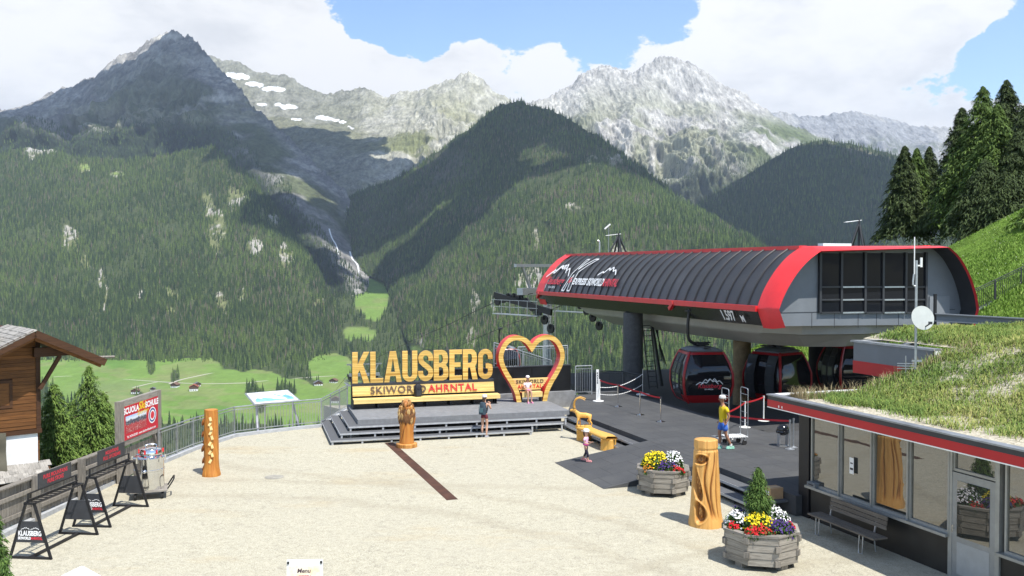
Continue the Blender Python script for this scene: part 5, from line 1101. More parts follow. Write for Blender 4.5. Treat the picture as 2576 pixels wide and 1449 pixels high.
ctree('larch_bush', 'light green young larch at the right frame edge above the stair', 2625, 480, 58, 1.7, 11, LAR, nb=240, tl=.4)
for (u, vt, y, r, sd, zb, lb_) in ((135, 965, 31, 2.3, 21, -4.2, 'low light green larch close behind the chalet corner'), (225, 920, 33, 2.2, 22, -4.5, 'tall light green larch between chalet and poster board'), (180, 1010, 34, 2.3, 23, -5, 'bushy larch filling the gap between the two larger larches'), (262, 990, 34.5, 1.6, 24, -4.5, 'slim larch just left of the poster board')):
    ctree('larch_tree', lb_, u, vt, y, r, sd, LAR, zb=zb, nb=520, tuft=17, tl=.24, droop=.55, group='larches below the fence', power=.72)

# ---------------------------------------------------------------- planters and flowers
PLW = wood('planter_board', (.30, .275, .235), (.12, .105, .09), axis='x', var=.22)
def planter(label, base, rz, Rr, h):
    th = thing('flower_planter', label, 'planter', base, rz, 'octagonal timber planters'); n = 8; rows = 4; bh = (h - .16) / rows; side = 2 * Rr * math.tan(math.pi / 8) * .98
    me = [MB().box((0, 0, 0), (side + dx, .07, bh - .008)).mesh('board', PLW) for dx in (.06, -.02)]; blk = MB().box((0, 0, 0), (.12, .12, bh * .8)).mesh('joint_block', WOODG); cap = MB().box((0, 0, 0), (side + .07, .15, .05)).mesh('rim_cap', WOODGX); ft = MB().box((0, 0, 0), (.14, .2, .14)).mesh('foot', WOODG)
    for i in range(n):
        a = 2 * math.pi * (i + .5) / n; nx, ny = math.cos(a), math.sin(a)
        for k in range(rows):
            z = .12 + bh * (k + .5); rr = Rr - .035 + (k == rows - 1) * 0 + .045 * (k / rows) ; o = link('board', me[(k + i) % 2], th, (nx * rr, ny * rr, z), a - math.pi / 2)
            if (k + i) % 2: c = a + math.pi / 8; q = Rr / math.cos(math.pi / 8) - .02 + .045 * (k / rows); link('joint_block', blk, th, (math.cos(c) * q, math.sin(c) * q, z), c)
        link('rim_cap', cap, th, (nx * (Rr - .02), ny * (Rr - .02), h - .015 + .002 * (i % 2)), a - math.pi / 2)
        if i % 2 == 0: link('foot', ft, th, (nx * (Rr - .14), ny * (Rr - .14), .07), a)
    MB().lathe([(Rr * .93, h - .2), (Rr * .93, h - .06), (Rr * .5, h - .02), (.02, h)], 16).build('soil', mat('potting_soil', (.035, .025, .018), .95, bump=.5), th); return th
LEAFM = blade_mat('flower_leaves', [(.03, .07, .015), (.05, .11, .02), (.09, .15, .035)])
def petal_mat(name, c): return mat(name, c, .6, var=.12, scale=30, spec=.2)
FLO = {'yellow': petal_mat('yellow_petals', (.72, .55, .015)), 'white': petal_mat('white_petals', (.75, .73, .76)), 'purple': petal_mat('purple_petals', (.06, .025, .16)), 'red': petal_mat('red_petals', (.5, .012, .018)), 'orange': petal_mat('orange_petals', (.65, .22, .02))}
def cushion(color, label, cen, rx, ry, hgt, n, seed, size=.024, group='flower cushions in the planters'):
    rs = np.random.RandomState(seed); th = thing('flower_cushion', label, 'flowers', cen, 0, group); nl = int(n * 2.2); n = int(n * .8)
    def dome(m_, jit): a = rs.rand(m_) * 6.283; q = np.sqrt(rs.rand(m_)); x, y = np.cos(a) * q * rx, np.sin(a) * q * ry; z = hgt * np.sqrt(np.maximum(.02, 1 - q ** 2)) + rs.normal(0, jit, m_); return np.stack([x, y, z], 1), a, q
    P, a, q = dome(nl, .03); blades('leaves', P - np.array([0, 0, .09]), np.full(nl, .10), .03 + .02 * rs.rand(nl), .3 + rs.rand(nl), rs.rand(nl) * 6.28, rs.rand(nl), LEAFM, th)['kind'] = 'stuff'
    P, a, q = dome(n, .035); nrm = np.stack([np.cos(a) * q * .7, np.sin(a) * q * .7 - .25, .6 + 0 * a], 1) + rs.normal(0, .25, (n, 3)); nrm /= np.linalg.norm(nrm, axis=1)[:, None]
    t1 = np.cross(nrm, [0, 0, 1.0]) + 1e-3; t1 /= np.linalg.norm(t1, axis=1)[:, None]; t2 = np.cross(nrm, t1); sz = size * (.7 + .6 * rs.rand(n)); V = [P + nrm * (sz * .25)[:, None]]
    for k in range(6): c, s_ = math.cos(k * math.pi / 3), math.sin(k * math.pi / 3); V.append(P + (t1 * c + t2 * s_) * (sz * (.8 + .4 * rs.rand(n)))[:, None])
    V = np.stack(V, 1).reshape(-1, 3); b = np.arange(n)[:, None] * 7; F = np.concatenate([b + np.array([[0, 1 + k, 1 + (k + 1) % 6]]) for k in range(6)]); setp(link('blooms', npmesh('blooms', V, F, FLO[color]), th), kind='stuff'); return th
p2 = G(1913, 1412); p1 = G(1668, 1238)
planter('large octagonal weathered timber planter with a small cypress', p2, R(10), .77, .8)
planter('octagonal weathered timber planter beside the tall carved post', p1, R(14), .7, .76)
def cu(p, dx, dy, z): return (p.x + dx, p.y + dy, z)
for c, lb_, P_, dx, dy, z, rx, ry, hh, n, sd in (
  ('yellow', 'yellow flower cushion in front of the small cypress', p2, -.1, -.22, .78, .36, .34, .34, 420, 1), ('white', 'white flowers at the left of the cypress planter', p2, -.48, .12, .78, .3, .34, .3, 260, 2), ('white', 'white flowers at the right of the cypress planter', p2, .38, .2, .78, .36, .34, .36, 340, 3),
  ('red', 'bright red flowers at the front of the cypress planter', p2, -.18, -.6, .76, .36, .18, .16, 240, 4), ('purple', 'dark purple flowers at the front right of the cypress planter', p2, .3, -.42, .76, .34, .3, .26, 260, 5), ('purple', 'dark purple flowers at the back left of the cypress planter', p2, -.42, .4, .86, .2, .16, .26, 90, 6), ('red', 'small red flowers at the left rim of the cypress planter', p2, -.66, -.15, .76, .14, .2, .14, 70, 7), ('red', 'dull red flowers at the right rim of the cypress planter', p2, .62, -.1, .76, .14, .24, .14, 60, 27),
  ('yellow', 'yellow flower dome at the left of the planter by the carved post', p1, -.22, 0, .72, .44, .5, .46, 520, 8), ('white', 'white flowers at the right of the planter by the carved post', p1, .28, .0, .74, .32, .42, .46, 300, 9), ('purple', 'dark purple flowers low in the planter by the carved post', p1, .02, -.42, .72, .34, .24, .26, 220, 10), ('red', 'red flowers at the front rim by the carved post', p1, .28, -.56, .71, .26, .12, .12, 120, 11), ('orange', 'orange flowers at the left rim by the carved post', p1, -.5, -.36, .71, .16, .16, .16, 70, 12)):
    cushion(c, lb_, cu(P_, dx, dy, z), rx, ry, hh, n, sd)
conifer('small_cypress', 'small pointed green cypress growing in the large planter', (p2.x - .02, p2.y + .12, .8), 1.3, .27, 31, THU, nb=300, tuft=13, droop=-1.1, tl=.10, power=.75, start=.02, cat='shrub')
conifer('thuja_shrub', 'green thuja bush at the near left corner of the plaza', (D(-22, 1285, 15.5).x, 15.5, .0), D(-22, 1285, 15.5).z, .3, 32, THU, nb=420, tuft=14, droop=-.6, tl=.16, power=.5, start=.02, cat='shrub')
conifer('thuja_shrub', 'low thuja bush in front of the taller corner bush', (D(12, 1405, 14.6).x, 14.6, .0), D(12, 1405, 14.6).z, .17, 33, THU, nb=220, tuft=12, droop=-.6, tl=.12, power=.5, start=.02, cat='shrub')

# ---------------------------------------------------------------- carved posts
def carve_mat(name, light, mid, dark):
    m = bpy.data.materials.new(name); m.use_nodes = True; T = NT(m.node_tree); b = T.n['Principled BSDF']; tc = T.new('ShaderNodeTexCoord').outputs['Object']
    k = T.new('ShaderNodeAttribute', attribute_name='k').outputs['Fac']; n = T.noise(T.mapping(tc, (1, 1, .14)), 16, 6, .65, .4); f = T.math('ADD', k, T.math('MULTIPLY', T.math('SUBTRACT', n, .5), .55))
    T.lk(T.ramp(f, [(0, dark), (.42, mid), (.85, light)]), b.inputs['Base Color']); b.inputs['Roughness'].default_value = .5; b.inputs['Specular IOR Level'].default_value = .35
    bn = T.new('ShaderNodeBump'); bn.inputs['Strength'].default_value = .5; bn.inputs['Distance'].default_value = .015; T.lk(n, bn.inputs['Height']); T.lk(bn.outputs[0], b.inputs['Normal']); return m
CARV = carve_mat('carved_oiled_wood', (.62, .34, .10), (.42, .18, .04), (.11, .04, .012)); CARVO = carve_mat('carved_orange_wood', (.50, .22, .045), (.38, .135, .024), (.11, .036, .01))
PALEW = mat('fresh_cut_wood', (.66, .50, .22), .7, var=.15, scale=20)
def post_mesh(name, h, rfun, dfun, m, nth=110, nz=150):
    th = np.linspace(0, 2 * np.pi, nth, endpoint=False); z = np.linspace(0, h, nz); TH_, Z = np.meshgrid(th, z); d, k = dfun(TH_, Z); r = rfun(TH_, Z) + d
    V = np.stack([r * np.cos(TH_), r * np.sin(TH_), Z], -1).reshape(-1, 3); idx = np.arange(nth * nz).reshape(nz, nth); F = np.stack([idx[:-1], np.roll(idx[:-1], -1, 1), np.roll(idx[1:], -1, 1), idx[1:]], -1).reshape(-1, 4)
    rt = r[-1]; V2 = [V]; K = [k.ravel()]; base = nth * nz; Fs = [F]; ring = idx[-1]
    for j, q in enumerate((.7, .35, .03)):
        V2.append(np.stack([rt * q * np.cos(th), rt * q * np.sin(th), np.full(nth, h + .006 * (j + 1))], 1)); K.append(np.full(nth, .75)); new = base + j * nth + np.arange(nth); Fs.append(np.stack([ring, np.roll(ring, -1), np.roll(new, -1), new], 1)); ring = new
    return npmesh(name, np.concatenate(V2), np.concatenate(Fs), m, True, {'k': ('FLOAT', np.concatenate(K))})
def gz(x, w): return np.exp(-(x / w) ** 2)
def wrapd(a, c): return (a - c + np.pi) % (2 * np.pi) - np.pi
# tall post with hollows and flowing grooves
def tall_d(a, z):
    n = fbm(np.cos(a) * 3, np.sin(a) * 3, z * 1.1, 4, .6) - .5; g = fbm(np.cos(a) * 9, np.sin(a) * 9, z * .9 + 4, 3) - .5; d = .05 * n + .02 * g; k = .82 + .5 * g
    c0 = -2.15                                              # carved side faces the viewer and to the left
    def groove(cz, w, dep): x = wrapd(a, c0 + cz); return gz(x, w)
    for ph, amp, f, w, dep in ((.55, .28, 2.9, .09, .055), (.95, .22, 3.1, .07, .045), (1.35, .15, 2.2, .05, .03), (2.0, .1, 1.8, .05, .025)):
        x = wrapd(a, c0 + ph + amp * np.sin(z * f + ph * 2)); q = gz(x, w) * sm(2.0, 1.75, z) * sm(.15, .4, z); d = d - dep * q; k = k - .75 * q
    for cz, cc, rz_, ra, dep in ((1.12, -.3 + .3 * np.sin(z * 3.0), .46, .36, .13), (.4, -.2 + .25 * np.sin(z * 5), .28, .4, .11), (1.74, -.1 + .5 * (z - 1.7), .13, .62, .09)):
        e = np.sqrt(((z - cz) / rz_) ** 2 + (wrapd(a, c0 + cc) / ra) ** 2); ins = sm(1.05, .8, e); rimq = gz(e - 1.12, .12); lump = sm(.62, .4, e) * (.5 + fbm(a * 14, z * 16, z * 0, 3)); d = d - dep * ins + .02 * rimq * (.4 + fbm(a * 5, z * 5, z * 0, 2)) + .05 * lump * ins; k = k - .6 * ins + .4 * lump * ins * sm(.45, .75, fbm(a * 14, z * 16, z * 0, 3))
    d = d - .02 * gz(z - 1.98, .03); return d, np.clip(k, 0, 1)
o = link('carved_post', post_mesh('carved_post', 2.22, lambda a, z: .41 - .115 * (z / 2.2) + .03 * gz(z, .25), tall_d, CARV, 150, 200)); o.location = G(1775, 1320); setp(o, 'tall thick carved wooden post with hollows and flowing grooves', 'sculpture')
# leafy post on the left
def leafy_d(a, z):
    n = fbm(np.cos(a) * 3 + 5, np.sin(a) * 3, z * 1.6, 4, .6) - .5; st_ = fbm(np.cos(a) * 8, np.sin(a) * 8, z * 3 + a * 2, 3) - .5; return .05 * n + .03 * st_, np.clip(.62 + .9 * st_, 0, 1)
lp = thing('carved_post', 'slim orange carved post with leaf shapes along one side', 'sculpture', G(532, 1196), 0)
link('trunk', post_mesh('trunk', 2.12, lambda a, z: .235 - .035 * z / 2.1 + .05 * gz(z, .2), leafy_d, CARVO), lp)
for i, (z, l, w) in enumerate(((1.82, .3, .1), (1.45, .3, .085), (1.2, .24, .08), (.98, .3, .09), (.62, .34, .1), (.35, .26, .08), (.22, .2, .07))):
    mm = MB(); mm.sphere((0, 0, 0), 1, 10, 8, 0, (w * .55, w * .8, l / 2)); me = mm.mesh('leaf', mat('dark_carved_leaf', (.26, .085, .018), .55, var=.25, scale=9), True); q = link('leaf', me, lp, (-.21 - .02 * (i % 2), -.05 + .03 * (i % 3), z - .08)); q.rotation_euler = (0, R(24), R(-14 + 9 * (i % 3)))
for i, (dx, z) in enumerate(((.05, 1.84), (.03, 1.68), (.07, 1.55), (.05, 1.4), (.1, 1.25), (.03, 1.06), (.1, .97), (.03, .78), (.1, .70), (.04, .5))):
    q = link('pale_chip', MB().box((0, 0, 0), (.07, .03, .13)).mesh('pale_chip', PALEW), lp, (dx, -.225 + .012 * z * .4, z)); q.rotation_euler = (R(-14), R(28 if i % 2 else -22), 0)
# eagle post
ep = thing('eagle_post', 'carved eagle-headed wooden post on a round bark disc', 'sculpture', G(1023, 1124), 0)
def bark_d(a, z): n = fbm(np.cos(a) * 6, np.sin(a) * 6, z * 2, 4, .6) - .5; return .05 * n, np.clip(.45 + n, 0, 1)
link('base_disc', post_mesh('base_disc', .14, lambda a, z: .385 + 0 * z, bark_d, CARV, 60, 6), ep)
def eag_d(a, z):
    n = fbm(np.cos(a) * 4, np.sin(a) * 4, z * 1.3, 4, .6) - .5; x = wrapd(a, -1.6 + 1.1 * (z - .8)); q = gz(x, .1) * sm(1.35, 1.1, z); return .03 * n - .03 * q + .07 * sm(.5, 1.0, z) * sm(1.25, .9, z) * (wrapd(a, -1.2 + z) > 0), np.clip(.6 + .7 * n - .5 * q, 0, 1)
q = link('body', post_mesh('body', 1.38, lambda a, z: .25 + .025 * gz(z, .2) + .02 * z, eag_d, CARVO), ep); q.location = (0, 0, .13)
FE = mat('dark_feather_wood', (.17, .075, .028), .6, var=.35, scale=8); FP = mat('pale_feather_wood', (.52, .33, .13), .6, var=.25, scale=12); rs_ = random.Random(4)
fe = [MB().ring([[(x * w, -.012, z), (0, -.03, z), (-x * w, -.012, z), (0, .01, z)] for z, w, x in ((.03, .3, .06), (-.06, 1, .065), (-.15, .9, .06), (-.24, .1, .03))]).mesh('feather', m_) for m_ in (FE, FP)]
for lay, (zl, rl, n) in enumerate(((1.12, .30, 17), (1.26, .305, 17), (1.4, .285, 15), (1.53, .245, 13))):
    for i in range(n):
        a = 2 * math.pi * (i + .5 * (lay % 2)) / n + rs_.uniform(-.06, .06); q = link('feather', fe[0 if (lay < 2) == (rs_.random() < .75) else 1], ep, (math.cos(a) * rl, math.sin(a) * rl, zl + rs_.uniform(-.02, .03))); q.rotation_euler = (R(10 - 5 * lay), 0, a + math.pi / 2)
hd = MB(); hd.sphere((0, -.04, 1.64), .2, 18, 12, 0, (.95, 1.1, .82)); hd.build('head', mat('eagle_head_wood', (.36, .18, .06), .55, var=.2, scale=9), ep, True)
MB().tube(crom([(0, -.16, 1.66), (0, -.3, 1.66), (0, -.37, 1.57), (0, -.35, 1.45)], 4), [.10 - .0073 * i for i in range(13)], 8).build('beak', mat('beak_wood', (.34, .13, .03), .5), ep, True)
for sx in (-1, 1):
    q = MB().sphere((0, 0, 0), .07, 8, 6, 0, (.5, 1.2, .5)).build('brow', FP, ep, True, loc=(sx * .11, -.14, 1.77))

# ---------------------------------------------------------------- ibex bench
IBX = carve_mat('pale_larch_carving', (.66, .38, .09), (.56, .27, .05), (.32, .13, .025))
ia, ib = G(1466, 1106), G(1530, 1132); dir_ = (ib - ia).normalized(); iang = math.atan2(dir_.y, dir_.x)
ibn = thing('ibex_bench', 'yellow log bench with a carved ibex standing on one end', 'bench', ia, iang); L_ = (ib - ia).length + .25
for x in (0.12, L_ - .25):
    me = post_mesh('stump', .42, lambda a, z: .27 - .03 * z + .05 * np.cos(4 * a), lambda a, z: (.05 * (fbm(np.cos(a) * 5 + x, np.sin(a) * 5, z * 3, 3) - .5) - .05 * gz(wrapd(a, -1.4), .2) * (z < .3), np.clip(.75 + 1.0 * (fbm(np.cos(a) * 5 + x, np.sin(a) * 5, z * 3, 3) - .5), 0, 1)), IBX, 48, 14); link('stump', me, ibn, (x, 0, 0))
prof_ = [(-.05, .46), (0, .52), (.5, .54)]
lps = [[(x, y * w, z + .012 * math.sin(x * 9 + y * 7)) for y, z in ((-.26, .44), (-.28, .49), (-.2, .54), (.2, .54), (.28, .49), (.26, .44))] for x, w in ((-.15, .9), (0, 1.05), (.5, .95), (1.0, .92), (L_ - .3, 1.0), (L_ + .03, .85))]
link('seat', npmesh('seat', np.array(lps).reshape(-1, 3), np.array([[i * 6 + j, i * 6 + (j + 1) % 6, (i + 1) * 6 + (j + 1) % 6, (i + 1) * 6 + j] for i in range(5) for j in range(6)]), IBX, False, {'k': ('FLOAT', np.full(36, .8))}), ibn)
def skin(name, chains, m, parent, sub=2, loc=None, rz=None, smooth=True):
    """chains: lists of (x, y, z, radius); chains that start at an existing point join it; others are islands"""
    V = []; E = []; Rd = []; key = {}; roots = []
    for ch in chains:
        prev = None
        for i, (x, y, z, r) in enumerate(ch):
            k = (round(x, 4), round(y, 4), round(z, 4))
            if k in key: j = key[k]
            else:
                j = len(V); V.append((x, y, z)); Rd.append(r); key[k] = j
                if i == 0: roots.append(j)
            if prev is not None and prev != j: E.append((prev, j))
            prev = j
    me = bpy.data.meshes.new(name); me.from_pydata(V, E, []); o = link(name, me, parent, loc, rz); md = o.modifiers.new('skin', 'SKIN'); md.use_smooth_shade = smooth; md.branch_smoothing = .6
    for j, sv in enumerate(me.skin_vertices[0].data): rr = Rd[j]; sv.radius = rr if isinstance(rr, tuple) else (rr, rr); sv.use_root = j in roots
    if sub: sd = o.modifiers.new('sub', 'SUBSURF'); sd.levels = sub; sd.render_levels = sub
    me.materials.append(m); return o
IBM = mat('ibex_wood', (.64, .36, .08), .5, var=.15, scale=14)
ix = thing_ix = .1
def ibex():
    # x forward (head), local frame on the bench end; faces the picture's left
    K = 1.0; C = []
    pel = (-.24, 0, .42, (.095, .11)); mid = (0, 0, .40, (.1, .12)); sh = (.2, 0, .42, (.1, .125)); nk = (.32, 0, .55, .08); hd_ = (.40, 0, .64, .068); mz_ = (.54, 0, .57, .042)
    C.append([mid, sh, nk, hd_, mz_]); C.append([mid, pel, (-.31, 0, .45, .025)])
    for sy in (-1, 1):
        C.append([sh, (.2, .06 * sy, .30, .05), (.2 + .05 * sy, .07 * sy, .15, .028), (.2 + .05 * sy, .07 * sy, .02, .03)])
        C.append([pel, (-.24, .06 * sy, .30, .065), (-.19 - .05 * sy, .07 * sy, .2, .034), (-.26 - .05 * sy, .07 * sy, .12, .026), (-.24 - .05 * sy, .07 * sy, .02, .03)])
    q = skin('ibex', C, IBM, ibn, 2); q.location = (.1, .0, .55); q.rotation_euler = (0, 0, math.pi - iang - R(8))
    for sy in (-1, 1):
        pts = crom([(.37, .03 * sy, .68), (.38, .06 * sy, .84), (.31, .10 * sy, 1.02), (.14, .15 * sy, 1.09), (-.06, .19 * sy, 1.02)], 6); hr = MB(); hr.tube(pts, [.043 - .0013 * i for i in range(len(pts))], 8)
        for i in range(1, len(pts) - 2): d = (pts[i + 1] - pts[i - 1]).normalized(); hr.tube([pts[i] - d * .008, pts[i] + d * .008], .05 - .0013 * i, 8)
        hr.build('horn', IBM, q, True); MB().sphere((0, 0, 0), .045, 8, 6, 0, (.5, 1, .35)).build('ear', IBM, q, True, loc=(.32, .07 * sy, .63))
    MB().tube([(.42, 0, .56), (.41, 0, .5)], [.018, .004], 6).build('beard', IBM, q)
    rk = MB(); rs = random.Random(3)
    for k in range(9): rk.sphere((rs.uniform(-.25, .32), rs.uniform(-.13, .13), .0), rs.uniform(.06, .1), 7, 5, 0, (1.2, 1, .5))
    setp(rk.build('carved_rocks', IBM, q, False), kind='stuff')
ibex()

# ---------------------------------------------------------------- barriers
BELT = mat('red_belt', (.45, .015, .025), .6, var=.05)
def stanchion(label, u, v, m=CHROME, h=1.0, base=.19, thick=.026, y=None):
    p = G(u, v, ZD) if y is None else Vector((D(u, 900, y).x, y, ZD)); t = thing('belt_stanchion', label, 'stanchion', p, 0, 'belt barrier posts on the deck')
    MB().tube([(0, 0, .01), (0, 0, h)], thick, 12).build('post', m, t, True); MB().lathe([(base, 0), (base, .012), (base * .6, .03), (thick * 1.6, .06)], 24).build('base', m, t, True); MB().lathe([(thick * 1.35, h - .09), (thick * 1.35, h)], 12).build('head', DARKM if m is CHROME else m, t, True); return p + Vector((0, 0, h - .05))
def belt(label, a, b, sag=.03, w=.06):
    pts = [a.lerp(b, i / 8) - Vector((0, 0, sag * 4 * (i / 8) * (1 - i / 8))) for i in range(9)]; o = MB()
    for i in range(8): o.bar(pts[i], pts[i + 1], .006, w)
    setp(o.build('barrier_belt', BELT), label, 'belt', 'red barrier belts')
wp = G(1505, 1009, ZD); t = thing('sign_post', 'tall white square post with black marks at the belt barrier', 'post', wp, 0)
MB().b2((-.1, -.06, .02), (.02, .0, 1.45)).build('board', WHITE, t); MB().tube([(.06, 0, 0), (.06, 0, 1.0)], .03, 10).build('pole', WHITE, t, True); MB().lathe([(.25, 0), (.25, .02), (.1, .04)], 24).build('base', WHITE, t)
for k, ch in enumerate('KASSE'[::1]): link('lettering', text_me(ch, .12, BLACK, .002, .003), t, (-.04, -.064, 1.28 - .11 * k))
e0 = wp + Vector((.06, 0, .95))
e1 = stanchion('chrome stanchion next to the tall white post', 1554.5, 1023); e2 = stanchion('middle chrome stanchion of the left belt line', 1610, 1044); e3 = stanchion('chrome stanchion at the free end of the left belt line', 1662, 1061)
belt('red belt from the white post to the first chrome stanchion', e0, e1); belt('red belt between the first and middle chrome stanchions', e1, e2); belt('red belt between the middle and last chrome stanchions', e2, e3)
WHP = mat('white_plastic_post', (.72, .72, .68), .5, var=.05)
e5 = stanchion('white stanchion hidden partly behind the man in yellow', 1832, 1110, y=32.4, m=WHP); e6 = stanchion('white stanchion behind the luggage trolley', 1874, 1075, m=WHP, base=.21); e7 = stanchion('white stanchion in front of the open cabin', 1921, 1058.6, m=WHP, base=.22); e8 = stanchion('grey stanchion beside the round black bin', 1987, 1130, m=STEEL, base=.16); stanchion('grey stanchion close to the building corner', 1996, 1126, m=STEEL, base=.14)
belt('red belt behind the man to the trolley stanchion', e5, e6); belt('red belt from the trolley stanchion to the open cabin', e6, e7); belt('long red belt reaching the grey stanchion by the bin', e5 - Vector((0, 0, .12)), e8)
cp = G(1617, 993, ZD); t = thing('chain_post', 'grey chain post on a white disc near the platform edge', 'post', cp, 0); MB().tube([(0, 0, 0), (0, 0, 1.25)], .025, 8).build('pole', STEEL, t, True); MB().lathe([(.32, 0), (.32, .03), (.1, .05)], 24).build('base', WHITE, t)
for lb_, z in (('upper white chain hanging between white post and chain post', 1.0), ('lower white chain hanging between white post and chain post', .5)):
    a, b = cp + Vector((0, 0, z)), wp + Vector((.06, .1, z * .62)); o = MB(); n = 26
    for i in range(n):
        f0, f1 = i / n, (i + .8) / n; g = lambda f: a.lerp(b, f) - Vector((0, 0, .22 * 4 * f * (1 - f))); o.tube([g(f0), g((f0 + f1) / 2), g(f1)], [.012, .024, .012], 5)
    setp(o.build('barrier_chain', WHITE), lb_, 'chain', 'white chains by the platform')

# ---------------------------------------------------------------- trolley, bin, bench, boxes
ct = thing('luggage_trolley', 'tall steel luggage trolley with slatted bed behind the man', 'trolley', G(1848, 1117, ZD), R(14))
for sx in (-1, 1):
    pts = [(.36 * sx, -.26, .3)] + crom([(.36 * sx, -.26, 1.84), (.36 * sx, -.25, 1.9), (.36 * sx, -.18, 1.94), (.36 * sx, .18, 1.94), (.36 * sx, .25, 1.9), (.36 * sx, .26, 1.84)], 3) + [(.36 * sx, .26, .3)]; fr = MB().tube(pts, .016, 8).build('end_frame', STEEL, ct, True)
    for z in (.75, 1.1, 1.45, 1.72): MB().tube([(.36 * sx, -.26, z), (.36 * sx, .26, z)], .009, 6).build('crossbar', STEEL, fr)
    for sy in (-1, 1): w = MB().tube([(.26 * sx, .22 * sy - .02, .085), (.26 * sx, .22 * sy + .02, .085)], .085, 14).build('wheel', RUBBER, ct, True); MB().box((.26 * sx, .22 * sy, .19), (.06, .07, .1)).build('wheel_fork', STEEL, w)
for i in range(9): MB().b2((-.38 + i * .085, -.28, .27), (-.38 + i * .085 + .06, .28, .3)).build('bed_slat', WHITE, ct)
MB().b2((-.4, -.24, .24), (.4, -.2, .268)).build('bed_rail', STEEL, ct); MB().b2((-.4, .2, .24), (.4, .24, .268)).build('bed_rail', STEEL, ct)
MB().tube(crom([(-.4, -.2, .26), (-.75, -.2, .28), (-.78, 0, .3), (-.75, .2, .28), (-.4, .2, .26)], 4), .014, 6).build('tow_bar', STEEL, ct, True)
bn_ = thing('ball_bin', 'round glossy black ball-shaped bin on bent steel legs', 'bin', G(1969, 1122, ZD), R(10)); GB = mat('gloss_black', (.01, .01, .012), .12, var=.02, spec=.6)
MB().sphere((0, 0, .56), .2, 22, 14).build('ball', GB, bn_, True); MB().lathe([(.215, .47), (.235, .5), (.225, .54), (.205, .55)], 26).build('rim', GB, bn_, True)
for sx in (-1, 1): MB().box((sx * .15, 0, .22), (.02, .2, .44)).build('leg', STEEL, bn_); MB().sphere((sx * .21, 0, .5), .045, 8, 6).build('hinge', GB, bn_, True)
MB().box((0, 0, .01), (.34, .24, .02)).build('foot_plate', STEEL, bn_)
tA, tB = t_of(2042, 14.7), t_of(2210, 14.7); wb = thing('wooden_bench', 'grey slatted wooden bench below the shop windows', 'bench', (0, 0, 0), ANG)
for i in range(3): MB().b2((14.62 + i * .14, tB, .43), (14.62 + i * .14 + .125, tA, .465)).build('seat_slat', WOODG_ := wood('bench_slat', (.17, .15, .125), (.07, .06, .05), axis='y'), wb)
for i in range(3): MB().b2((15.06 + i * .015, tB + .1, .6 + i * .105), (15.09 + i * .015, tA - .3, .695 + i * .105)).build('back_slat', WOODG_, wb)
for t in (tA - .35, tB + .45):
    MB().tube(crom([(14.66, t - .06, .43), (14.64, t - .06, .02), (14.64, t, .0), (14.64, t + .06, .02), (14.66, t + .06, .43)], 3), .013, 6).build('front_leg', STEEL, wb, True); MB().tube([(15.02, t, .43), (15.08, t, .0)], .014, 6).build('rear_leg', STEEL, wb); MB().bar((15.03, t, .4), (15.13, t, .86), .03).build('back_support', STEEL, wb)
cb = thing('cardboard_box', 'brown cardboard box on the steps by the building corner', 'box', S(14.95, 21.05, .37), ANG); CBM = mat('cardboard', (.42, .27, .15), .8, var=.08); MB().b2((-.2, -.17, 0), (.2, .17, .3)).build('carton', CBM, cb); MB().b2((-.2005, -.03, .2995), (.2005, .03, .3015)).build('tape', mat('parcel_tape', (.5, .38, .22), .4), cb); MB().b2((-.203, -.1, .1), (-.2005, .05, .22)).build('label', WHITE, cb)
lc = thing('small_toolbox', 'small grey and blue open toolbox on the window sill', 'toolbox', S(FS - .02, TEND - .65, .9), ANG); MB().b2((-.09, -.16, 0), (.09, .16, .12)).build('tray', GREYM, lc); MB().box((.08, 0, .19), (.03, .3, .16)).build('lid', mat('blue_grey_plastic', (.22, .33, .38), .5), lc); MB().tube(crom([(-.1, -.1, .06), (-.14, 0, .08), (-.1, .1, .06)], 3), .012, 6).build('handle', BLACK, lc)

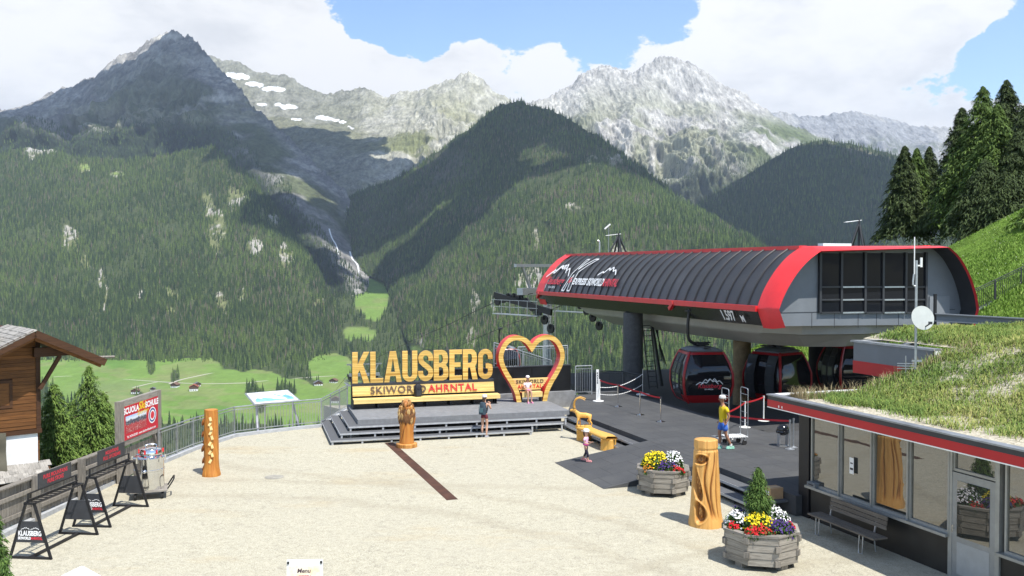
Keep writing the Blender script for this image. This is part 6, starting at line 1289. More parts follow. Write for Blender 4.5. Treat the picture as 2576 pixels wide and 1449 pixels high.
# ---------------------------------------------------------------- ski racks
def rack(label, a, b, sign):
    a, b = Vector(a), Vector(b); d = b - a; L = d.length; t = thing('ski_rack', label, 'ski rack', a, math.atan2(d.y, d.x) - math.pi / 2, 'black ski racks by the fence')   # local y runs along the rack
    for k, y in enumerate((0, L)):
        fr = MB().bar((-.5, y, .025), (.5, y, .025), .05, .05).bar((-.5, y, .0), (-.1, y, 1.27), .05, .05).bar((.5, y, .0), (.1, y, 1.27), .05, .05).bar((-.14, y, 1.27), (.14, y, 1.27), .05, .05).build('a_frame', BLACK, t)
        pan = MB().add([(-.40, y - .015, .38), (.40, y - .015, .38), (.235, y - .015, .86), (-.235, y - .015, .86), (-.40, y + .015, .38), (.40, y + .015, .38), (.235, y + .015, .86), (-.235, y + .015, .86)], [(0, 1, 2, 3), (7, 6, 5, 4), (0, 4, 5, 1), (1, 5, 6, 2), (2, 6, 7, 3), (3, 7, 4, 0)]).build('side_panel', DARKM, t)
        if k == 0:
            link('panel_lettering', text_me('KLAUSBERG', .155, WL, .001, .006, xs=.68), pan, (0, y - .018, .585)); link('panel_lettering', text_me('SKIWORLD', .085, WL, .001, .004, xs=.72), pan, (-.13, y - .018, .475)); link('panel_lettering', text_me('AHRNTAL', .085, RL, .001, .003, xs=.72), pan, (.16, y - .018, .475))
            for dx in (-.11, .12): link('panel_emblem', fill_me([stroke(peaks(.1, .05), .006)], WL, .001), pan, (dx, y - .018, .675))
    for x in (-.13, .13): MB().bar((x, 0, 1.28), (x, L, 1.28), .035).build('top_rail', BLACK, t)
    MB().bar((-.04, -.05, 1.34), (-.04, L + .05, 1.34), .03).build('hook_rail', BLACK, t)
    for i in range(10): MB().bar((-.13, .12 + (L - .24) * i / 9, 1.29), (.13, .12 + (L - .24) * i / 9, 1.29), .018).build('rack_peg', BLACK, t)
    for x in (0, ): MB().bar((x, 0, .03), (x, L, .03), .08, .05).build('floor_bar', BLACK, t)
    for y in (0.0, L): MB().bar((-.04, y, 1.28), (-.04, y, 1.5), .035).build('sign_post', BLACK, t)
    MB().bar((-.04, 0, 1.49), (-.04, L, 1.49), .03).build('sign_rail', BLACK, t)
    sg = MB().b2((-.06, L * .2, 1.5), (-.03, L * .88, 1.86)).build('sign_panel', DARKM, t)
    for txt, z in zip(sign, (1.74, 1.61)):
        me = text_me(txt, .135, RL, .0, .003, xs=.85); o = link('sign_lettering', me, sg, (-.026, L * .54, z)); o.rotation_euler = (0, 0, R(90))
r1a = (G(28.5, 1402) + G(125.8, 1410)) / 2; r1b = (G(150.4, 1343) + G(245, 1346)) / 2; r2a = (G(185.4, 1324) + G(277, 1328)) / 2; r2b = (G(286.5, 1274) + G(371, 1275)) / 2
rack('black ski rack with red lettering sign PURE MOUNTAINS', r1a, r1b, ('PURE MOUNTAINS', 'PURE STOKE')); rack('black ski rack with red lettering sign MOUNTAINS', r2a, r2b, ('MOUNTAINS', 'FULL OF DREAMS'))
# steel kettle on a hand truck
tk = thing('steel_kettle', 'shiny stainless steel kettle with clamped lids on the hand truck', 'kettle', G(372, 1252) + Vector((0, .1, .27)), R(20)); tk.scale = (1.14, 1.14, 1.0)
MB().lathe([(.36, 0), (.365, .02), (.365, .52), (.375, .53), (.375, .57), (.365, .58), (.365, .86), (.385, .87), (.385, .9), (.34, .93), (.2, .96), (.05, .97)], 36).build('vessel', CHROME, tk, True)
MB().lathe([(.27, .96), (.275, 1.08), (.25, 1.12), (.1, 1.15), (.03, 1.16)], 28, (.05, .08, 0)).build('lid', CHROME, tk, True); MB().tube(crom([(-.08, .08, 1.15), (-.06, .08, 1.24), (.16, .08, 1.24), (.18, .08, 1.15)], 3), .016, 6).build('lid_handle', CHROME, tk, True)
for k in range(8): a = k * math.pi / 4; MB().bar((math.cos(a) * .39, math.sin(a) * .39, .78), (math.cos(a) * .39, math.sin(a) * .39, .95), .04, .025).build('clamp', CHROME, tk)
for k in range(6): a = k * math.pi / 3; MB().bar((.05 + math.cos(a) * .29, .08 + math.sin(a) * .29, 1.0), (.05 + math.cos(a) * .29, .08 + math.sin(a) * .29, 1.12), .03, .02).build('red_clamp', RED, tk)
MB().sphere((-.1, -.37, .55), .05, 10, 8).build('valve', CHROME, tk, True)
hk = thing('hand_truck', 'low wooden hand truck on rubber wheels under the kettle', 'hand truck', G(372, 1252) + Vector((0, .1, 0)), R(20))
for i in range(5): MB().b2((-.5, -.42 + i * .17, .22), (.5, -.42 + i * .17 + .155, .265)).build('plank', WOODGX, hk)
for sx in (-1, 1):
    for sy in (-1, 1): w = MB().tube([(sx * .36 - .03, sy * .3, .1), (sx * .36 + .03, sy * .3, .1)], .1, 14).build('wheel', RUBBER, hk, True); MB().bar((sx * .36, sy * .3, .1), (sx * .36, sy * .3, .21), .05).build('fork', STEEL, w)
MB().tube(crom([(.5, -.25, .25), (.66, -.25, .5), (.68, 0, .55), (.66, .25, .5), (.5, .25, .25)], 4), .022, 6).build('handle', BLACK, hk, True)

# ---------------------------------------------------------------- fence and poster board
fc = thing('wooden_fence', 'weathered grey board fence along the plaza behind the ski racks', 'fence', (0, 0, 0), 0); fa, fb = Vector((-12.95, 19.5, 0)), Vector((-12.2, 28.0, 0)); n = 58; d = (fb - fa)
bme = [MB().box((0, 0, 0), (.025, .135, hh)).mesh('board', WOODG) for hh in (.98, 1.0, .96)]
for i in range(n): q = fa + d * (i + .5) / n; link('board', bme[i % 3], fc, (q.x, q.y, .62 + .01 * ((i * 7) % 3)), math.atan2(d.y, d.x) - math.pi / 2)
for z in (.35, .85): MB().bar(fa + Vector((.05, 0, z)), fb + Vector((.05, 0, z)), .05, .1).build('rail', WOODG, fc)
MB().bar(fa + Vector((0, 0, 1.15)), fb + Vector((0, 0, 1.15)), .2, .035).build('cap_board', WOODG, fc)
for i in range(5): q = fa + d * i / 4; MB().b2((q.x + .07, q.y - .08, 0), (q.x + .23, q.y + .08, 1.22)).build('post', WOODG, fc)
s0_, s1_ = Vector((D(300, 1000, 28.2).x, 28.2, 0)), Vector((D(395, 1000, 30.9).x, 30.9, 0)); sd_ = s1_ - s0_; SL = sd_.length
sb = thing('poster_board', 'red ski school poster in a tall weathered timber frame', 'sign board', s0_, math.atan2(sd_.y, sd_.x))
for x in (0, SL): MB().b2((x - .11, -.1, 0), (x + .11, .1, 2.5)).build('post', WOODG, sb)
MB().b2((.11, -.07, 2.32), (SL - .11, .07, 2.5)).build('top_beam', WOODGX, sb); MB().b2((.11, -.07, 1.08), (SL - .11, .07, 1.24)).build('lower_beam', WOODGX, sb); MB().bar((SL - .3, 0, 1.08), (SL - .06, 0, .6), .1).build('brace', WOODG, sb)
for i in range(int((SL - .3) / .15)): MB().box((.2 + i * .15, .04, .5), (.13, .025, .9)).build('fence_board', WOODG, sb)
PX0, PX1, PZ0, PZ1 = .13, SL - .13, 1.25, 2.31; pw = PX1 - PX0
po = MB().b2((PX0, -.085, PZ0), (PX1, -.06, PZ1)).build('poster', mat('poster_red', (.50, .012, .03), .5, var=.04), sb)
def ptxt(t, x, z, size, m, **k): link('poster_lettering', text_me(t, size, m, 0, **k), po, (PX0 + pw * x, -.088, PZ0 + z))
YL = mat('yellow_print', (.75, .5, .02), .5, var=.03)
ptxt('SCUOLA', .2, .9, .26, WL, off=.012, xs=1.05); ptxt('SCHULE', .81, .9, .26, WL, off=.012, xs=1.05); ptxt('Ski', .5, .93, .34, YL, off=.01, shear=.3, xs=1.3); ptxt('Sporting', .53, .73, .2, YL, off=.004, shear=.3, xs=1.2); ptxt('Tel. 0474 652285 - www.skischoolklausberg.com', .5, .08, .105, WL, off=.002, xs=1.0)
def photo_mat():
    m = bpy.data.materials.new('poster_photo_print'); m.use_nodes = True; T = NT(m.node_tree); b = T.n['Principled BSDF']; tc = T.new('ShaderNodeTexCoord').outputs['Object']; sx = T.new('ShaderNodeSeparateXYZ'); T.lk(tc, sx.inputs[0]); n = T.noise(T.mapping(tc, (2, 1, 3)), 4, 4, .6)
    z = T.math('ADD', T.maprange(sx.outputs[2], PZ0 + .2, PZ0 + .78), T.math('MULTIPLY', T.math('SUBTRACT', n, .5), .35)); c = T.ramp(z, [(.0, (.35, .02, .03)), (.42, (.4, .03, .04)), (.5, (.04, .05, .08)), (.66, (.05, .06, .09)), (.74, (.7, .75, .8)), (1, (.25, .45, .75))]); v = T.noise(tc, 26, 2, .5); c = T.mix(T.maprange(v, .55, .65, 0, .55), c, (.6, .55, .5)); T.lk(c, b.inputs['Base Color']); b.inputs['Roughness'].default_value = .4; return m
MB().b2((PX0 + pw * .04, -.0875, PZ0 + .2), (PX0 + pw * .64, -.0855, PZ0 + .74)).build('poster_photo', photo_mat(), po); 
for r_, m_, e_ in ((.235, WL, 0), (.2, mat('badge_blue', (.03, .06, .2), .5), .001), (.15, WL, .002), (.11, RL, .003)):
    me = fill_me([[(math.cos(a) * r_ * 1.25, math.sin(a) * r_ * 1.15) for a in [k * math.pi / 14 for k in range(28)]]], m_, 0); link('poster_badge', me, po, (PX0 + pw * .82, -.0885 - e_, PZ0 + .5))
ptxt('SKI', .82, .5, .1, WL, off=.006)
# panorama board
A_, B_, C_, D_ = D(640, 1018, 36.2), D(756, 1007, 37.8), D(724, 980, 38.6), D(616, 989, 37.0); pn = thing('panorama_board', 'tilted white panorama board on two legs at the railing', 'info board', (0, 0, 0), 0); nn = (B_ - A_).cross(D_ - A_).normalized(); nn = nn if nn.z > 0 else -nn
def quadslab(P4, th_, name, m, par): v = list(P4) + [p - nn * th_ for p in P4]; return MB().add(v, [(0, 1, 2, 3), (7, 6, 5, 4), (0, 4, 5, 1), (1, 5, 6, 2), (2, 6, 7, 3), (3, 7, 4, 0)]).build(name, m, par)
quadslab((A_, B_, C_, D_), .05, 'frame', STEEL, pn)
def lerp2(a, b): p = A_.lerp(B_, a); q = D_.lerp(C_, a); return p.lerp(q, b) + nn * .004
quadslab([lerp2(*x) for x in ((.03, .06), (.97, .06), (.97, .94), (.03, .94))], .003, 'print_sheet', WHITE, pn)
pk_ = [(.08, .35), (.16, .5), (.25, .42), (.38, .66), (.5, .5), (.6, .72), (.72, .52), (.84, .62), (.93, .4)]
MB().add([lerp2(x, y) + nn * .002 for x, y in pk_] + [lerp2(x, .16) + nn * .002 for x, y in pk_], [(i, i + 1, 9 + i + 1, 9 + i) for i in range(8)]).build('print_mountains', mat('panorama_blue', (.16, .38, .5), .5, var=.35, scale=3), pn)
for f_, u_, v_ in ((.12, 649, 1091), (.9, 752, 1073)): q = G(u_, v_); MB().bar(q, A_.lerp(B_, f_).lerp(D_.lerp(C_, f_), .35) - nn * .05, .06).build('leg', mat('pale_leg', (.55, .53, .6), .5), pn)

# ---------------------------------------------------------------- foreground boards
mb_ = thing('menu_board', 'white framed menu board standing on the gravel', 'sign board', Vector((D(767, 1420, 18.4).x, 18.4, 0)), R(4)); top = D(767, 1408, 18.4).z; hw = 45 / FPX * 18.4
MB().b2((-hw, -.02, .1), (hw, .02, top)).build('board', WHITE, mb_); MB().b2((-hw + .05, -.026, .15), (hw - .05, -.021, top - .12)).build('sheet', mat('menu_paper', (.74, .68, .55), .6, var=.2, scale=5, col2=(.75, .5, .2)), mb_)
for sx in (-1, 1): MB().bar((sx * (hw - .03), .0, 0), (sx * (hw - .03), 0, .1), .04).build('foot', STEEL, mb_); MB().box((sx * (hw - .03), -.03, top - .05), (.04, .02, .05)).build('clip', BLACK, mb_)
link('menu_lettering', text_me('Menu', .12, mat('ink', (.08, .05, .06), .6), 0, .003, .2), mb_, (-.02, -.029, top - .22)); link('menu_lettering', text_me('SPEISEN', .07, RL, 0, .002), mb_, (.0, -.029, top - .34))
mr = thing('peaked_display', 'small white peaked display roof in front of the gravel', 'display', Vector((D(206, 1427, 17.5).x, 17.5, 0)), R(-8)); pz = D(206, 1427, 17.5).z
for sx in (-1, 1):
    MB().bar((0, 0, pz), (sx * .42, 0, pz - .2), .03, .05).build('rake', WHITE, mr); MB().bar((0, -.5, pz), (sx * .42, -.5, pz - .2), .03, .05).build('rake', WHITE, mr)
    MB().add([(0, -.5, pz - .01), (sx * .42, -.5, pz - .21), (sx * .42, 0, pz - .21), (0, 0, pz - .01)], [(0, 1, 2, 3)]).build('roof_sheet', mat('milky_sheet', (.7, .72, .7), .3), mr)
    for y in (0, -.5): MB().b2((sx * .4 - .02, y - .02, 0), (sx * .4 + .02, y + .02, pz - .2)).build('post', WHITE, mr)
MB().bar((0, 0, pz), (0, -.5, pz), .04).build('ridge', WHITE, mr); MB().b2((-.38, -.28, .0), (.38, -.22, pz - .25)).build('panel', mat('display_panel', (.3, .3, .3), .5), mr)

# ---------------------------------------------------------------- chalet
AP = D(88, 832, 25.2); g_ = Vector((.75, .66, 0)).normalized(); nb_ = Vector((-.66, .75, 0)).normalized()
ch = thing('wooden_chalet', 'brown wooden chalet with shingle roof and white base', 'house', (AP.x, AP.y, 0), math.atan2(g_.y, g_.x))   # local x along the gable, y back from it
CW = wood('brown_cladding', (.19, .078, .022), (.07, .028, .009), axis='x', var=.25); CD = wood('dark_beam', (.075, .033, .014), (.03, .014, .007), axis='x', var=.2); za = AP.z; sl_ = .5
zt = lambda x: za - sl_ * abs(x) - .2
x0, x1, yw = -4.6, .26, .8
for i in range(26):
    z0 = 2.08 + i * .105
    if z0 > za - .35: break
    xr = x1; xl = max(x0, -(za - .25 - z0) / sl_); 
    if xl < xr - .1:
        if 2.68 < z0 < 3.48: segs = ((xl, -1.12), (-.4, xr)) if xl < -1.2 else ((-.4, xr),)
        else: segs = ((xl, xr),)
        for a, b in segs: MB().b2((a, yw - .012 * (i % 2), z0), (b, yw + .05, z0 + .1)).build('plank', CW, ch)
MB().b2((x0, yw + .05, 2.0), (x1, yw + .2, za - .42)).build('wall_core', CD, ch); MB().b2((x1 - .06, yw - .03, 2.0), (x1 + .06, yw + .08, za - .3)).build('corner_board', CD, ch); MB().b2((x1 + .001, yw + .08, -1), (x1 + .04, yw + 5, za - .4)).build('side_wall', CW, ch)
MB().b2((x0, yw + .02, -1.2), (x1 - .02, yw + .3, 2.0)).build('white_base', WHITE, ch); MB().b2((x0, yw - .04, 1.94), (x1 + .08, yw + .1, 2.06)).build('belt_beam', CD, ch)
wi = MB().b2((-1.12, yw - .03, 2.72), (-1.04, yw + .05, 3.5)).b2((-.48, yw - .03, 2.72), (-.4, yw + .05, 3.5)).b2((-1.04, yw - .03, 2.72), (-.48, yw + .05, 2.8)).b2((-1.04, yw - .03, 3.42), (-.48, yw + .05, 3.5)).build('window', CD, ch); MB().b2((-1.04, yw + .02, 2.8), (-.78, yw + .04, 3.42)).build('pane', WG, wi); MB().b2((-.77, yw - .01, 2.8), (-.48, yw + .03, 3.42)).build('shutter', CW, wi); MB().b2((-1.04, yw + .0, 3.1), (-.78, yw + .019, 3.13)).build('glazing_bar', CD, wi)
# roof
for sx, xe in ((-1, -5.0), (1, 1.85)):
    zz = lambda x: za - sl_ * abs(x)
    MB().add([(0, 0, za - .1), (xe, 0, zz(xe) - .1), (xe, 6, zz(xe) - .1), (0, 6, za - .1), (0, 0, za - .03), (xe, 0, zz(xe) - .03), (xe, 6, zz(xe) - .03), (0, 6, za - .03)], [(0, 1, 2, 3), (4, 5, 6, 7), (0, 4, 5, 1), (1, 5, 6, 2), (2, 6, 7, 3), (3, 7, 4, 0)]).build('roof_deck', CD, ch)
    MB().bar((0, -.03, za - .08), (xe, -.03, zz(xe) - .08), .05, .2).build('rake_board', CD, ch)
    MB().bar((0, .12, za - .22), (xe * .95, .12, zz(xe * .95) - .22), .1, .1).build('rafter', CW, ch)
shm = [MB().box((0, 0, 0), (.26, w_, .025)).mesh('shingle', wood('shingle_wood', (.33, .31, .28), (.15, .14, .125), axis='x', var=.35)) for w_ in (.14, .17, .2)]; rr = random.Random(9)
for i in range(18):
    x = -.08 - i * .15; y = -.06
    while y < 3.2:
        k = rr.randrange(3); w_ = (.14, .17, .2)[k]; q = link('shingle', shm[k], ch, (x, y + w_ / 2, za - sl_ * abs(x) + .0 + .012 * rr.random())); q.rotation_euler = (0, -math.atan(sl_) + R(5), R(rr.uniform(-2, 2))); y += w_ + .008
MB().tube([(-.75, .7, za - .2), (-.75, 2.2, za - .2)], .05, 6).build('roof_log', WOODG, ch)
MB().b2((.1, .5, za - .78), (1.15, .72, za - .52)).build('purlin', CD, ch); MB().bar((.26, .62, za - 1.7), (.8, .62, za - .78), .1).build('brace', CD, ch); MB().tube([(1.6, .3, za - .86), (2.2, .3, za - .88)], .04, 6).build('gutter_spout', WOODG, ch)
tp = []; 
for i in range(15):
    for j in range(12): fx, fz_ = i / 14, j / 11; tp.append((-2.7 + 2.1 * fx, yw - .16 - .05 * math.sin(fx * 17 + fz_ * 3) - .03 * math.sin(fz_ * 9), 2.04 - 1.12 * fz_ - .05 * math.sin(fx * 6) * (1 - fz_)))
MB().add(tp, [(i * 12 + j, i * 12 + j + 1, (i + 1) * 12 + j + 1, (i + 1) * 12 + j) for i in range(14) for j in range(11)]).build('tarpaulin', mat('olive_tarp', (.115, .105, .075), .8, var=.12, scale=2), ch, True)
lr = thing('lean_to_roof', 'low shingled lean-to roof at the foot of the chalet', 'roof', (AP.x, AP.y, 0), math.atan2(g_.y, g_.x))
for i in range(6):
    x = -3.0
    while x < .5: w_ = (.14, .17, .2)[rr.randrange(3)]; q = link('shingle', shm[(0, 1, 2)[[.14, .17, .2].index(w_)]], lr, (x, yw - .05 - i * .1, 1.06 - i * .05 + .01 * rr.random())); q.rotation_euler = (0, R(-26), R(90)); x += w_ + .008
MB().add([(-3.1, yw + .0, 1.06), (.5, yw + .0, 1.06), (.5, yw - .6, .76), (-3.1, yw - .6, .76), (-3.1, yw, .3), (.5, yw, .3), (.5, yw - .6, .3), (-3.1, yw - .6, .3)], [(0, 1, 2, 3), (3, 2, 6, 7), (1, 5, 6, 2), (0, 3, 7, 4)]).build('deck_boards', CD, lr)

# ---------------------------------------------------------------- farmhouses across the valley
def farm(label, u, v, L, W, hh, rz, roof, up=(.12, .06, .03)):
    p = on('valley_side', u, v); h = thing('farmhouse', label, 'house', p, rz, 'farmhouses on the far meadows')
    MB().b2((-L / 2, -W / 2, -3), (L / 2, W / 2, hh * .5)).build('lower_wall', WHITE, h); MB().b2((-L / 2 - .3, -W / 2 - .3, hh * .5), (L / 2 + .3, W / 2 + .3, hh)).build('upper_wall', mat('farm_timber', up, .8), h)
    MB().add([(-L / 2, -W / 2, hh), (L / 2, -W / 2, hh), (0, -W / 2, hh + L * .25), (-L / 2, W / 2, hh), (L / 2, W / 2, hh), (0, W / 2, hh + L * .25)], [(0, 1, 2), (5, 4, 3)]).build('gable', mat('farm_timber', up, .8), h)
    for sx in (-1, 1): MB().add([(0, -W / 2 - 1.2, hh + L * .27), (sx * (L / 2 + 1.4), -W / 2 - 1.2, hh - .6), (sx * (L / 2 + 1.4), W / 2 + 1.2, hh - .6), (0, W / 2 + 1.2, hh + L * .27), (0, -W / 2 - 1.2, hh + L * .27 + .4), (sx * (L / 2 + 1.4), -W / 2 - 1.2, hh - .2), (sx * (L / 2 + 1.4), W / 2 + 1.2, hh - .2), (0, W / 2 + 1.2, hh + L * .27 + .4)], [(0, 1, 2, 3), (4, 5, 6, 7), (0, 4, 5, 1), (1, 5, 6, 2), (2, 6, 7, 3)]).build('roof', roof, h)
    for i in range(3):
        for z in (hh * .12, hh * .6): MB().b2((-L * .36 + i * L * .28, -W / 2 - .36, z), (-L * .36 + i * L * .28 + 1.4, -W / 2 - .31, z + 1.6)).build('window', DARKM, h)
RR_ = mat('tile_red', (.30, .085, .045), .8, var=.2); RG_ = mat('slate_grey', (.12, .12, .13), .8, var=.2); RB_ = mat('roof_brown', (.16, .09, .06), .8, var=.2)
farm('red roofed white farmhouse beside a grey roofed barn', 486, 983, 15, 14, 8, R(14), RR_); farm('small grey roofed barn behind the red roofed farmhouse', 497, 971, 11, 10, 5, R(30), RG_, (.08, .08, .09)); farm('brown roofed farmhouse where the two lanes meet', 441, 974, 12, 12, 6, R(-10), RB_)
farm('dark timber farmhouse above the poster board', 343, 990, 13, 12, 6, R(8), RB_); farm('small dark hut beside the timber farmhouse', 386, 983, 8, 7, 4, R(10), RG_); farm('dark roofed farm behind the far lift tower', 800, 968, 16, 12, 5, R(20), RG_); farm('low farm with dark roof below the letters', 838, 962, 14, 10, 5, R(-15), RB_); farm('red walled farmhouse seen through the railing', 842, 1012, 15, 13, 7, R(8), RB_, (.25, .06, .04))

# ---------------------------------------------------------------- people (each faces local -y)
SKINM = mat('skin', (.50, .29, .20), .55, var=.05, spec=.3); SKINT = mat('tanned_skin', (.36, .18, .11), .55, var=.05, spec=.3); HAIRB = mat('brown_hair', (.06, .03, .015), .6, var=.2, scale=30)
def hand(ch, w, d, side, s=1.0):
    """palm at the wrist end plus five fingers, each its own short chain; d is the pointing direction"""
    w = Vector(w[:3]); d = Vector(d).normalized(); sd = d.cross(Vector((0, 0, 1))); sd = (sd if sd.length > .1 else Vector((1, 0, 0))).normalized(); nn_ = sd.cross(d)
    palm = w + d * .05 * s
    for i, (o_, l) in enumerate(((-.026, .058), (-.009, .07), (.009, .066), (.025, .052))):
        a = palm + sd * o_ * s + d * .02 * s; b = a + d * l * .55 * s; c = b + (d * .6 + nn_ * -.6 * side).normalized() * l * .5 * s; ch.append([(*a, .0095 * s), (*b, .0085 * s), (*c, .007 * s)])
    a = palm - d * .02 * s + sd * -.03 * s * side; ch.append([(*a, .011 * s), (*(a + (d * .6 - sd * .7 * side) * .04 * s), .0095 * s), (*(a + (d * 1.0 - sd * .8 * side) * .06 * s), .008 * s)])
    return palm
def head_parts(t, z, y, k, hair=None, m=SKINM):
    MB().sphere((0, y - .105 * k, z), .016 * k, 8, 6, 0, (.8, 1.1, 1.3)).build('nose', m, t, True)
    for sx in (-1, 1): MB().sphere((sx * .034 * k, y - .088 * k, z + .025 * k), .011 * k, 8, 6).build('eye', BLACK, t, True); MB().sphere((sx * .082 * k, y, z), .024 * k, 8, 6, 0, (.4, .7, 1.2)).build('ear', m, t, True)
    MB().box((0, y - .092 * k, z - .045 * k), (.045 * k, .012, .008 * k)).build('mouth', mat('lips', (.35, .1, .09), .5), t)
def head_chain(x, y, z, k): return [(x, y, z - .12 * k, .05 * k), (x, y - .012 * k, z - .06 * k, .07 * k), (x, y - .01 * k, z, (.082 * k, .092 * k)), (x, y + .005 * k, z + .06 * k, (.078 * k, .09 * k)), (x, y + .005 * k, z + .105 * k, .05 * k)]
def cap(t, y, z, k, m, brim=-1):
    MB().lathe([(.098 * k, 0), (.102 * k, .03 * k), (.09 * k, .075 * k), (.05 * k, .1 * k), (.01 * k, .105 * k)], 18, (0, y, z), 0, .95, 1.08).build('cap', m, t, True)
    if brim: MB().ring([[(x * k, y + b * k * -brim * -1, z + .012 * k + dz) for x, b in ((-.085, .06 * -1), (-.07, -.15), (0, -.185), (.07, -.15), (.085, -.06))] for dz in (0, .008)], False, False).build('cap_brim', m, t)
def shoe(t, x, y, z, m, k=1.0, yaw=0.0, name='shoe', sole=None):
    o = MB().ring([[(a * .042 * k, b, z_) for a, b in ((1, .07 * k), (1.15, -.06 * k), (.8, -.17 * k), (-.8, -.17 * k), (-1.15, -.06 * k), (-1, .07 * k))] for z_ in (0, .03 * k)] + [[(a * .036 * k, b, .075 * k) for a, b in ((1, .06 * k), (1, -.03 * k), (.7, -.13 * k), (-.7, -.13 * k), (-1, -.03 * k), (-1, .06 * k))]]).build(name, m, t, True); o.location = (x, y, z); o.rotation_euler = (0, 0, yaw); return o
def woman():
    t = thing('person', 'woman in maroon shorts and white cap with dark backpack, holding up a phone', 'person', G(1219, 1099), R(180 - 22)); m = SKINM; C = []
    pel = (0, 0, .90, (.125, .095)); ab = (0, 0, 1.06, (.11, .08)); chs = (0, .01, 1.24, (.125, .09)); nk = (0, .01, 1.38, .05); C.append([pel, ab, chs, nk] + head_chain(0, -.02, 1.55, .95))
    for s, kx, ky, ay in ((-1, -.09, -.02, .03), (1, .09, .0, -.02)): C.append([pel, (s * .085, 0, .82, .085), (kx, ky - .01, .47, .052), (kx * 1.05, ky + .03, .3, .052), (kx * 1.1, ay + .02, .09, .032), (kx * 1.1, ay - .05, .045, .03)])
    # both forearms raised in front, holding a phone
    for s in (-1, 1):
        el = (s * .22, -.12, 1.10, .034); wr = (s * .075, -.34, 1.27, .024); C.append([chs, (s * .165, .0, 1.31, .045), el, wr, (s * .045, -.375, 1.30, .027)]); hand(C, wr, Vector((-s * .5, -.5, .45)), s, .95)
    skin('body', C, m, t, 1)
    skin('top', [[(0, 0, .88, (.14, .11)), (0, 0, 1.06, (.128, .1)), (0, .01, 1.25, (.137, .102)), (0, .01, 1.31, (.10, .08))]], mat('dark_top', (.018, .014, .016), .7), t, 1)
    skin('shorts', [[(0, 0, .97, (.13, .10)), (0, 0, .88, (.142, .112)), (-.085, 0, .80, .098), (-.09, -.01, .69, .088)], [(0, 0, .88, (.142, .112)), (.085, 0, .80, .098), (.09, -.01, .69, .088)]], mat('maroon_shorts', (.11, .012, .025), .7), t, 1)
    skin('hair', [[(0, .04, 1.6, .09), (0, .06, 1.5, .075), (.01, .075, 1.36, .05), (.02, .085, 1.25, .025)]], HAIRB, t, 1); cap(t, -.015, 1.575, 1.0, mat('white_cap', (.78, .76, .76), .7)); head_parts(t, 1.54, -.02, .95)
    bp = MB().ring([rrect(.14, .09, .05, z, 3) for z in (.92, .98, 1.2, 1.33, 1.38)]); bp.v = [Vector((p.x * (1 - .35 * max(0, (p.z - 1.2) / .2)), p.y + .19, p.z)) for p in bp.v]; bpo = bp.build('backpack', mat('navy_backpack', (.03, .05, .07), .7, var=.25, scale=9), t, True)
    MB().b2((-.07, .285, 1.0), (.07, .31, 1.18)).build('pack_pocket', mat('teal_pocket', (.06, .12, .14), .7), bpo); MB().tube([(.09, .27, 1.02), (.1, .285, 1.3)], .012, 6).build('pack_strap', mat('pale_strap', (.35, .42, .45), .7), bpo)
    for s in (-1, 1): MB().tube(crom([(s * .09, .12, 1.34), (s * .1, .0, 1.38), (s * .1, -.1, 1.28), (s * .12, -.02, 1.05), (s * .12, .1, 1.0)], 4), .016, 6).build('shoulder_strap', _M['navy_backpack'], t, True)
    MB().b2((-.04, -.42, 1.27), (.04, -.41, 1.42)).build('phone', BLACK, t)
    for s, y in ((-1, .03), (1, -.02)): shoe(t, s * .10, y, 0, mat('trail_shoe', (.5, .5, .55), .7, var=.4, scale=25), 1.0, R(8) * s)
woman()
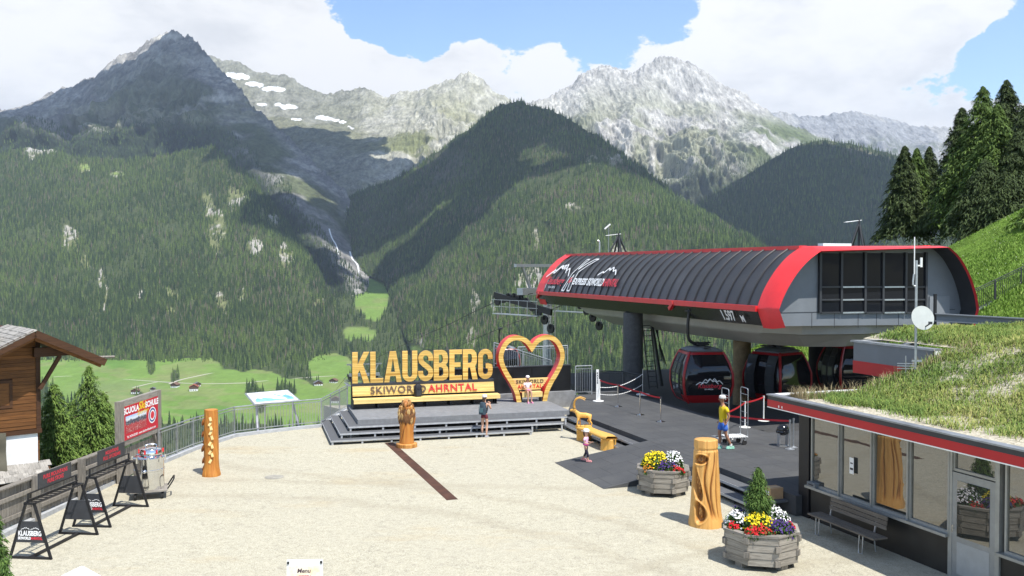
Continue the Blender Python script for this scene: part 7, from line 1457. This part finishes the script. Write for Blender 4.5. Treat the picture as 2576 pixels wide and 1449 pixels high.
def man():
    t = thing('person', 'man in yellow T-shirt, blue shorts and cap walking on the dark deck', 'person', G(1819, 1129, ZD), R(-80)); C = []; m = SKINT
    pel = (0, 0, .96, (.145, .11)); ab = (0, -.01, 1.12, (.14, .115)); chs = (0, 0, 1.34, (.16, .115)); nk = (0, -.01, 1.51, .06); C.append([pel, ab, chs, nk] + head_chain(0, -.04, 1.68, 1.05))
    C.append([pel, (-.1, 0, .88, .1), (-.1, -.1, .52, .06), (-.1, -.06, .33, .058), (-.1, -.1, .1, .036), (-.1, -.17, .05, .034)]); C.append([pel, (.1, 0, .88, .1), (.1, .05, .5, .06), (.1, .14, .32, .058), (.1, .24, .12, .036), (.1, .19, .055, .034)])
    for s, ey, wy, wz in ((-1, .12, -.02, .93), (1, .10, .02, .95)): el = (s * .26, ey, 1.12, .042); wr = (s * .25, wy, wz, .03); C.append([chs, (s * .2, 0, 1.42, .058), el, wr, (s * .245, wy - .035, wz - .04, .034)]); hand(C, wr, Vector((0, -.6, -.75)), s, 1.05)
    skin('body', C, m, t, 1)
    Y = mat('yellow_shirt', (.72, .52, .01), .75, var=.08, scale=6); sh = [[(0, 0, .86, (.17, .14)), (0, 0, .93, (.175, .15)), (0, -.01, 1.12, (.175, .155)), (0, 0, 1.34, (.19, .15)), (0, -.005, 1.47, (.11, .09))]]
    for s in (-1, 1): sh.append([(0, 0, 1.34, (.19, .15)), (s * .2, .01, 1.42, .075), (s * .245, .07, 1.24, .07)])
    skin('shirt', sh, Y, t, 1)
    skin('shorts', [[(0, 0, 1.0, (.15, .12)), (0, 0, .92, (.165, .13)), (-.1, -.02, .82, .115), (-.1, -.075, .60, .105)], [(0, 0, .92, (.165, .13)), (.1, .01, .82, .115), (.1, .04, .60, .105)]], mat('blue_shorts', (.045, .14, .5), .75, var=.15, scale=7), t, 1)
    cap(t, -.03, 1.71, 1.08, mat('pale_cap', (.62, .61, .58), .7)); head_parts(t, 1.665, -.04, 1.05, m=SKINT); skin('hair', [[(0, .04, 1.7, .075), (0, .055, 1.62, .06)]], mat('grey_hair', (.2, .18, .16), .7), t, 1)
    GS = mat('mint_shoe', (.25, .5, .38), .6, var=.3, scale=20); shoe(t, -.1, -.08, 0, GS, 1.15); shoe(t, .1, .26, .015, GS, 1.15)
    for x, y, z in ((-.1, -.1, .09), (.1, .23, .11)): MB().tube([(x, y, z), (x, y + .01, z + .07)], [.045, .047], 10).build('sock', WHITE, t, True)
man()
def toddler():
    p = G(1474, 1160, .1); s, _ = toS(p); z = max(0, ZD * (s - 11.65) / 3.55); p = G(1474, 1160, z + .01); t = thing('person', 'small child in pink top and dark leggings walking on the ramp', 'person', p, R(62)); k = .62; C = []
    def sc(*a): return tuple(q * k if not isinstance(q, tuple) else tuple(w * k for w in q) for q in a)
    pel = sc(0, 0, .82, (.13, .11)); ab = sc(0, 0, 1.0, (.125, .105)); chs = sc(0, 0, 1.2, (.13, .105)); nk = sc(0, -.01, 1.36, .06); C.append([pel, ab, chs, nk] + head_chain(0, -.01, 1.58 * k, .95))
    C.append([pel, sc(-.09, 0, .72, .09), sc(-.09, -.14, .42, .065), sc(-.09, -.14, .12, .045), sc(-.09, -.2, .06, .04)]); C.append([pel, sc(.09, 0, .72, .09), sc(.09, .04, .42, .065), sc(.09, .2, .16, .045), sc(.09, .16, .09, .04)])
    for s_, ey, wy, wz in ((-1, -.02, -.24, .98), (1, .06, -.2, 1.0)): wr = sc(s_ * .2, wy, wz, .032); C.append([chs, sc(s_ * .17, 0, 1.28, .055), sc(s_ * .23, ey, 1.02, .042), wr, sc(s_ * .19, wy - .05, wz + .02, .034)]); hand(C, wr[:3], Vector((0, -1, .3)), s_, .7)
    skin('body', C, SKINM, t, 1); PK = mat('pink_top', (.72, .42, .60), .75, var=.08)
    tp_ = [[sc(0, 0, .78, (.17, .14)), sc(0, 0, 1.0, (.15, .125)), sc(0, 0, 1.2, (.15, .12)), sc(0, -.005, 1.32, (.1, .085))]]
    for s_ in (-1, 1): tp_.append([sc(0, 0, 1.2, (.15, .12)), sc(s_ * .18, .0, 1.28, .075), sc(s_ * .22, .0, 1.12, .07)])
    skin('top', tp_, PK, t, 1); MB().lathe([(.098, 0), (.101, .02), (.098, .04)], 16, (0, 0, .88 * k)).build('waist_band', mat('magenta_band', (.55, .05, .28), .7), t)
    skin('leggings', [[sc(0, 0, .86, (.14, .12)), sc(0, 0, .8, (.145, .125)), sc(-.09, 0, .7, .105), sc(-.09, -.14, .42, .078), sc(-.09, -.14, .2, .06)], [sc(0, 0, .8, (.145, .125)), sc(.09, 0, .7, .105), sc(.09, .04, .42, .078), sc(.09, .17, .22, .06)]], mat('dark_leggings', (.02, .016, .035), .75), t, 1)
    cap(t, -.01, 1.61 * k, 1.0, mat('white_cap', (.78, .76, .76), .7)); head_parts(t, 1.57 * k, -.01, .95); skin('hair', [[(0, .045, 1.6 * k, .075), (0, .06, 1.46 * k, .05), (0, .06, 1.34 * k, .03)]], HAIRB, t, 1)
    PS = mat('pink_shoe', (.6, .25, .25), .6, var=.2); shoe(t, -.09 * k, -.1, 0, PS, .78); shoe(t, .09 * k, .14, .02, PS, .78)
toddler()
def girl():
    b = Vector((hp.x, hp.y, 0)); c, s = math.cos(A2), math.sin(A2); q = b + Vector((c * -.2 - s * -.28, s * -.2 + c * -.28, .7)); t = thing('person', 'girl in white top and pink shorts sitting on the heart bench', 'person', q, A2); C = []; k = .8
    pel = (0, .05, .53, (.10, .09)); ab = (0, .06, .65, (.095, .08)); chs = (0, .05, .78, (.10, .08)); nk = (0, .04, .90, .042); C.append([pel, ab, chs, nk] + head_chain(0, .02, 1.06, .86))
    for s_ in (-1, 1):
        C.append([pel, (s_ * .07, -.02, .51, .072), (s_ * .08, -.28, .49, .048), (s_ * .08, -.30, .28, .04), (s_ * .08, -.31, .09, .028), (s_ * .08, -.37, .04, .026)]); wr = (s_ * .1, -.2, .58, .022); C.append([chs, (s_ * .13, .05, .84, .038), (s_ * .18, -.02, .66, .03), wr, (s_ * .09, -.24, .57, .025)]); hand(C, wr, Vector((-s_ * .3, -.8, -.2)), s_, .75)
    skin('body', C, SKINM, t, 1)
    tp_ = [[(0, .05, .52, (.118, .105)), (0, .06, .66, (.108, .092)), (0, .05, .79, (.115, .092)), (0, .045, .86, (.075, .065))]]
    for s_ in (-1, 1): tp_.append([(0, .05, .79, (.115, .092)), (s_ * .135, .045, .835, .05), (s_ * .165, .01, .74, .046)])
    skin('top', tp_, mat('white_top', (.74, .72, .76), .75), t, 1); skin('shorts', [[(0, .06, .58, (.112, .1)), (0, .05, .53, (.115, .1)), (-.07, -.02, .515, .085), (-.078, -.16, .5, .075)], [(0, .05, .53, (.115, .1)), (.07, -.02, .515, .085), (.078, -.16, .5, .075)]], mat('pink_shorts', (.6, .16, .34), .75), t, 1)
    cap(t, .02, 1.09, .9, _M['white_cap']); head_parts(t, 1.05, .02, .86)
    skin('hair', [[(0, .055, 1.09, .075), (.03, .06, .98, .05), (.06, .02, .86, .028)]], HAIRB, t, 1); PS = mat('bright_pink_shoe', (.65, .22, .36), .6, var=.2)
    for s_ in (-1, 1): shoe(t, s_ * .08, -.31, .0, PS, .85, R(6) * s_)
girl()
# backpack left on the letter bench
q = Vector(lb.location) + Vector((math.cos(A2) * 2.78 + math.sin(A2) * .2, math.sin(A2) * 2.78 - math.cos(A2) * .2, .425)); bk = thing('black_backpack', 'black backpack left standing on the letter bench', 'backpack', q, A2 + R(8))
b = MB().ring([rrect(.16 * w, .11 * w, .06, z, 3) for z, w in ((0, .9), (.06, 1.02), (.3, 1.02), (.46, .9), (.54, .55))]); b.build('bag', mat('black_nylon', (.014, .014, .018), .65, var=.3, scale=12), bk, True); MB().b2((-.11, -.15, .06), (.11, -.1, .28)).build('front_pocket', DARKM, bk); MB().tube(crom([(-.04, 0, .53), (-.03, 0, .6), (.03, 0, .6), (.04, 0, .53)], 3), .012, 6).build('top_handle', BLACK, bk); MB().tube(crom([(.15, -.03, .45), (.2, -.1, .25), (.17, -.12, .02)], 4), .014, 5).build('strap', DARKM, bk)

# ---------------------------------------------------------------- air
def haze():
    m = bpy.data.materials.new('mountain_haze'); m.use_nodes = True; T = NT(m.node_tree); T.n.clear()
    o = T.new('ShaderNodeOutputMaterial'); v = T.new('ShaderNodeVolumePrincipled'); v.inputs['Color'].default_value = (.66, .79, 1, 1); v.inputs['Density'].default_value = 4.2e-5; v.inputs['Anisotropy'].default_value = .2
    T.lk(v.outputs[0], o.inputs['Volume'])
    ob = MB().b2((-9000, -300, -900), (9000, 11500, 1950)).build('haze', m); setp(ob, kind='stuff')
haze()
